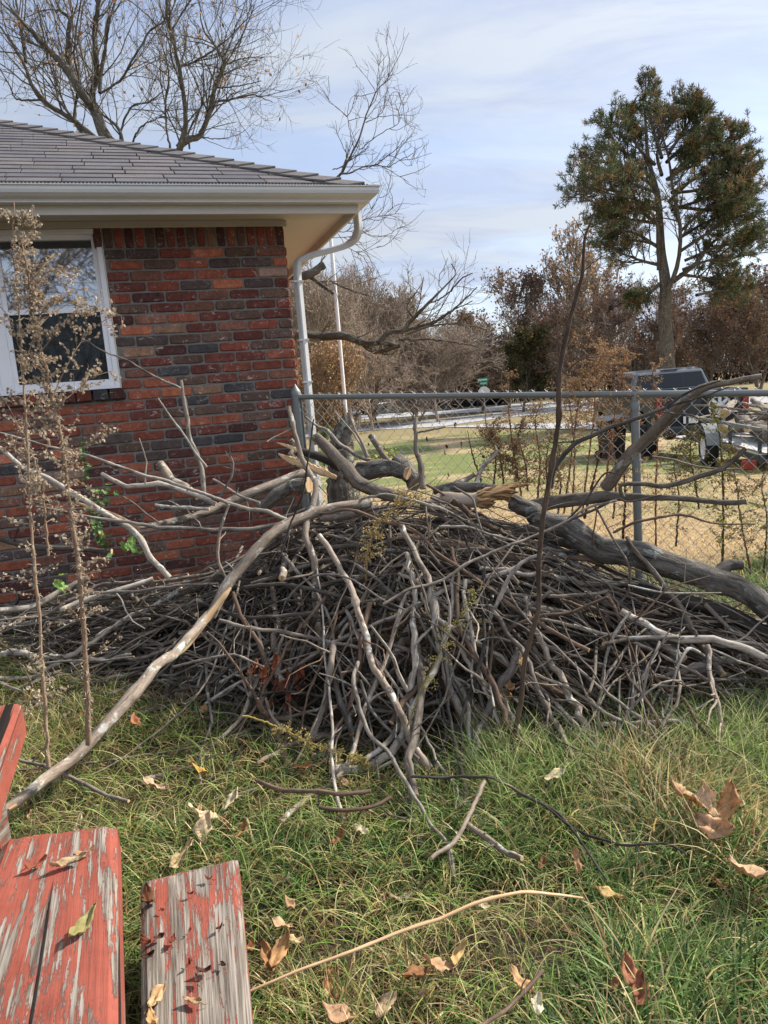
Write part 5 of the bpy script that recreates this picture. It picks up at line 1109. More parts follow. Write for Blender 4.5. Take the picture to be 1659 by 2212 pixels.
def weed(pts,Y,dia,label,nspray,slen,seedn,cstem=(150,104,70),cseed=(178,148,108),up=.6,size=.006,tstart=0.1,long_=(),seed=1,name='dry_weed',group='tall dry weeds',curlleaf=0,sprayr=.0012,cat='weed',ground=True):
    r=np.random.default_rng(seed); k=len(pts); Ys=[Y]*k if np.isscalar(Y) else np.linspace(Y[0],Y[1],k)
    P=[W(x,y,yy) for (x,y),yy in zip(pts,Ys)]; S=spline(P,60); S+=r.normal(size=S.shape)*.0015; sc=Ys[0]/FP
    t=thing(name,label,cat,group,tuple(S[0])); st=MB(); tubes(st,S,np.linspace(dia*.5*sc,dia*.14*sc,60)*(1+.12*r.normal(size=60)),7,0,hexc(*cstem)); part(st,'stem',M['straw'],t)
    mb=MB(); sd_=MB(); axis=S[-1]-S[0]; H_=np.linalg.norm(axis); axis/=H_
    for q in range(nspray):
        u=tstart+(1-tstart)*r.random()**.9; i=int(u*58); p=S[i]; d=r.normal(size=3); d-=axis*(d@axis); d/=np.linalg.norm(d); d=d+axis*up*r.uniform(.3,1.4); d/=np.linalg.norm(d)
        L=slen*r.uniform(.35,1.1)*(1.15-.55*u); n=7; pp=[p]; dd=d.copy()
        for _ in range(n-1): dd=dd+r.normal(size=3)*.22+np.array([0,0,-.05]); dd/=np.linalg.norm(dd); pp.append(pp[-1]+dd*L/(n-1))
        pp=np.array(pp); tubes(mb,pp,np.linspace(sprayr,sprayr*.5,n),4,0,hexc(*cstem)); seeds(sd_,pp[1:],int(seedn*r.uniform(.5,1.4)),size,hexc(*cseed),.006,r)
    for (lp,ln) in long_:
        LP_=spline([W(x,y,np.mean(Ys)+r.uniform(-.06,.06)) for x,y in lp],22); tubes(mb,LP_,np.linspace(sprayr*1.7,sprayr*.7,22),5,0,hexc(*cstem))
        for q in range(ln):
            i=r.integers(4,21); d=r.normal(size=3); d/=np.linalg.norm(d); pp=[LP_[i]]; dd=d+(LP_[i]-LP_[i-1])/np.linalg.norm(LP_[i]-LP_[i-1])*.9
            for _ in range(4): dd/=np.linalg.norm(dd); pp.append(pp[-1]+dd*r.uniform(.01,.022)); dd=dd+r.normal(size=3)*.25
            pp=np.array(pp); tubes(mb,pp,np.full(5,sprayr*.6),3,0,hexc(*cstem)); seeds(sd_,pp,int(9*r.uniform(.6,1.4)),size,hexc(*cseed),.005,r)
    part(mb,'side_stem',M['straw'],t); part(sd_,'seed_head',M['straw'],t)
    if curlleaf:
        cm=MB()
        for q in range(curlleaf):
            u=.03+.9*r.random(); p=S[int(u*58)]; d=r.normal(size=3); d/=np.linalg.norm(d); dd=d.copy(); pp=[p]; L=r.uniform(.01,.035)
            for _ in range(5): dd=dd+r.normal(size=3)*.45+np.array([0,0,-.25]); dd/=np.linalg.norm(dd); pp.append(pp[-1]+dd*L/5)
            tubes(cm,np.array(pp),np.array([.0006,.0016,.0018,.0014,.001,.0004]),3,0,np.array(hexc(*cseed))*r.uniform(.7,1.2))
        part(cm,'withered_leaf',M['straw'],t)
    return t
CS=(168,144,120); CD=(196,180,156)
weed([(104,1655),(95,1500),(85,1330),(68,1150),(60,980),(48,800),(38,640),(28,520),(30,440)],(2.45,2.5),9,'leftmost tall dry weed rising in front of the window with beige seed sprays',62,.16,16,CS,CD,.7,.0105,.10,
 [([(60,980),(30,900),(0,850)],4),([(48,800),(90,700),(150,655),(200,640)],10),([(45,760),(20,690),(0,660)],6),([(38,640),(80,590),(110,560)],8),([(55,900),(100,860),(140,830)],6),([(34,560),(70,520),(68,470)],6),([(62,1000),(20,960),(0,950)],4)],3,curlleaf=150)
weed([(192,1610),(186,1450),(172,1250),(152,1100),(138,980),(112,860),(88,760),(70,680),(62,600),(45,520)],(2.42,2.48),13,'thicker tall dry weed, right of the leftmost one, with dense curled leaves and seed sprays',86,.14,18,(154,130,108),(190,172,148),.6,.0100,.12,
 [([(112,860),(150,780),(190,720),(230,690),(268,680)],16),([(120,880),(170,840),(200,815),(245,800)],14),([(88,760),(120,720),(150,690),(215,660)],14),([(75,700),(110,650),(165,625)],10),([(138,980),(190,960),(230,930)],6),([(66,640),(100,590),(140,580)],8),([(95,800),(60,760),(30,770)],6),([(70,680),(40,640),(30,600)],6)],4,curlleaf=700)
weed([(105,1200),(90,1050),(60,960),(30,900)],(2.5,2.55),5,'short dry weed between the two tall dry weeds',24,.13,14,CS,CD,.5,.007,.1,(),5,curlleaf=60)
# hanging and lying dry weeds on the pile
weed([(790,1250),(795,1190),(812,1140),(845,1105),(885,1075),(920,1060)],(3.2,3.3),5,'arching dry weed with cream seed clusters draped over the top of the pile',34,.10,24,(170,140,90),(190,170,118),.2,.008,.05,(),6)
weed([(880,1570),(905,1500),(940,1430),(975,1360),(1010,1305),(1045,1258)],(2.62,2.75),4,'greenish dry weed leaning right over the front of the pile with tiny seeds',30,.07,16,(140,130,80),(172,160,104),.6,.006,.05,(),7)
weed([(525,1545),(580,1562),(640,1590),(700,1615),(760,1635),(800,1655)],(2.62,2.55),5,'yellowish seed spike lying across the dark grass left of centre',40,.05,20,(170,150,84),(186,170,110),.4,.0065,.25,(),8)
weed([(650,1680),(740,1690),(850,1685),(940,1670)],(2.45,2.45),3,'flattened seed weed lying in the grass at the foot of the pile',40,.09,12,(130,116,74),(150,138,92),.3,.005,.05,(),9)
weed([(470,1850),(505,1740),(515,1660),(530,1585)],(2.2,2.3),3,'faint thin weed stem standing in the grass below the pile',8,.05,4,(130,104,70),(150,120,84),.5,.005,.3,(),10)
# weeds along the fence
def yf(x,y,off): # distance of the fence plane at this column
    a_=3.5
    for _ in range(20):
        p=W(x,y,a_); a_=a_+((fence_y(p[0])+off)-a_)*.6
    return a_
def fweed(pts,label,seed,off=.06,**k):
    Y0=yf(pts[0][0],pts[0][1],off); Y1=yf(pts[-1][0],pts[-1][1],off); return weed(pts,(Y0,Y1),k.pop('dia',5),label,k.pop('nspray',30),k.pop('slen',.2),k.pop('seedn',14),seed=seed,group='weeds along the chain link fence',**k)
fweed([(1258,1110),(1275,960),(1283,900),(1290,800),(1310,740)],'bushy dry weed spreading above the fence rail just right of the tall leaning stalk',11,nspray=72,slen=.34,seedn=30,cstem=(150,112,78),cseed=(186,154,116),size=.0075,tstart=.45,up=.5)
fweed([(1218,1110),(1235,980),(1250,860),(1262,790)],'dry weed crossing behind the tall leaning stalk at rail height',12,nspray=50,slen=.30,seedn=26,cstem=(140,104,74),cseed=(176,146,110),size=.0075,tstart=.4)
fweed([(1305,1080),(1318,960),(1330,880),(1345,800),(1350,760)],'dry weed standing just left of the line post',13,nspray=40,slen=.2,seedn=20,cseed=(176,146,110),size=.007,tstart=.3)
fweed([(1418,1200),(1416,1080),(1420,960),(1418,860),(1412,800),(1440,770)],'dry weed with woolly seeds standing just right of the line post',14,nspray=44,slen=.13,seedn=20,cseed=(184,158,124),size=.007,tstart=.15)
fweed([(1128,1080),(1110,980),(1100,900),(1098,830),(1102,800)],'slender dry weed rising over the rail left of the tall leaning stalk',15,nspray=28,slen=.10,seedn=14,cseed=(176,150,116),size=.007,tstart=.3)
fweed([(1090,1060),(1082,1000),(1070,950),(1062,930)],'tangled brown weed clump against the mesh behind the whitish stick',16,nspray=85,slen=.20,seedn=22,cstem=(110,84,60),cseed=(140,110,80),size=.007,tstart=.1,off=.08)
fweed([(1140,1060),(1135,1000),(1120,940),(1135,900)],'second tangled weed clump between that and the tall leaning stalk',17,nspray=80,slen=.19,seedn=20,cstem=(110,84,60),cseed=(146,118,86),size=.007,tstart=.1,off=.08)
fweed([(1560,1240),(1562,1120),(1560,1000),(1545,900),(1530,880)],'green yellow drooping weed on the mesh near the right edge',18,nspray=60,slen=.16,seedn=18,cstem=(96,92,52),cseed=(150,142,78),size=.009,tstart=.1,dia=7)
fweed([(1622,1240),(1600,1120),(1590,1040),(1570,960)],'dull dry weed hanging on the mesh at the right edge',19,nspray=54,slen=.15,seedn=18,cstem=(110,90,62),cseed=(140,122,84),size=.008,tstart=.1)
fweed([(1510,1100),(1500,1030),(1490,980),(1500,920)],'olive weed wound in the mesh right of the long tan limb',20,nspray=50,slen=.16,seedn=18,cstem=(90,84,52),cseed=(132,120,74),size=.008,tstart=.1)
fweed([(1190,1090),(1180,1000),(1192,930)],'grey weed tangle on the mesh behind the dark slender branch',21,nspray=46,slen=.15,seedn=18,cstem=(120,96,70),cseed=(160,134,100),size=.007,tstart=.1)
fweed([(1040,1040),(1020,980),(1010,930)],'thin weed stem with few seeds on the mesh, left of the brown clumps',22,nspray=14,slen=.14,seedn=6,cstem=(90,80,56),cseed=(130,112,80),size=.006,tstart=.1)
fweed([(1345,1180),(1350,1060),(1340,960)],'reddish brown weed stem beside the line post',23,nspray=30,slen=.07,seedn=12,cstem=(110,70,46),cseed=(130,100,70),size=.006,tstart=.1,dia=7)
fweed([(1262,1120),(1290,1000),(1300,930)],'reddish brown weed stem left of the line post',24,nspray=26,slen=.06,seedn=12,cstem=(110,70,46),cseed=(130,100,70),size=.006,tstart=.1,dia=7)
for q_,(x_,yb,yt_,nn,sl,cs_,cd_) in enumerate([(1160,1100,870,50,.2,(130,104,78),(170,142,108)),(1375,1150,830,46,.16,(140,110,80),(184,156,122)),(1235,1120,820,60,.24,(140,112,84),(184,156,122)),(1110,1070,960,60,.2,(110,88,64),(150,124,92)),(1460,1180,960,40,.14,(104,90,62),(150,134,96)),(1065,1060,900,46,.2,(118,94,68),(160,132,98)),(1650,1240,1000,40,.15,(104,90,62),(150,134,96)),(1205,1110,960,46,.18,(118,94,68),(160,132,98)),(1325,1120,900,30,.18,(130,104,78),(176,146,112))]):
    fweed([(x_,yb),(x_+6,(yb+yt_)//2),(x_-4,yt_+40),(x_+8,yt_)],['dry weed behind the dark slender branch, beside the grey tangle','dry weed with pale seeds crowding the line post on its left','airy seed weed spilling over the rail behind the tall stalk','low brown weed tangle at the mesh foot between the clumps','thin weed with grey seeds on the mesh right of the line post','tangled weed reaching the rail left of the second clump','grey weed in the far right corner of the mesh','low weed tangle on the mesh behind the leaning dark branch','thin airy weed between the two reddish brown stems'][q_],130+q_,nspray=nn,slen=sl,seedn=22,cstem=cs_,cseed=cd_,size=.008,tstart=.1)
# dead leaves caught on the mesh
for q in range(26):
    x=rng.uniform(760,1130); y=rng.uniform(890,1030); p=W(x,y,yf(x,y,.025)); mb=MB(); leaf_mesh(mb,(0,0,0),rng.uniform(.02,.045),.02,rng.uniform(0,6),1.3,rng.uniform(-1,1),.7,.5,hexc(*random.choice([(60,40,30),(84,56,38),(44,32,26)])),300+q,.5)
    o=mb.build('caught_leaf',M['leafy']); o.location=p; tag(o,'tiny dark dead leaf caught in the fence mesh','leaf','dead leaves caught in the mesh')
# green plants
def vine(pts,Y,n,L,label,seed,cols,name='green_vine'):
    r=np.random.default_rng(seed); P=spline([W(x,y,Y) for x,y in pts],30); t=thing(name,label,'plant',None,tuple(P[0])); mb=MB(); tubes(mb,P,np.full(30,.0018),5,0,hexc(70,80,40)); part(mb,'stem',M['leafy'],t); mb=MB()
    for q in range(n):
        p=P[r.integers(0,30)]+r.normal(size=3)*L*.5; leaf_mesh(mb,p,L*r.uniform(.6,1.2),L*.6,r.uniform(0,6),r.uniform(-.2,1.2),r.uniform(-.7,.7),.1,.2,hexc(*cols[r.integers(0,len(cols))]),seed*50+q)
    part(mb,'leaves',M['leafy'],t)
gc=[(96,134,84),(120,156,104),(84,120,66),(150,178,110)]
vine([(205,1160),(190,1080),(182,1000),(178,942)],4.05,46,.035,'small green vine climbing the brick wall behind the dry weeds',41,gc)
vine([(230,1190),(215,1130),(205,1090),(225,1060)],4.0,50,.045,'leafy green shoots at the foot of the wall under the vine',42,gc)
vine([(268,1172),(275,1165),(285,1160)],3.9,6,.09,'broad light green leaves low against the bricks',43,[(134,164,88),(120,152,80)])
vine([(130,1275),(132,1262),(140,1250)],3.6,5,.06,'single light green sprout in the twigs at the left',44,[(134,164,88)])
vine([(700,1000),(720,985),(690,940),(720,930)],5.0,120,.035,'low green shrub behind the snag at the fence corner',45,[(84,104,52),(110,130,66),(150,160,80)],'green_shrub')
vine([(790,1010),(810,990),(850,985),(870,1000)],5.1,110,.035,'yellow green low plant behind the mesh right of the snag',46,[(110,130,60),(150,160,70),(190,190,80)],'green_shrub')

# ---------------------------------------------------------------- trees
def nrm_(v): return v/(np.linalg.norm(v,axis=-1,keepdims=True)+1e-12)
def grow(P0,D0,L0,R0,r,n=6,wob=.18,trop=.06,drop=0.0):
    """grow N curved shoots; returns points (N,n,3), radii (N,n)"""
    N=len(P0); P=[P0]; D=D0.copy(); 
    for k in range(n-1):
        D=nrm_(D+r.normal(size=(N,3))*wob+np.array([0,0,trop])-np.array([0,0,drop])*k); P.append(P[-1]+D*(L0[:,None]/(n-1)))
    t=np.linspace(1,.42,n)[None,:]; return np.stack(P,1),R0[:,None]*t
def fork(P,Rr,k,r,ang=(.45,1.0),lf=(.45,.8),tr=(.25,1.0),rf=.55,upb=.15,planar=None):
    N,n,_=P.shape; par=np.repeat(np.arange(N),k); t=r.uniform(tr[0],tr[1],len(par))*(n-1.01); i=t.astype(int); f=(t-i)[:,None]
    a=P[par,i]; b=P[par,i+1]; p=a*(1-f)+b*f; T=nrm_(b-a); q=r.normal(size=T.shape); q-=T*(q*T).sum(1,keepdims=True); q=nrm_(q)
    an=r.uniform(*ang,len(par))[:,None]; D=nrm_(T*np.cos(an)+q*np.sin(an)+np.array([0,0,upb]))
    L=np.linalg.norm(P[:,-1]-P[:,0],axis=1)[par]*r.uniform(*lf,len(par))*(1.15-.5*t/(n-1)); R0=Rr[par,i]*rf*r.uniform(.7,1.1,len(par)); return p,D,L,R0
def leaf_quads(mb,c,size,cols,r,jit=0):
    N=len(c); a_=nrm_(r.normal(size=(N,3))); b_=r.normal(size=(N,3)); b_=nrm_(b_-a_*(a_*b_).sum(1,keepdims=True)); s=size*r.uniform(.5,1.4,(N,1)); c=c+r.normal(size=c.shape)*jit
    V=np.stack([c-a_*s*.5,c+b_*s*.3-a_*s*.05,c+a_*s*.5,c-b_*s*.3],1).reshape(-1,3); cc=np.array([hexc(*q) for q in cols])[r.integers(0,len(cols),N)]*r.uniform(.6,1.35,(N,1)); mb.add(V,np.arange(N*4).reshape(N,4),0,np.repeat(cc,4,0))
def limbs_tree(name,label,limbs,Y,seed,cat='bare tree',lv=((7,.9),(6,.6),(4,.35)),twigr=.004,leafn=0,leafcols=(),barkc=(1,1,1),group=None,wob=.16,up=.12,base=None,twlen=1.0,minr=.0035,trop=.05,leafsz=.08,dirs=None):
    """main limbs given as seen (x, y, dia); finer branching grown from them in all directions"""
    r=np.random.default_rng(seed); t=thing(name,label,cat,group); mb=MB(); allP=[];allR=[];w_=[]
    for lm in limbs:
        yy=Y if len(lm)<2 or not isinstance(lm[-1],float) else lm[-1]; pts=[q for q in lm if not isinstance(q,float)]
        k=len(pts); Ys=Y+np.cumsum(r.normal(size=k))*.12*Y/17; P=[W(x,y,y_) for (x,y,_),y_ in zip(pts,Ys)]; S=spline(P,24); S+=r.normal(size=S.shape)*.006*Y/17
        R1=np.interp(np.linspace(0,1,24),np.linspace(0,1,k),[q[2]*.5*Y/FP for q in pts]); R1=R1*(1+.06*r.normal(size=24)); tubes(mb,S,R1,12,0,barkc); allP.append(S[::3]);allR.append(R1[::3]); w_.append(np.linalg.norm(np.diff(S,axis=0),axis=1).sum())
    if base is not None:
        S=spline(base,12); tubes(mb,S,np.linspace(limbs[0][0][2]*.62*Y/FP,limbs[0][0][2]*.5*Y/FP,12),14,0,barkc)
    part(mb,'trunk',M['bark_tree'],t); tw=MB(); P=np.array(allP);Rr=np.array(allR); wl=np.array(w_); ends=[]
    first=True
    for (k,ln) in lv:
        if first:
            ks=np.maximum(2,(wl/wl.mean()*k)).astype(int); idx=np.repeat(np.arange(len(P)),ks); p,D,L,R0=fork(P[idx],Rr[idx],1,r,(.4,1.1),(.9,1.1),(.08,1.0),.5,up); L=np.full(len(L),ln)*r.uniform(.5,1.3,len(L))*twlen; R0=np.clip(R0,minr*2.0,.017*Y/17); first=False
        else:
            p,D,L,R0=fork(P,Rr,k,r,(.35,.95),(.4,.75),(.15,1.0),.62,up); L=np.clip(L,.12*twlen,9)
        R0=np.maximum(R0,minr); P,Rr=grow(p,D,L,R0,r,7,wob,trop); tubes(tw,P,np.maximum(Rr,minr*.6),4,0,tuple(np.array(barkc)*(1.35,1.28,1.2))); ends.append(P)  # twigs coloured lighter than the limbs, as if sunlit
    part(tw,'crown',M['bark_tree'],t)
    if leafn:
        lf=MB(); E_=np.concatenate([e[:,3:].reshape(-1,3) for e in ends[-2:]]); leaf_quads(lf,E_[r.integers(0,len(E_),leafn)],leafsz,leafcols,r,.03); part(lf,'leaves',M['farleaf'],t)
    return t
def z1(*a): return [(x*.5,y*.5,d*.5) for x,y,d in a]
limbs_tree('bare_tree','large bare tree with thick forked trunks and few pale leaves behind the roof',[
 z1((470,620,48),(440,560,44),(410,480,38),(380,440,30),(340,390,30),(300,310,26),(220,230,22),(140,140,14),(60,60,8),(0,10,6)),
 z1((410,480,26),(400,400,24),(420,330,22),(415,250,22),(410,150,20),(420,60,18),(435,-40,14)),
 z1((430,400,14),(440,300,14),(455,200,13),(470,100,11),(500,0,9),(520,-60,6)),
 z1((300,310,22),(295,250,20),(295,150,18),(300,80,14),(265,50,12),(235,-20,10)),
 z1((430,405,9),(520,350,9),(560,280,8),(610,200,8),(650,130,7),(710,90,5),(735,0,4)),
 z1((450,650,24),(390,580,22),(330,530,20),(270,490,18),(180,430,20),(140,370,18),(115,300,14),(90,250,12),(40,170,9),(0,110,7),(-60,50,5)),
 z1((180,432,9),(120,432,8),(70,428,6),(40,370,5),(0,300,4)),
 z1((110,270,12),(100,190,12),(85,100,10),(70,0,8)),
 z1((430,640,14),(325,530,12),(330,430,10),(340,350,9),(320,240,8),(330,130,6),(350,0,5)),
 z1((540,680,12),(530,620,12),(515,560,12),(440,490,8),(400,430,6),(350,370,5),(320,300,4)),
 z1((530,640,9),(520,585,9),(530,540,8),(570,460,7),(640,440,5),(700,400,4)),
 z1((250,370,7),(215,280,6),(190,160,5),(160,20,4)),
 z1((560,640,8),(600,560,7),(660,520,5),(720,500,4)),
],17.0,61,lv=((10,1.8),(4,.75),(3,.34)),leafn=900,leafcols=[(196,160,110),(150,110,80),(200,176,140),(170,120,84)],base=[(W(240,340,17.0)[0]+.3,17.2,-.5),tuple(W(235,310,17.0))])
limbs_tree('bare_tree','bare tree with two dark curving stems right of the larger one behind the roof ridge',[
 z1((765,680,28),(780,630,26),(800,560,20),(800,470,16),(775,300,15),(755,200,13),(740,140,12),(720,60,10),(725,-30,8)),
 z1((770,640,26),(810,605,24),(860,590,20),(900,500,20),(930,370,18),(970,280,12),(930,200,8),(880,130,6),(860,0,4)),
 z1((920,440,9),(990,432,8),(1090,410,7),(1150,430,4),(1180,440,3)),
 z1((775,295,8),(870,250,7),(960,190,6),(1040,110,4),(1090,60,3)),
 z1((740,135,9),(790,50,7),(830,-10,5)),
 z1((735,640,9),(720,560,8),(715,430,8),(730,340,6),(700,200,5),(640,60,3)),
 z1((820,640,8),(815,570,8),(870,460,7),(880,330,6),(860,200,5)),
 z1((950,320,8),(1020,200,6),(1070,100,5),(1100,20,4)),
 z1((965,280,6),(1060,250,5),(1140,250,3)),
 z1((935,380,6),(1040,370,5),(1130,350,3)),
 z1((860,590,5),(920,600,4),(990,600,2)),
],17.5,62,lv=((10,1.6),(4,.75),(3,.34)),leafn=260,leafcols=[(196,160,110),(150,110,80),(200,176,140)],base=[(W(390,360,17.5)[0]+.2,17.6,-.5),tuple(W(382,340,17.5))])
# tree whose limbs reach past the right of the eave (zoom of 1100..1700 x 200..1200 -> seen coords)
def z9(*a): return [(x*.3+730,y*.3+132.7,d*.3) for x,y,d in a]
limbs_tree('bare_tree','bare tree behind the house whose limbs reach out right of the eave and downspout',[
 z9((-60,880,26),(20,810,18),(80,700,14),(150,560,13),(180,460,11),(230,320,9),(280,200,7),(300,100,4)),
 z9((20,812,14),(100,800,12),(160,765,10),(280,740,8),(340,690,6),(420,630,5),(480,560,3)),
 z9((280,745,6),(360,760,6),(430,720,5),(545,662,4)),z9((330,760,5),(400,800,4),(515,872,3)),
 z9((150,640,6),(240,570,6),(340,500,5),(430,450,4),(465,360,3)),z9((200,440,6),(280,400,5),(340,330,4),(400,220,3),(475,235,2)),
 z9((120,640,5),(90,520,5),(70,400,4),(90,270,3),(155,215,2)),z9((230,330,5),(290,200,4),(380,115,3)),
 z9((-40,780,8),(50,740,6),(60,600,3)),
],9.0,63,lv=((5,.45),(3,.25),(2,.12)),twlen=1,minr=.0022,up=.08)
limbs_tree('tree_limb','two mossy dead limb stubs and a long drooping twig reaching out behind the downspout',[
 [(600,598,20),(632,595,18),(665,594,17),(700,572,15)],[(660,594,9),(680,604,9),(690,612,8),(720,634,5)],[(705,615,4),(712,605,3),(722,612,3),(760,628,3),(800,640,2)]],8.4,64,cat='tree limb',lv=((3,.5),(3,.25)),minr=.0022)
limbs_tree('tree_limb','long mossy horizontal limb with bare upswept twigs reaching right behind the fence post and mast',[
 [(600,722,20),(645,722,18),(700,727,18),(750,727,17),(790,742,13),(830,740,12),(862,750,10)],[(752,728,12),(780,740,12),(800,755,11),(812,760,10),(862,748,9)],
 [(822,738,11),(838,720,10),(868,716,9),(890,690,8),(925,655,6),(960,620,4),(985,590,2),(975,570,2)],[(865,716,8),(910,705,7),(950,690,5),(990,660,4),(1030,620,2)],[(880,722,5),(930,705,4),(990,700,3),(1050,712,2)],
 [(862,735,5),(930,733,4),(980,740,3),(1040,750,2)],[(925,655,4),(960,640,3),(1000,600,3),(1020,590,2)],[(895,690,5),(880,660,3),(900,630,2)],[(930,705,4),(960,680,3),(1020,650,2)]],8.0,65,cat='tree limb',lv=((3,.5),(3,.25),(2,.12)),minr=.0018,up=.10)
limbs_tree('hanging_twigs','fine bare twigs drooping under the eave corner beside the downspout elbow',[
 z9((-60,1120,6),(80,1165,5),(220,1130,4),(330,1110,4),(460,1098,3)),z9((-40,1230,6),(60,1225,5),(170,1218,5),(250,1265,4),(380,1240,4),(430,1200,3),(500,1195,2)),z9((-40,1270,4),(60,1265,5),(158,1252,5)),
 z9((0,1240,4),(60,1330,4),(140,1380,4),(230,1445,2)),z9((140,1375,3),(200,1370,3),(310,1325,2)),z9((200,1130,3),(280,1000,3),(330,900,2)),z9((330,1110,3),(390,1050,2),(375,1000,2))],9.2,66,cat='twigs',lv=((5,.5),(3,.22)),minr=.0020,up=-.02)

def crown_tree(kind,seed,h,wd,leafn=0,cols=(),lv=(16,6,5,3),barkc=(1,1,1),minr=.02,leafsz=.3,spread=.9,low=.15,up=.25,stems=1,leafjit=.2,shape=None):
    """generic crown grown from a trunk; returns three mesh buffers"""
    r=np.random.default_rng(seed); tr=MB(); cr_=MB(); lf=MB(); Ps=[];Rs=[]
    for s in range(stems):
        d=np.array([r.normal()*.12*(stems>1)*2.2,r.normal()*.1*(stems>1)*2.2,1.]); P0=np.array([[r.normal()*.25*(stems>1),r.normal()*.25*(stems>1),-.2]]); P,Rr=grow(P0,nrm_(d[None]),np.array([h*.86]),np.array([h*.018/(stems**.4)]),r,12,.07,.04); Rr=Rr*np.linspace(1,.35,12); tubes(tr,P,Rr,8,0,barkc); Ps.append(P);Rs.append(Rr)
    P=np.concatenate(Ps);Rr=np.concatenate(Rs)
    pp,D,L,R0=fork(P,Rr,lv[0],r,(.55,1.25),(.5,.9),(low,1.0),.55,up*.5); hh=(pp[:,2]/h); L=wd*.5*spread*r.uniform(.7,1.15,len(L))*(np.sin(np.clip(hh*1.05+.12,0,1)*np.pi)**.6*.85+.25); P,Rr=grow(pp,D,L,np.maximum(R0,minr*1.5),r,8,.13,up*.35); tubes(cr_,P,np.maximum(Rr,minr),5,0,barkc); E=[P]
    for k in lv[1:]:
        pp,D,L,R0=fork(P,Rr,k,r,(.35,.95),(.38,.7),(.15,1.0),.62,up*.6); P,Rr=grow(pp,D,L,np.maximum(R0,minr*.8),r,6,.17,up*.25); tubes(cr_,P,np.maximum(Rr,minr*.55),3,0,barkc); E.append(P)
    if leafn:
        E_=np.concatenate([e[:,2:].reshape(-1,3) for e in E[-2:]]); leaf_quads(lf,E_[r.integers(0,len(E_),leafn)],leafsz,cols,r,leafjit)
    return tr,cr_,lf,leafn>0
TREEDATA={}
def plant_tree(kind,label,x,ybase_Y,hpx_top,name='bare_tree',cat='tree',group='trees along the far side of the road',rz=0,sw=1.0,z=-.8):
    """x: column where the trunk stands, ybase_Y distance, hpx_top row its top reaches"""
    bx=ZP(x,900,-.8); d=ray(x,880); X=d[0]/d[1]*ybase_Y; Ht=W(x,hpx_top,ybase_Y)[2]-z
    if kind not in TREEDATA:
        args=KINDS[kind]; tr,cr_,lf,hl=crown_tree(kind,**args); t=thing(name,label,cat,group); 
        a=part(tr,'trunk',M['bark_tree'],t); b_=part(cr_,'crown',M['bark_tree'],t); chs=[a,b_]
        if hl: chs.append(part(lf,'leaves',M['farleaf'],t))
        TREEDATA[kind]=(t,args['h'])
    else:
        t0,_=TREEDATA[kind]; t=t0.copy(); COL.objects.link(t); t['label']=label; t.name=name
        for ch in t0.children: 
            c=ch.copy(); COL.objects.link(c); c.parent=t
    s=Ht/KINDS[kind]['h']; t.location=(X,ybase_Y,z); t.scale=(s*sw,s*sw,s); t.rotation_euler=(0,0,rz); return t
GREYB=(1.9,1.75,1.65)
KINDS=dict(
 thicket=dict(seed=301,h=9,wd=9,lv=(26,7,5,3),minr=.022,stems=4,low=.08,barkc=(2.9,2.55,2.45),up=.2),
 greyoak=dict(seed=302,h=10,wd=13,lv=(22,7,5,4),minr=.024,low=.14,barkc=(3.0,2.6,2.5),up=.05),
 redoak=dict(seed=303,h=13,wd=11,leafn=6500,cols=[(116,90,74),(130,100,80),(98,80,66),(104,96,70),(142,114,92)],lv=(26,6,5,3),minr=.03,low=.10,leafsz=.28,leafjit=.3,barkc=(1.7,1.55,1.5)),
 goldtip=dict(seed=304,h=15,wd=11,leafn=4200,cols=[(176,144,112),(160,126,96),(190,162,128),(140,110,84)],lv=(26,7,5,3),minr=.03,low=.10,leafsz=.26,up=.45,barkc=(1.9,1.75,1.6)),
 darkbare=dict(seed=305,h=13,wd=11,leafn=2500,cols=[(100,64,48),(84,58,44),(130,84,56)],lv=(26,7,5,4),minr=.028,low=.08,barkc=(1.7,1.5,1.45),stems=2),
 rustoak=dict(seed=306,h=13,wd=14,leafn=9000,cols=[(116,88,68),(100,76,60),(130,98,72),(84,66,56),(110,90,68)],lv=(28,6,5,3),minr=.03,low=.06,leafsz=.30,leafjit=.35,barkc=(1.4,1.25,1.2)),
 evergreen=dict(seed=307,h=12,wd=9,leafn=14000,cols=[(58,74,44),(84,92,52),(110,84,56),(50,64,40),(96,72,50)],lv=(26,6,5,3),minr=.03,low=.1,leafsz=.30,leafjit=.3),
 strawbush=dict(seed=308,h=5,wd=5,leafn=6000,cols=[(200,156,112),(186,140,98),(214,176,134)],lv=(24,6,5,3),minr=.012,low=.03,leafsz=.11,stems=4,up=.5,barkc=(2.6,1.9,1.4)),
)
FT='trees along the far side of the road'
plant_tree('thicket','pale grey leafless thicket just right of the downspout',668,52,612,rz=.4)
plant_tree('thicket','tall pale grey leafless thicket behind the white mast',742,58,606,rz=2.2)
plant_tree('thicket','grey leafless thicket right of the white mast',800,66,655,rz=4.0)
plant_tree('thicket','low grey leafless thicket left of the dark carport',900,58,712,rz=1.1,sw=1.3)
plant_tree('evergreen','round topped green and brown tree standing above the grey thickets',862,84,636,name='evergreen_tree',rz=.3,sw=.9)
plant_tree('greyoak','wide low grey tree with bare arching branches above the dark carport',945,54,722,name='grey_tree',rz=.7,sw=1.15)
plant_tree('greyoak','wide bare grey tree right behind the fence corner, partly behind the mast',800,50,712,name='grey_tree',rz=3.0,sw=1.0)
plant_tree('redoak','rusty brown leafed tree above the stop sign',1045,66,668,name='rusty_tree',rz=1.3)
plant_tree('redoak','taller pointed rusty brown tree right of the stop sign',1100,72,588,name='rusty_tree',rz=2.6,sw=.85)
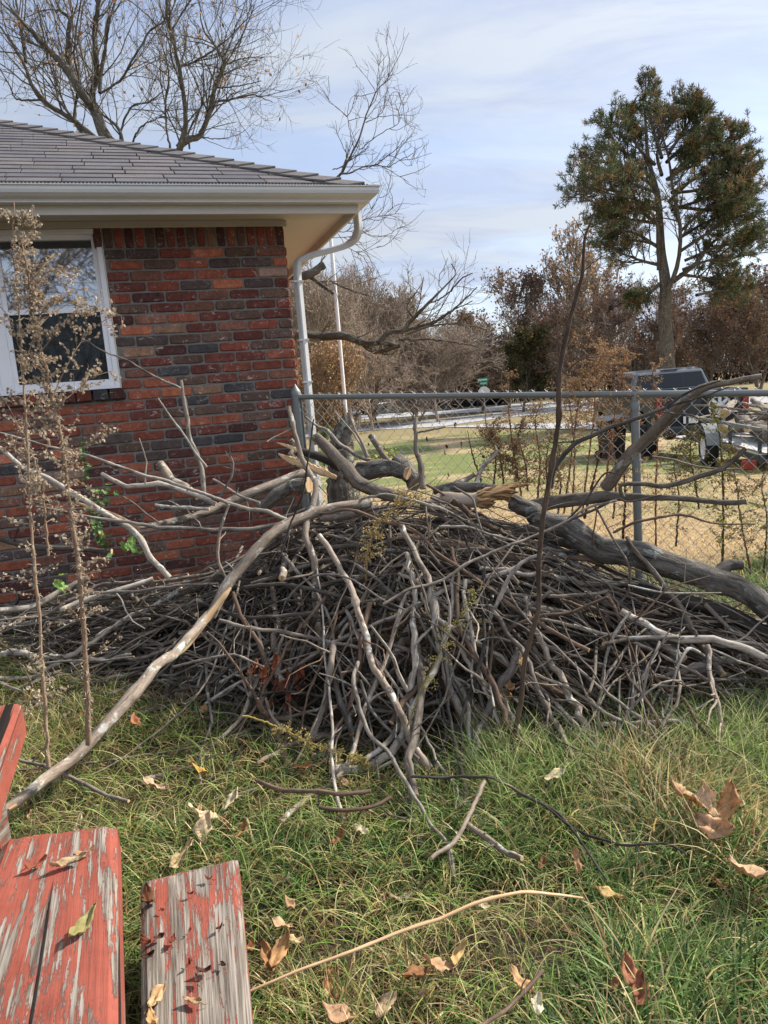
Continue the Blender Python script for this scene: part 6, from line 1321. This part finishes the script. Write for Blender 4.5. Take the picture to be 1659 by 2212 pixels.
plant_tree('evergreen','olive green and brown tree low behind the bushy fence weed',1130,60,700,name='evergreen_tree',rz=1.9)
plant_tree('goldtip','tall airy tree with golden brown tips left of the pine',1225,70,498,name='golden_tree',rz=.2)
plant_tree('goldtip','second airy golden tipped tree directly behind the tall leaning stalk',1300,78,520,name='golden_tree',rz=2.4,sw=.9)
plant_tree('darkbare','dark nearly bare tree behind the pine trunk',1380,66,600,name='dark_tree',rz=.9)
plant_tree('darkbare','dark nearly bare tree close left of the pine, behind the weeds',1290,60,648,name='dark_tree',rz=3.3,sw=1.2)
plant_tree('darkbare','dark tree at the right edge rising above the rusty oaks',1640,60,585,name='dark_tree',rz=4.3,sw=1.1)
plant_tree('rustoak','broad rusty oak behind the pickup truck',1530,58,640,name='rusty_oak',rz=.5)
plant_tree('rustoak','broad rusty oak at the right edge behind the trailer',1640,52,655,name='rusty_oak',rz=2.5)
plant_tree('rustoak','rusty oak between the pine trunk and the stop sign',1200,80,700,name='rusty_oak',rz=3.9)
plant_tree('rustoak','low rusty oak right behind the pine trunk',1440,74,690,name='rusty_oak',rz=5.1)
plant_tree('strawbush','tall straw coloured bush between the corner post and the mast',700,34,765,name='straw_bush',cat='bush',group=None)
for (kd_,x_,y_,h_,rz_) in (('darkbare',-9,-14,9,.3),('greyoak',2,-18,9,1.3),('thicket',-22,-16,8,2.0),('greyoak',-16,-24,11,3.0)):
    t0,_=TREEDATA[kd_]; t=t0.copy(); COL.objects.link(t); t['label']='bare tree in the yard behind the viewer, seen only mirrored in the window'; t['group']='trees mirrored in the window'; t.name='bare_tree'
    for ch in t0.children:
        c=ch.copy(); COL.objects.link(c); c.parent=t
    q_=h_/KINDS[kd_]['h']; t.location=(x_,y_,float(gz(x_,-3))); t.scale=(q_,)*3; t.rotation_euler=(0,0,rz_)
# far wood closing the gaps
r=np.random.default_rng(77); wd_=MB(); N=2600; X=r.uniform(-70,110,N); Yv=r.uniform(92,112,N); P0=np.stack([X,Yv,np.full(N,-.8)],1); D0=nrm_(np.stack([r.normal(size=N)*.25,r.normal(size=N)*.25,np.ones(N)],1)); P,Rr=grow(P0,D0,r.uniform(3,9,N),r.uniform(.04,.12,N),r,6,.12,.05); cc=np.array([hexc(*c) for c in [(96,84,76),(80,70,62),(110,96,88)]])[r.integers(0,3,N)]*4; tubes(wd_,P,Rr,3,0,cc)
p,D,L,R0=fork(P,Rr,7,r,(.4,1.2),(.3,.6),(.1,1),.6,.1); P,Rr=grow(p,D,L,np.maximum(R0,.03),r,5,.18,.05); tubes(wd_,P,Rr,3,0,np.repeat(cc,7,0))
leaf_quads(wd_,P[:,2:].reshape(-1,3)[r.integers(0,len(P)*3,26000)],.5,[(200,170,140),(170,130,96),(150,110,80),(130,120,84),(160,100,70)],r,.5)
o=wd_.build('far_wood',M['bark_tree']); tag(o,'distant band of leafless and rusty woodland beyond the road','woodland',None,'stuff')

# pine
def pine():
    t=thing('pine_tree','tall pine with dark green and rusty crown on a bare trunk behind the pickup','pine tree')
    Y=36.0; r=np.random.default_rng(9)
    def q(x,y): return W(x,y,Y)
    tr=MB(); S=spline([q(1441,812),q(1440,740),q(1436,680),q(1438,640),q(1436,600),q(1428,545),q(1425,480),q(1420,420),q(1400,340),q(1395,270),q(1390,215)],50); S[0][2]=-.9
    tubes(tr,S,np.interp(np.linspace(0,1,50),[0,.08,.3,.5,.7,1],[.42,.32,.28,.20,.12,.03]),14,0,(1.1,1.0,.95)); part(tr,'trunk',M['bark_tree'],t)
    lm=MB(); ends=[]
    z3=lambda x,y:(829.5+x*.5,132.7+(y+40*max(0,1-y/700))*.5)
    L=[[(1215,1010),(1240,960),(1270,870),(1280,720),(1250,560),(1230,400),(1200,250),(1260,160)],[(1250,950),(1290,920),(1350,870),(1400,800),(1450,760),(1560,700)],[(1280,920),(1350,930),(1430,940),(1540,960)],
       [(1185,900),(1180,700),(1100,600),(960,560),(850,520)],[(1200,720),(1100,640),(1000,620),(900,600),(830,560)],[(1190,700),(1110,690),(1000,680),(930,700)],[(1185,600),(1150,520),(1050,450),(960,420),(850,440)],
       [(1180,540),(1100,420),(1010,350),(980,280),(985,220)],[(1170,430),(1090,340),(1060,220),(1090,120)],[(1200,400),(1160,250),(1130,120),(1150,90)],[(1230,600),(1330,500),(1430,430),(1520,360),(1600,320)],[(1245,480),(1330,380),(1400,300),(1480,270)],
       [(1240,640),(1350,600),(1450,560),(1560,500),(1610,470)],[(1275,740),(1380,640),(1480,600),(1600,560)],[(1280,820),(1400,740),(1500,680),(1640,640)],[(1230,380),(1290,280),(1330,200),(1290,120)],[(1190,960),(1150,1000),(1090,1030),(1050,1045)],
       [(1190,880),(1110,860),(1030,830),(960,790)],[(1200,800),(1130,780),(1040,760),(990,720)],[(1290,900),(1400,860),(1500,850),(1600,830)],[(1350,1010),(1440,990),(1560,1000)],[(1220,500),(1300,440),(1350,330),(1400,240)],[(1180,800),(1080,740),(960,740),(930,820)],[(1250,560),(1370,540),(1500,420),(1580,400)],[(1240,560),(1400,470),(1500,470),(1620,420)],[(1240,620),(1420,640),(1540,600),(1640,590)],[(1280,760),(1400,690),(1540,640),(1650,700)],[(1240,460),(1350,430),(1420,350),(1560,300)],[(1180,560),(1080,520),(1000,480),(900,480)],[(1180,640),(1080,590),(930,540),(850,590)],[(1200,480),(1180,380),(1210,300),(1220,180)],[(1300,860),(1450,800),(1560,780),(1650,760)],[(1220,420),(1330,300),(1380,190),(1340,150)]]
    base=[]
    for l_ in L:
        k=len(l_); dy=np.cumsum(np.concatenate([[0],r.normal(size=k-1)*1.1])) ; dirn=r.choice([-1,1])*np.linspace(0,r.uniform(0,3.5),k); P=[W(*z3(*pt),Y+a+b_) for pt,a,b_ in zip(l_,dy*.6,dirn)]; Sx=spline(P,16); tubes(lm,Sx,np.linspace(.13 if k>5 else .085,.025,16),6,0,(1,.9,.85)); base.append(Sx[::2])
    P=np.array(base); Rr=np.tile(np.linspace(.08,.03,8),(len(P),1))
    p,D,Ln,R0=fork(P,Rr,22,r,(.4,1.2),(.2,.4),(.25,1.0),.6,.12); Ln=np.clip(Ln,.5,1.5); P2,R2=grow(p,D,Ln,R0,r,6,.15,.08); tubes(lm,P2,np.maximum(R2,.016),4,0,(1,.9,.85))
    p,D,Ln,R0=fork(P2,R2,6,r,(.4,1.1),(.4,.7),(.2,1.0),.7,.15); P3,R3=grow(p,D,Ln,R0,r,5,.15,.08); tubes(lm,P3,np.maximum(R3,.010),3,0,(1,.9,.85)); part(lm,'limb',M['bark_tree'],t)
    C=np.concatenate([P3[:,-1],P2[:,-1],P[:,-1]]); D_=np.concatenate([nrm_(P3[:,-1]-P3[:,-2]),nrm_(P2[:,-1]-P2[:,-2]),nrm_(P[:,-1]-P[:,-2])])
    keep=r.random(len(C))<.72; C=C[keep];D_=D_[keep]
    nd=MB(); k=30; c=np.repeat(C,k,0); ax=np.repeat(D_,k,0); N=len(c); d=nrm_(r.normal(size=(N,3))+ax*.75+np.array([0,0,.25])); ln=.25*r.uniform(.5,1.2,(N,1)); w_=.015; sd=nrm_(np.cross(d,r.normal(size=(N,3))))
    s0=c-ax*r.uniform(0,.22,(N,1)); V=np.stack([s0-sd*w_*.6,s0+d*ln*.6+sd*w_,s0+d*ln,s0+d*ln*.6-sd*w_],1).reshape(-1,3)
    green=np.array([hexc(*q_) for q_ in [(58,70,46),(74,84,54),(46,58,40),(84,90,58)]]); brown=np.array([hexc(*q_) for q_ in [(112,92,62),(98,82,56),(124,100,66)]])
    isb=np.repeat(r.random(len(C))<.26,k)|(r.random(N)<.10); inner=np.repeat(r.random(len(C))<.5,k); cc=np.where(isb[:,None],brown[r.integers(0,3,N)],green[r.integers(0,4,N)])*r.uniform(.7,1.3,(N,1))*1.45; nd.add(V,np.arange(N*4).reshape(N,4),0,np.repeat(cc,4,0)); part(nd,'needles',M['needle'],t)
pine()

# ---------------------------------------------------------------- vehicles and street things
def prism(mb,prof,x0,x1,inset=0.0,mat=0,zin=None):
    """side profile (y,z) extruded between x0 and x1; points above zin are pulled in by inset"""
    n=len(prof); V=[]
    for sgn,x in ((1,x0),(-1,x1)):
        for (y,z) in prof:
            k=0 if zin is None else np.clip((z-zin[0])/(zin[1]-zin[0]),0,1); V.append((x+sgn*inset*k,y,z))
    F=[tuple(range(n-1,-1,-1)),tuple(range(n,2*n))]+[(i,(i+1)%n,n+(i+1)%n,n+i) for i in range(n)]; mb.add(V,F,mat)
def lp(mb,name,mat,t,label=None,bevel=0): # part in local space
    o=mb.build(name,mat,t,label,bevel); return o
def wheel(t,x,y,z,r,wd,rimmat='white',name='wheel',spokes=8):
    e=bpy.data.objects.new(name,None); COL.objects.link(e); e.parent=t; e.location=(x,y,z); e.empty_display_size=.1
    def lathe(mb,pf,seg=28):
        V=[];n=len(pf)
        for i in range(seg):
            a_=i/seg*2*math.pi
            for (rr,xx) in pf: V.append((xx,rr*math.cos(a_),rr*math.sin(a_)))
        F=[(i*n+k,((i+1)%seg)*n+k,((i+1)%seg)*n+(k+1)%n,i*n+(k+1)%n) for i in range(seg) for k in range(n)]; mb.add(V,F,0,(1,1,1),None,True)
    mb=MB(); h=wd/2; lathe(mb,[(r*.62,-h),(r*.9,-h),(r,-h*.7),(r,h*.7),(r*.9,h),(r*.62,h)]); lp(mb,'tyre',M['rubber'],e)
    mb=MB(); lathe(mb,[(r*.63,-h*.9),(r*.63,h*.9),(r*.55,h*.9),(r*.54,-h*.7),(r*.58,-h*.9)]); 
    for k in range(spokes):
        a_=k/spokes*2*math.pi; c=np.array([-h*.55,math.cos(a_)*r*.36,math.sin(a_)*r*.36]); rm=np.array(Matrix.Rotation(a_,3,'X')); mb.box(c,(.02,r*.42,r*.16),rm)
    lathe(mb,[(0.001,-h*.75),(r*.2,-h*.75),(r*.2,-h*.4),(0.001,-h*.4)],16); lp(mb,'rim',M[rimmat],e); return e
def pickup():
    c0=ZP(2126/1.507,(1476)/1.507,-.3); Yr=16.6; xl=W(2132/1.507,1330/1.507,Yr)[0]; xr=W(2442/1.507,1330/1.507,Yr)[0]; cx=(xl+xr)/2; g=float(gz(cx,Yr))
    t=thing('pickup_truck','dark grey crew cab pickup with silvery roof parked facing away behind the fence','pickup truck',None,(cx,Yr,g),R_(-3))
    hw=(xr-xl)/2*.97; H0=W(2250/1.507,1190/1.507,Yr+2)[2]-g; s=H0/1.95
    def Z(z): return z*s
    mb=MB(); prism(mb,[(0.05,Z(.62)),(0.05,Z(1.40)),(1.95,Z(1.42)),(1.95,Z(.55)),(1.55,Z(.55)),(1.45,Z(.85)),(1.25,Z(1.0)),(.95,Z(1.0)),(.75,Z(.85)),(.65,Z(.6))],-hw,hw); 
    lp(mb,'truck_bed',M['carpaint'],t,None,.03)
    mb=MB(); prism(mb,[(2.0,Z(.50)),(2.0,Z(1.42)),(4.1,Z(1.38)),(5.5,Z(1.25)),(5.75,Z(1.05)),(5.75,Z(.55)),(5.4,Z(.5)),(5.2,Z(.9)),(4.6,Z(.9)),(4.4,Z(.5))],-hw,hw); cab=lp(mb,'cab',M['carpaint'],t,None,.04)
    mb=MB(); prism(mb,[(2.02,Z(1.40)),(2.14,Z(1.86)),(2.5,Z(1.93)),(3.4,Z(1.93)),(3.75,Z(1.84)),(4.35,Z(1.38))],-hw+.03,hw-.03,.20,0,(Z(1.40),Z(1.9))); lp(mb,'roof',M['roofglare'],t,None,.05)
    mb=MB(); n_=np.array([0,-1,.0])
    q=[(-hw+.16,2.035-.012,Z(1.47)),(hw-.16,2.035-.012,Z(1.47)),(hw-.26,2.125-.012,Z(1.81)),(-hw+.26,2.125-.012,Z(1.81))]; mb.add(q+[(a,b+.02,c) for a,b,c in q],[(0,1,2,3),(4,7,6,5),(0,4,5,1),(1,5,6,2),(2,6,7,3),(3,7,4,0)]); lp(mb,'rear_window',M['darkglass'],t,None,.004)
    mb=MB(); 
    for a_,b_ in ((-.30,.30),): 
        for xx in (a_,b_): mb.box((xx,2.07,Z(1.64)),(.018,.02,Z(.30)),np.array(Matrix.Rotation(-.25,3,'X')))
        mb.box((0,2.02+.096,Z(1.79)),(.60,.018,.018)); mb.box((0,2.025,Z(1.49)),(.60,.018,.018))
    lp(mb,'slider_frame',M['steel_dark'],t)
    mb=MB(); mb.box((0,2.16,Z(1.885)),(.42,.05,.035)); lp(mb,'brake_light',M['black_plastic'],t,None,.01)
    for sgn in (-1,1):
        for (y0,y1,nm) in ((2.28,3.0,'side_window'),(3.06,3.78,'side_window')):
            mb=MB(); zt0,zt1=Z(1.46),Z(1.80); x0_=sgn*(hw-.03-.20*.08)+sgn*.006; x1_=sgn*(hw-.03-.20*.80)+sgn*.010; q=[(x0_,y0-(.0),zt0),(x0_,y1+(.22 if y0>3 else 0),zt0),(x1_,y1-(.15 if y0>3 else 0),zt1),(x1_,y0+.08,zt1)]; mb.add(q+[(a-sgn*.02,b,c) for a,b,c in q],[(0,1,2,3),(4,7,6,5),(0,4,5,1),(1,5,6,2),(2,6,7,3),(3,7,4,0)]); lp(mb,nm,M['darkglass'],t)
    mb=MB(); mb.box((0,.03,Z(1.08)),(2*hw-.36,.05,Z(.62))); tg=lp(mb,'tailgate',M['carpaint'],t,None,.015); mb=MB(); mb.box((0,.0,Z(1.28)),(.26,.02,.06)); lp(mb,'handle',M['black_plastic'],tg,None,.008)
    for sgn in (-1,1): mb=MB(); mb.box((sgn*(hw-.085),.03,Z(1.12)),(.15,.06,Z(.40))); lp(mb,'tail_light',M['red_light'],t,None,.02)
    mb=MB(); mb.box((0,-.06,Z(.60)),(2*hw-.04,.20,Z(.20))); lp(mb,'rear_bumper',M['steel_dark'],t,None,.04)
    for sgn in (-1,1):
        mb=MB(); mb.box((sgn*(hw+.12),3.95,Z(1.42)),(.22,.10,.20)); mb.box((sgn*(hw+.02),3.97,Z(1.37)),(.12,.05,.05)); lp(mb,'side_mirror',M['black_plastic'],t,None,.02)
        for y in (1.1,4.9): wheel(t,sgn*(hw-.14),y,.38,.38,.27,'steel_dark')
    mb=MB(); mb.box((-.3,-.10,Z(.82)),(.32,.01,.16)); lp(mb,'number_plate',M['white'],t)
k=NM('roof_glare_paint',0.3,0.6); k.base((0.09,0.10,0.11)); k.b.inputs['Metallic'].default_value=.5; k.b.inputs['Coat Weight'].default_value=.8; M['roofglare']=k.m  # body colour lightened and coated for the sky glare on top
pickup()
def trailer():
    A0=W(2475/1.507,1400/1.507,10.6); A1=W(2236/1.507,1352/1.507,15.2); g=float(gz(6.0,12.5)); zr=(A0[2]+A1[2])/2
    d=A1[:2]-A0[:2]; L=np.linalg.norm(d); ang=math.atan2(d[1],d[0])-math.pi/2; t=thing('utility_trailer','low grey utility trailer with slatted deck, loaded with cut branches, at the right edge','trailer',None,(A0[0],A0[1],g),ang)
    hr=zr-g; wd=1.75; dk=hr-.36
    mb=MB()
    for i in range(12): mb.box((.06+wd/12*(i+.5),L/2,dk),(wd/12-.012,L,.035))
    lp(mb,'deck',M['deckwood'],t)
    mb=MB(); mb.box((0,L/2,dk-.06),(.05,L+.02,.10)); mb.box((wd+.1,L/2,dk-.06),(.05,L+.02,.10)); mb.box((wd/2+.05,-.02,dk-.07),(wd+.14,.05,.13)); mb.box((wd/2+.05,L,dk-.06),(wd+.14,.05,.10)); lp(mb,'frame',M['steel_dark'],t)
    for x in (0,wd+.1): mb=MB(); mb.box((x,L/2,hr),(.05,L,.05)); lp(mb,'side_rail',M['galv'],t,None,.006)
    for x in (0,wd+.1):
        for y in (.03,L*.33,L*.66,L-.03): mb=MB(); mb.box((x+.001,y,(hr+dk)/2),(.045,.045,hr-dk-.02)); lp(mb,'rail_post',M['steel_dark'],t)
    for x in (.14,wd-.04): mb=MB(); mb.box((x,-.075,dk-.32+.45),(.13,.045,1.0)); lp(mb,'ramp_post',M['steel_dark'],t,None,.006)
    for x in (-.03+.0,wd+.12): mb=MB(); mb.box((x-.14 if x<.5 else x,-.055,dk-.14),(.20,.05,.14)); lp(mb,'tail_light',M['red_light'],t,None,.015)
    for x in (-.20,wd+.30):
        wheel(t,x,L*.45,.33,.33,.2); mb=MB(); an=np.linspace(.2,math.pi-.2,12)
        P=np.array([(x,L*.45+.43*math.cos(a_),.33+.42*math.sin(a_)) for a_ in an]); V=[];
        for p in P: V+=[(p[0]-.13,p[1],p[2]),(p[0]+.13,p[1],p[2])]
        V+=[(a,b,c-.012) for a,b,c in V]; n2=24; mb.add(V,[(2*i,2*i+1,2*i+3,2*i+2) for i in range(11)]+[(n2+2*i,n2+2*i+2,n2+2*i+3,n2+2*i+1) for i in range(11)]); lp(mb,'fender',M['galv'],t)
    mb=MB(); tubes(mb,np.array([(wd/2+.05,L+.0,dk-.06),(wd/2+.05,L+1.1,dk-.06)]),np.full(2,.04),8); tubes(mb,np.array([(.05,L,dk-.06),(wd/2+.05,L+.9,dk-.06)]),np.full(2,.035),8); tubes(mb,np.array([(wd+.05,L,dk-.06),(wd/2+.05,L+.9,dk-.06)]),np.full(2,.035),8); lp(mb,'drawbar',M['steel_dark'],t)
    mb=MB(); tubes(mb,np.array([(wd/2+.2,L+.7,dk-.35),(wd/2+.2,L+.7,dk+.35)]),np.full(2,.03),8); lp(mb,'jack',M['galv'],t)
    # spare wheel standing at the front
    sw=thing('spare_wheel','white spoked spare wheel standing on the front of the trailer against the pickup','wheel',None,(0,0,0)); 
    P=W(2342/1.507,1322/1.507,15.0); sw.location=tuple(P); sw.rotation_euler=(0,0,R_(72)); e=wheel(sw,0,0,0,.36,.22); 
    ch=list(e.children); 
    for c in ch: c.parent=sw
    bpy.data.objects.remove(e)
    # brush load
    r=np.random.default_rng(55); Rz=np.array(Matrix.Rotation(ang,3,'Z'))
    for q in range(26):
        L_=r.uniform(.8,2.4); rr=r.uniform(.015,.085) if q>3 else r.uniform(.09,.15); c=np.array([r.uniform(.3,wd-.2),r.uniform(1.4,L-.6),dk+.04+rr+r.uniform(0,.45)*(1 if rr<.09 else .1)]); a_=r.normal()*.45; d_=np.array([math.sin(a_),math.cos(a_),r.normal()*.08]); P=c+np.linspace(-.5,.5,9)[:,None]*L_*d_+np.cumsum(r.normal(size=(9,3)),0)*.012; P[:,2]=np.maximum(P[:,2],dk+rr*.9+.02); P=P@Rz.T+np.array([A0[0],A0[1],g])
        mb=MB(); tubes(mb,P,np.linspace(rr,rr*.7,9),10,0,(1,1,1),1,(1,1,1),.04); o=mb.build('cut_log' if rr>.05 else 'cut_branch',[M['bark_tan'] if q%3 else M['bark_grey'],M['wood_raw']]); c_=Vector(P[4]); o.data.transform(Matrix.Translation(-c_)); o.location=c_
        tag(o,'thick cut log lying on the deck of the utility trailer' if rr>.05 else 'cut branch in the load on the utility trailer','log' if rr>.05 else 'branch','cut wood on the trailer')
k=NM('deck_wood',.8,.2); tcn=k.n('ShaderNodeTexCoord'); k.base(k.ramp(k.noise(tcn.outputs['Object'],14,5,.6,(1,.1,1)),[(.3,(.30,.29,.28)),(.7,(.52,.50,.48))])); M['deckwood']=k.m
trailer()
def bin_():
    P=ZP(1322,973,-.55); Yc=19.0; P=W(1322,968,Yc); g=float(gz(P[0],Yc)); t=thing('wheeled_bin','black wheeled rubbish bin with pale shiny lid on the lawn left of the line post','rubbish bin',None,(P[0],Yc,g),R_(20)); top=W(1322,898,Yc)[2]-g; hw=.27
    mb=MB(); mb.box((0,0,top*.46),(hw*1.65,hw*1.7,top*.86),None,0,(1,1,1),(1.22,1.25)); lp(mb,'body',M['black_plastic'],t,None,.03)
    mb=MB(); prism(mb,[(-.36,top*.90),(-.38,top*.95),(-.1,top*1.01),(.25,top*1.0),(.36,top*.95),(.36,top*.90)],-.31,.31); lp(mb,'lid',M['lidlit'],t,None,.02)
    mb=MB(); tubes(mb,np.array([(-.24,.40,top*.92),(.24,.40,top*.92)]),np.full(2,.018),8); lp(mb,'handle',M['black_plastic'],t)
    for sgn in (-1,1): wheel(t,sgn*.25,.26,.12,.12,.05,'steel_dark',spokes=5)
M['lidlit']=plain('bin_lid_lit',(.30,.31,.33),.35,.5)  # sunlight on the black bin's lid, put into a paler colour
bin_()
def stop_sign():
    Yc=47.0; P=W(1046,848,Yc); g=-.8; hw=(15*Yc/FP)*.62; t=thing('street_sign','stop sign seen from its blank pale back with two green street name blades above it','road sign',None,(P[0],Yc,g),R_(6)); zc=P[2]-g
    mb=MB(); top=W(1046,826,Yc)[2]-g; mb.box((0,.04,top/2-.1),(.07,.05,top+.2)); lp(mb,'post',M['galv'],t)
    mb=MB(); a_=np.arange(8)/8*2*math.pi+math.pi/8; R=.40; V=[(R*math.cos(q),y,zc+R*math.sin(q)) for y in (0.0,.012) for q in a_]; mb.add(V,[tuple(range(7,-1,-1)),tuple(range(8,16))]+[(i,(i+1)%8,8+(i+1)%8,8+i) for i in range(8)]); lp(mb,'octagon_plate',M['signback'],t)
    mb=MB(); z=W(1045,822,Yc)[2]-g+.05; mb.box((-.05,.03,z),(.80,.012,.20),np.array(Matrix.Rotation(R_(22),3,'Z'))); bl=lp(mb,'name_blade',M['signgreen'],t)
    mb=MB(); 
    rm=np.array(Matrix.Rotation(R_(22),3,'Z')); rr=np.random.default_rng(3)
    for i in range(10): mb.box(np.array([-.05,.03,z])+rm@np.array([-.32+i*.07,-.010,rr.uniform(-.02,.02)]),(.03,.004,rr.uniform(.06,.10)),rm)
    lp(mb,'lettering',M['white'],bl)
    mb=MB(); z2=z-.22; rm=np.array(Matrix.Rotation(R_(-40),3,'Z')); mb.box((0,.03,z2),(.55,.012,.18),rm); bl=lp(mb,'name_blade',M['signgreen'],t)
    mb=MB()
    for i in range(6): mb.box(np.array([0,.03,z2])+rm@np.array([-.18+i*.07,-.010,0]),(.03,.004,.09),rm)
    lp(mb,'lettering',M['white'],bl)
M['signback']=plain('sign_back',(.50,.51,.50),.5,.4,.2,.05); M['signgreen']=plain('sign_green',(.01,.20,.14),.5)
stop_sign()
def carport():
    Yc=82.0; xl=W(968,900,Yc)[0]; xr=W(1100,900,Yc)[0]; g=-.8; zt=W(1003,834,Yc)[2]-g; ze=W(975,850,Yc)[2]-g; t=thing('carport','black shadowed carport with a low gable roof behind the road below the grey trees','carport',None,((xl+xr)/2,Yc,g)); hw=(xr-xl)/2
    zt=max(zt,3.6); ze=max(ze,2.5)
    mb=MB(); pk=-hw*.45
    V=[(-hw-.4,0,ze),(pk,0,zt),(hw+.4,0,ze),(hw+.4,7,ze),(pk,7,zt),(-hw-.4,7,ze)]; V+= [(a,b,c-.15) for a,b,c in V]; mb.add(V,[(0,1,4,5),(1,2,3,4),(6,11,10,7),(7,10,9,8),(0,6,7,1),(1,7,8,2),(5,4,10,11),(4,3,9,10)]); lp(mb,'roof',M['steel_dark'],t)
    mb=MB(); mb.box((0,6.8,ze/2),(hw*2,.15,ze-.05)); mb.box((-hw,3.4,ze/2),(.15,6.7,ze-.05)); mb.box((hw,3.4,ze/2),(.15,6.7,ze-.05)); lp(mb,'wall',M['steel_dark'],t)
    for x in (-hw+.3,0,hw-.3): mb=MB(); mb.box((x,.15,ze/2),(.15,.15,ze-.15)); lp(mb,'post',M['steel_dark'],t)
carport()
def van():
    Yc=64.0; P=W(763,899,Yc); g=-.8; t=thing('parked_van','small white van parked nose on across the road, seen just right of the white mast','van',None,(P[0],Yc,g),R_(10)); hw=.72
    mb=MB(); prism(mb,[(0,.35),(0,.95),(.5,1.15),(1.1,1.85),(4.0,1.9),(4.2,.4),(3.7,.35),(3.5,.65),(3.0,.65),(2.8,.35),(1.3,.35),(1.1,.65),(.6,.65),(.4,.35)],-hw,hw,.12,0,(1.1,1.9)); lp(mb,'body',M['white'],t,None,.05)
    mb=MB(); q=[(-hw+.08,.53,1.18),(hw-.08,.53,1.18),(hw-.2,1.06,1.78),(-hw+.2,1.06,1.78)]; mb.add([(a,b-.02,c+.01) for a,b,c in q]+q,[(0,1,2,3),(4,7,6,5),(0,4,5,1),(1,5,6,2),(2,6,7,3),(3,7,4,0)]); lp(mb,'windscreen',M['darkglass'],t)
    mb=MB(); mb.box((0,-.02,.72),(.7,.04,.2)); lp(mb,'grille',M['black_plastic'],t)
    for s in (-1,1):
        mb=MB(); mb.box((s*(hw-.18),-.02,.8),(.22,.04,.14)); lp(mb,'headlight',M['galv'],t)
        for y in (.85,3.25): wheel(t,s*(hw-.1),y,.32,.32,.2,'steel_dark')
van()
def far_house(x0,x1,yt,Yc,label,col,name):
    xl=W(x0,890,Yc)[0]; xr=W(x1,890,Yc)[0]; g=-.8; zt=W((x0+x1)/2,yt,Yc)[2]-g; t=thing(name,label,'building',None,((xl+xr)/2,Yc,g)); hw=(xr-xl)/2
    mb=MB(); mb.box((0,3,zt*.36),(2*hw,6,zt*.72)); lp(mb,'wall',plain(name+'_wall',col,.8),t)
    mb=MB(); prism(mb,[(-.4,zt*.72+.003),(3,zt),(6.4,zt*.72+.003)],-hw-.3,hw+.3); lp(mb,'roof',M['shingle'],t)
    for x in (-hw*.5,hw*.45): mb=MB(); mb.box((x,-.01,zt*.40),(hw*.3,.04,zt*.25)); lp(mb,'window',M['darkglass'],t)
far_house(815,880,862,88,'low grey green shed half hidden by grey trunks across the road',(.20,.22,.20),'shed')
far_house(1445,1500,770,96,'dim low house hardly visible behind the rusty trees',(.25,.22,.2),'house') if False else None
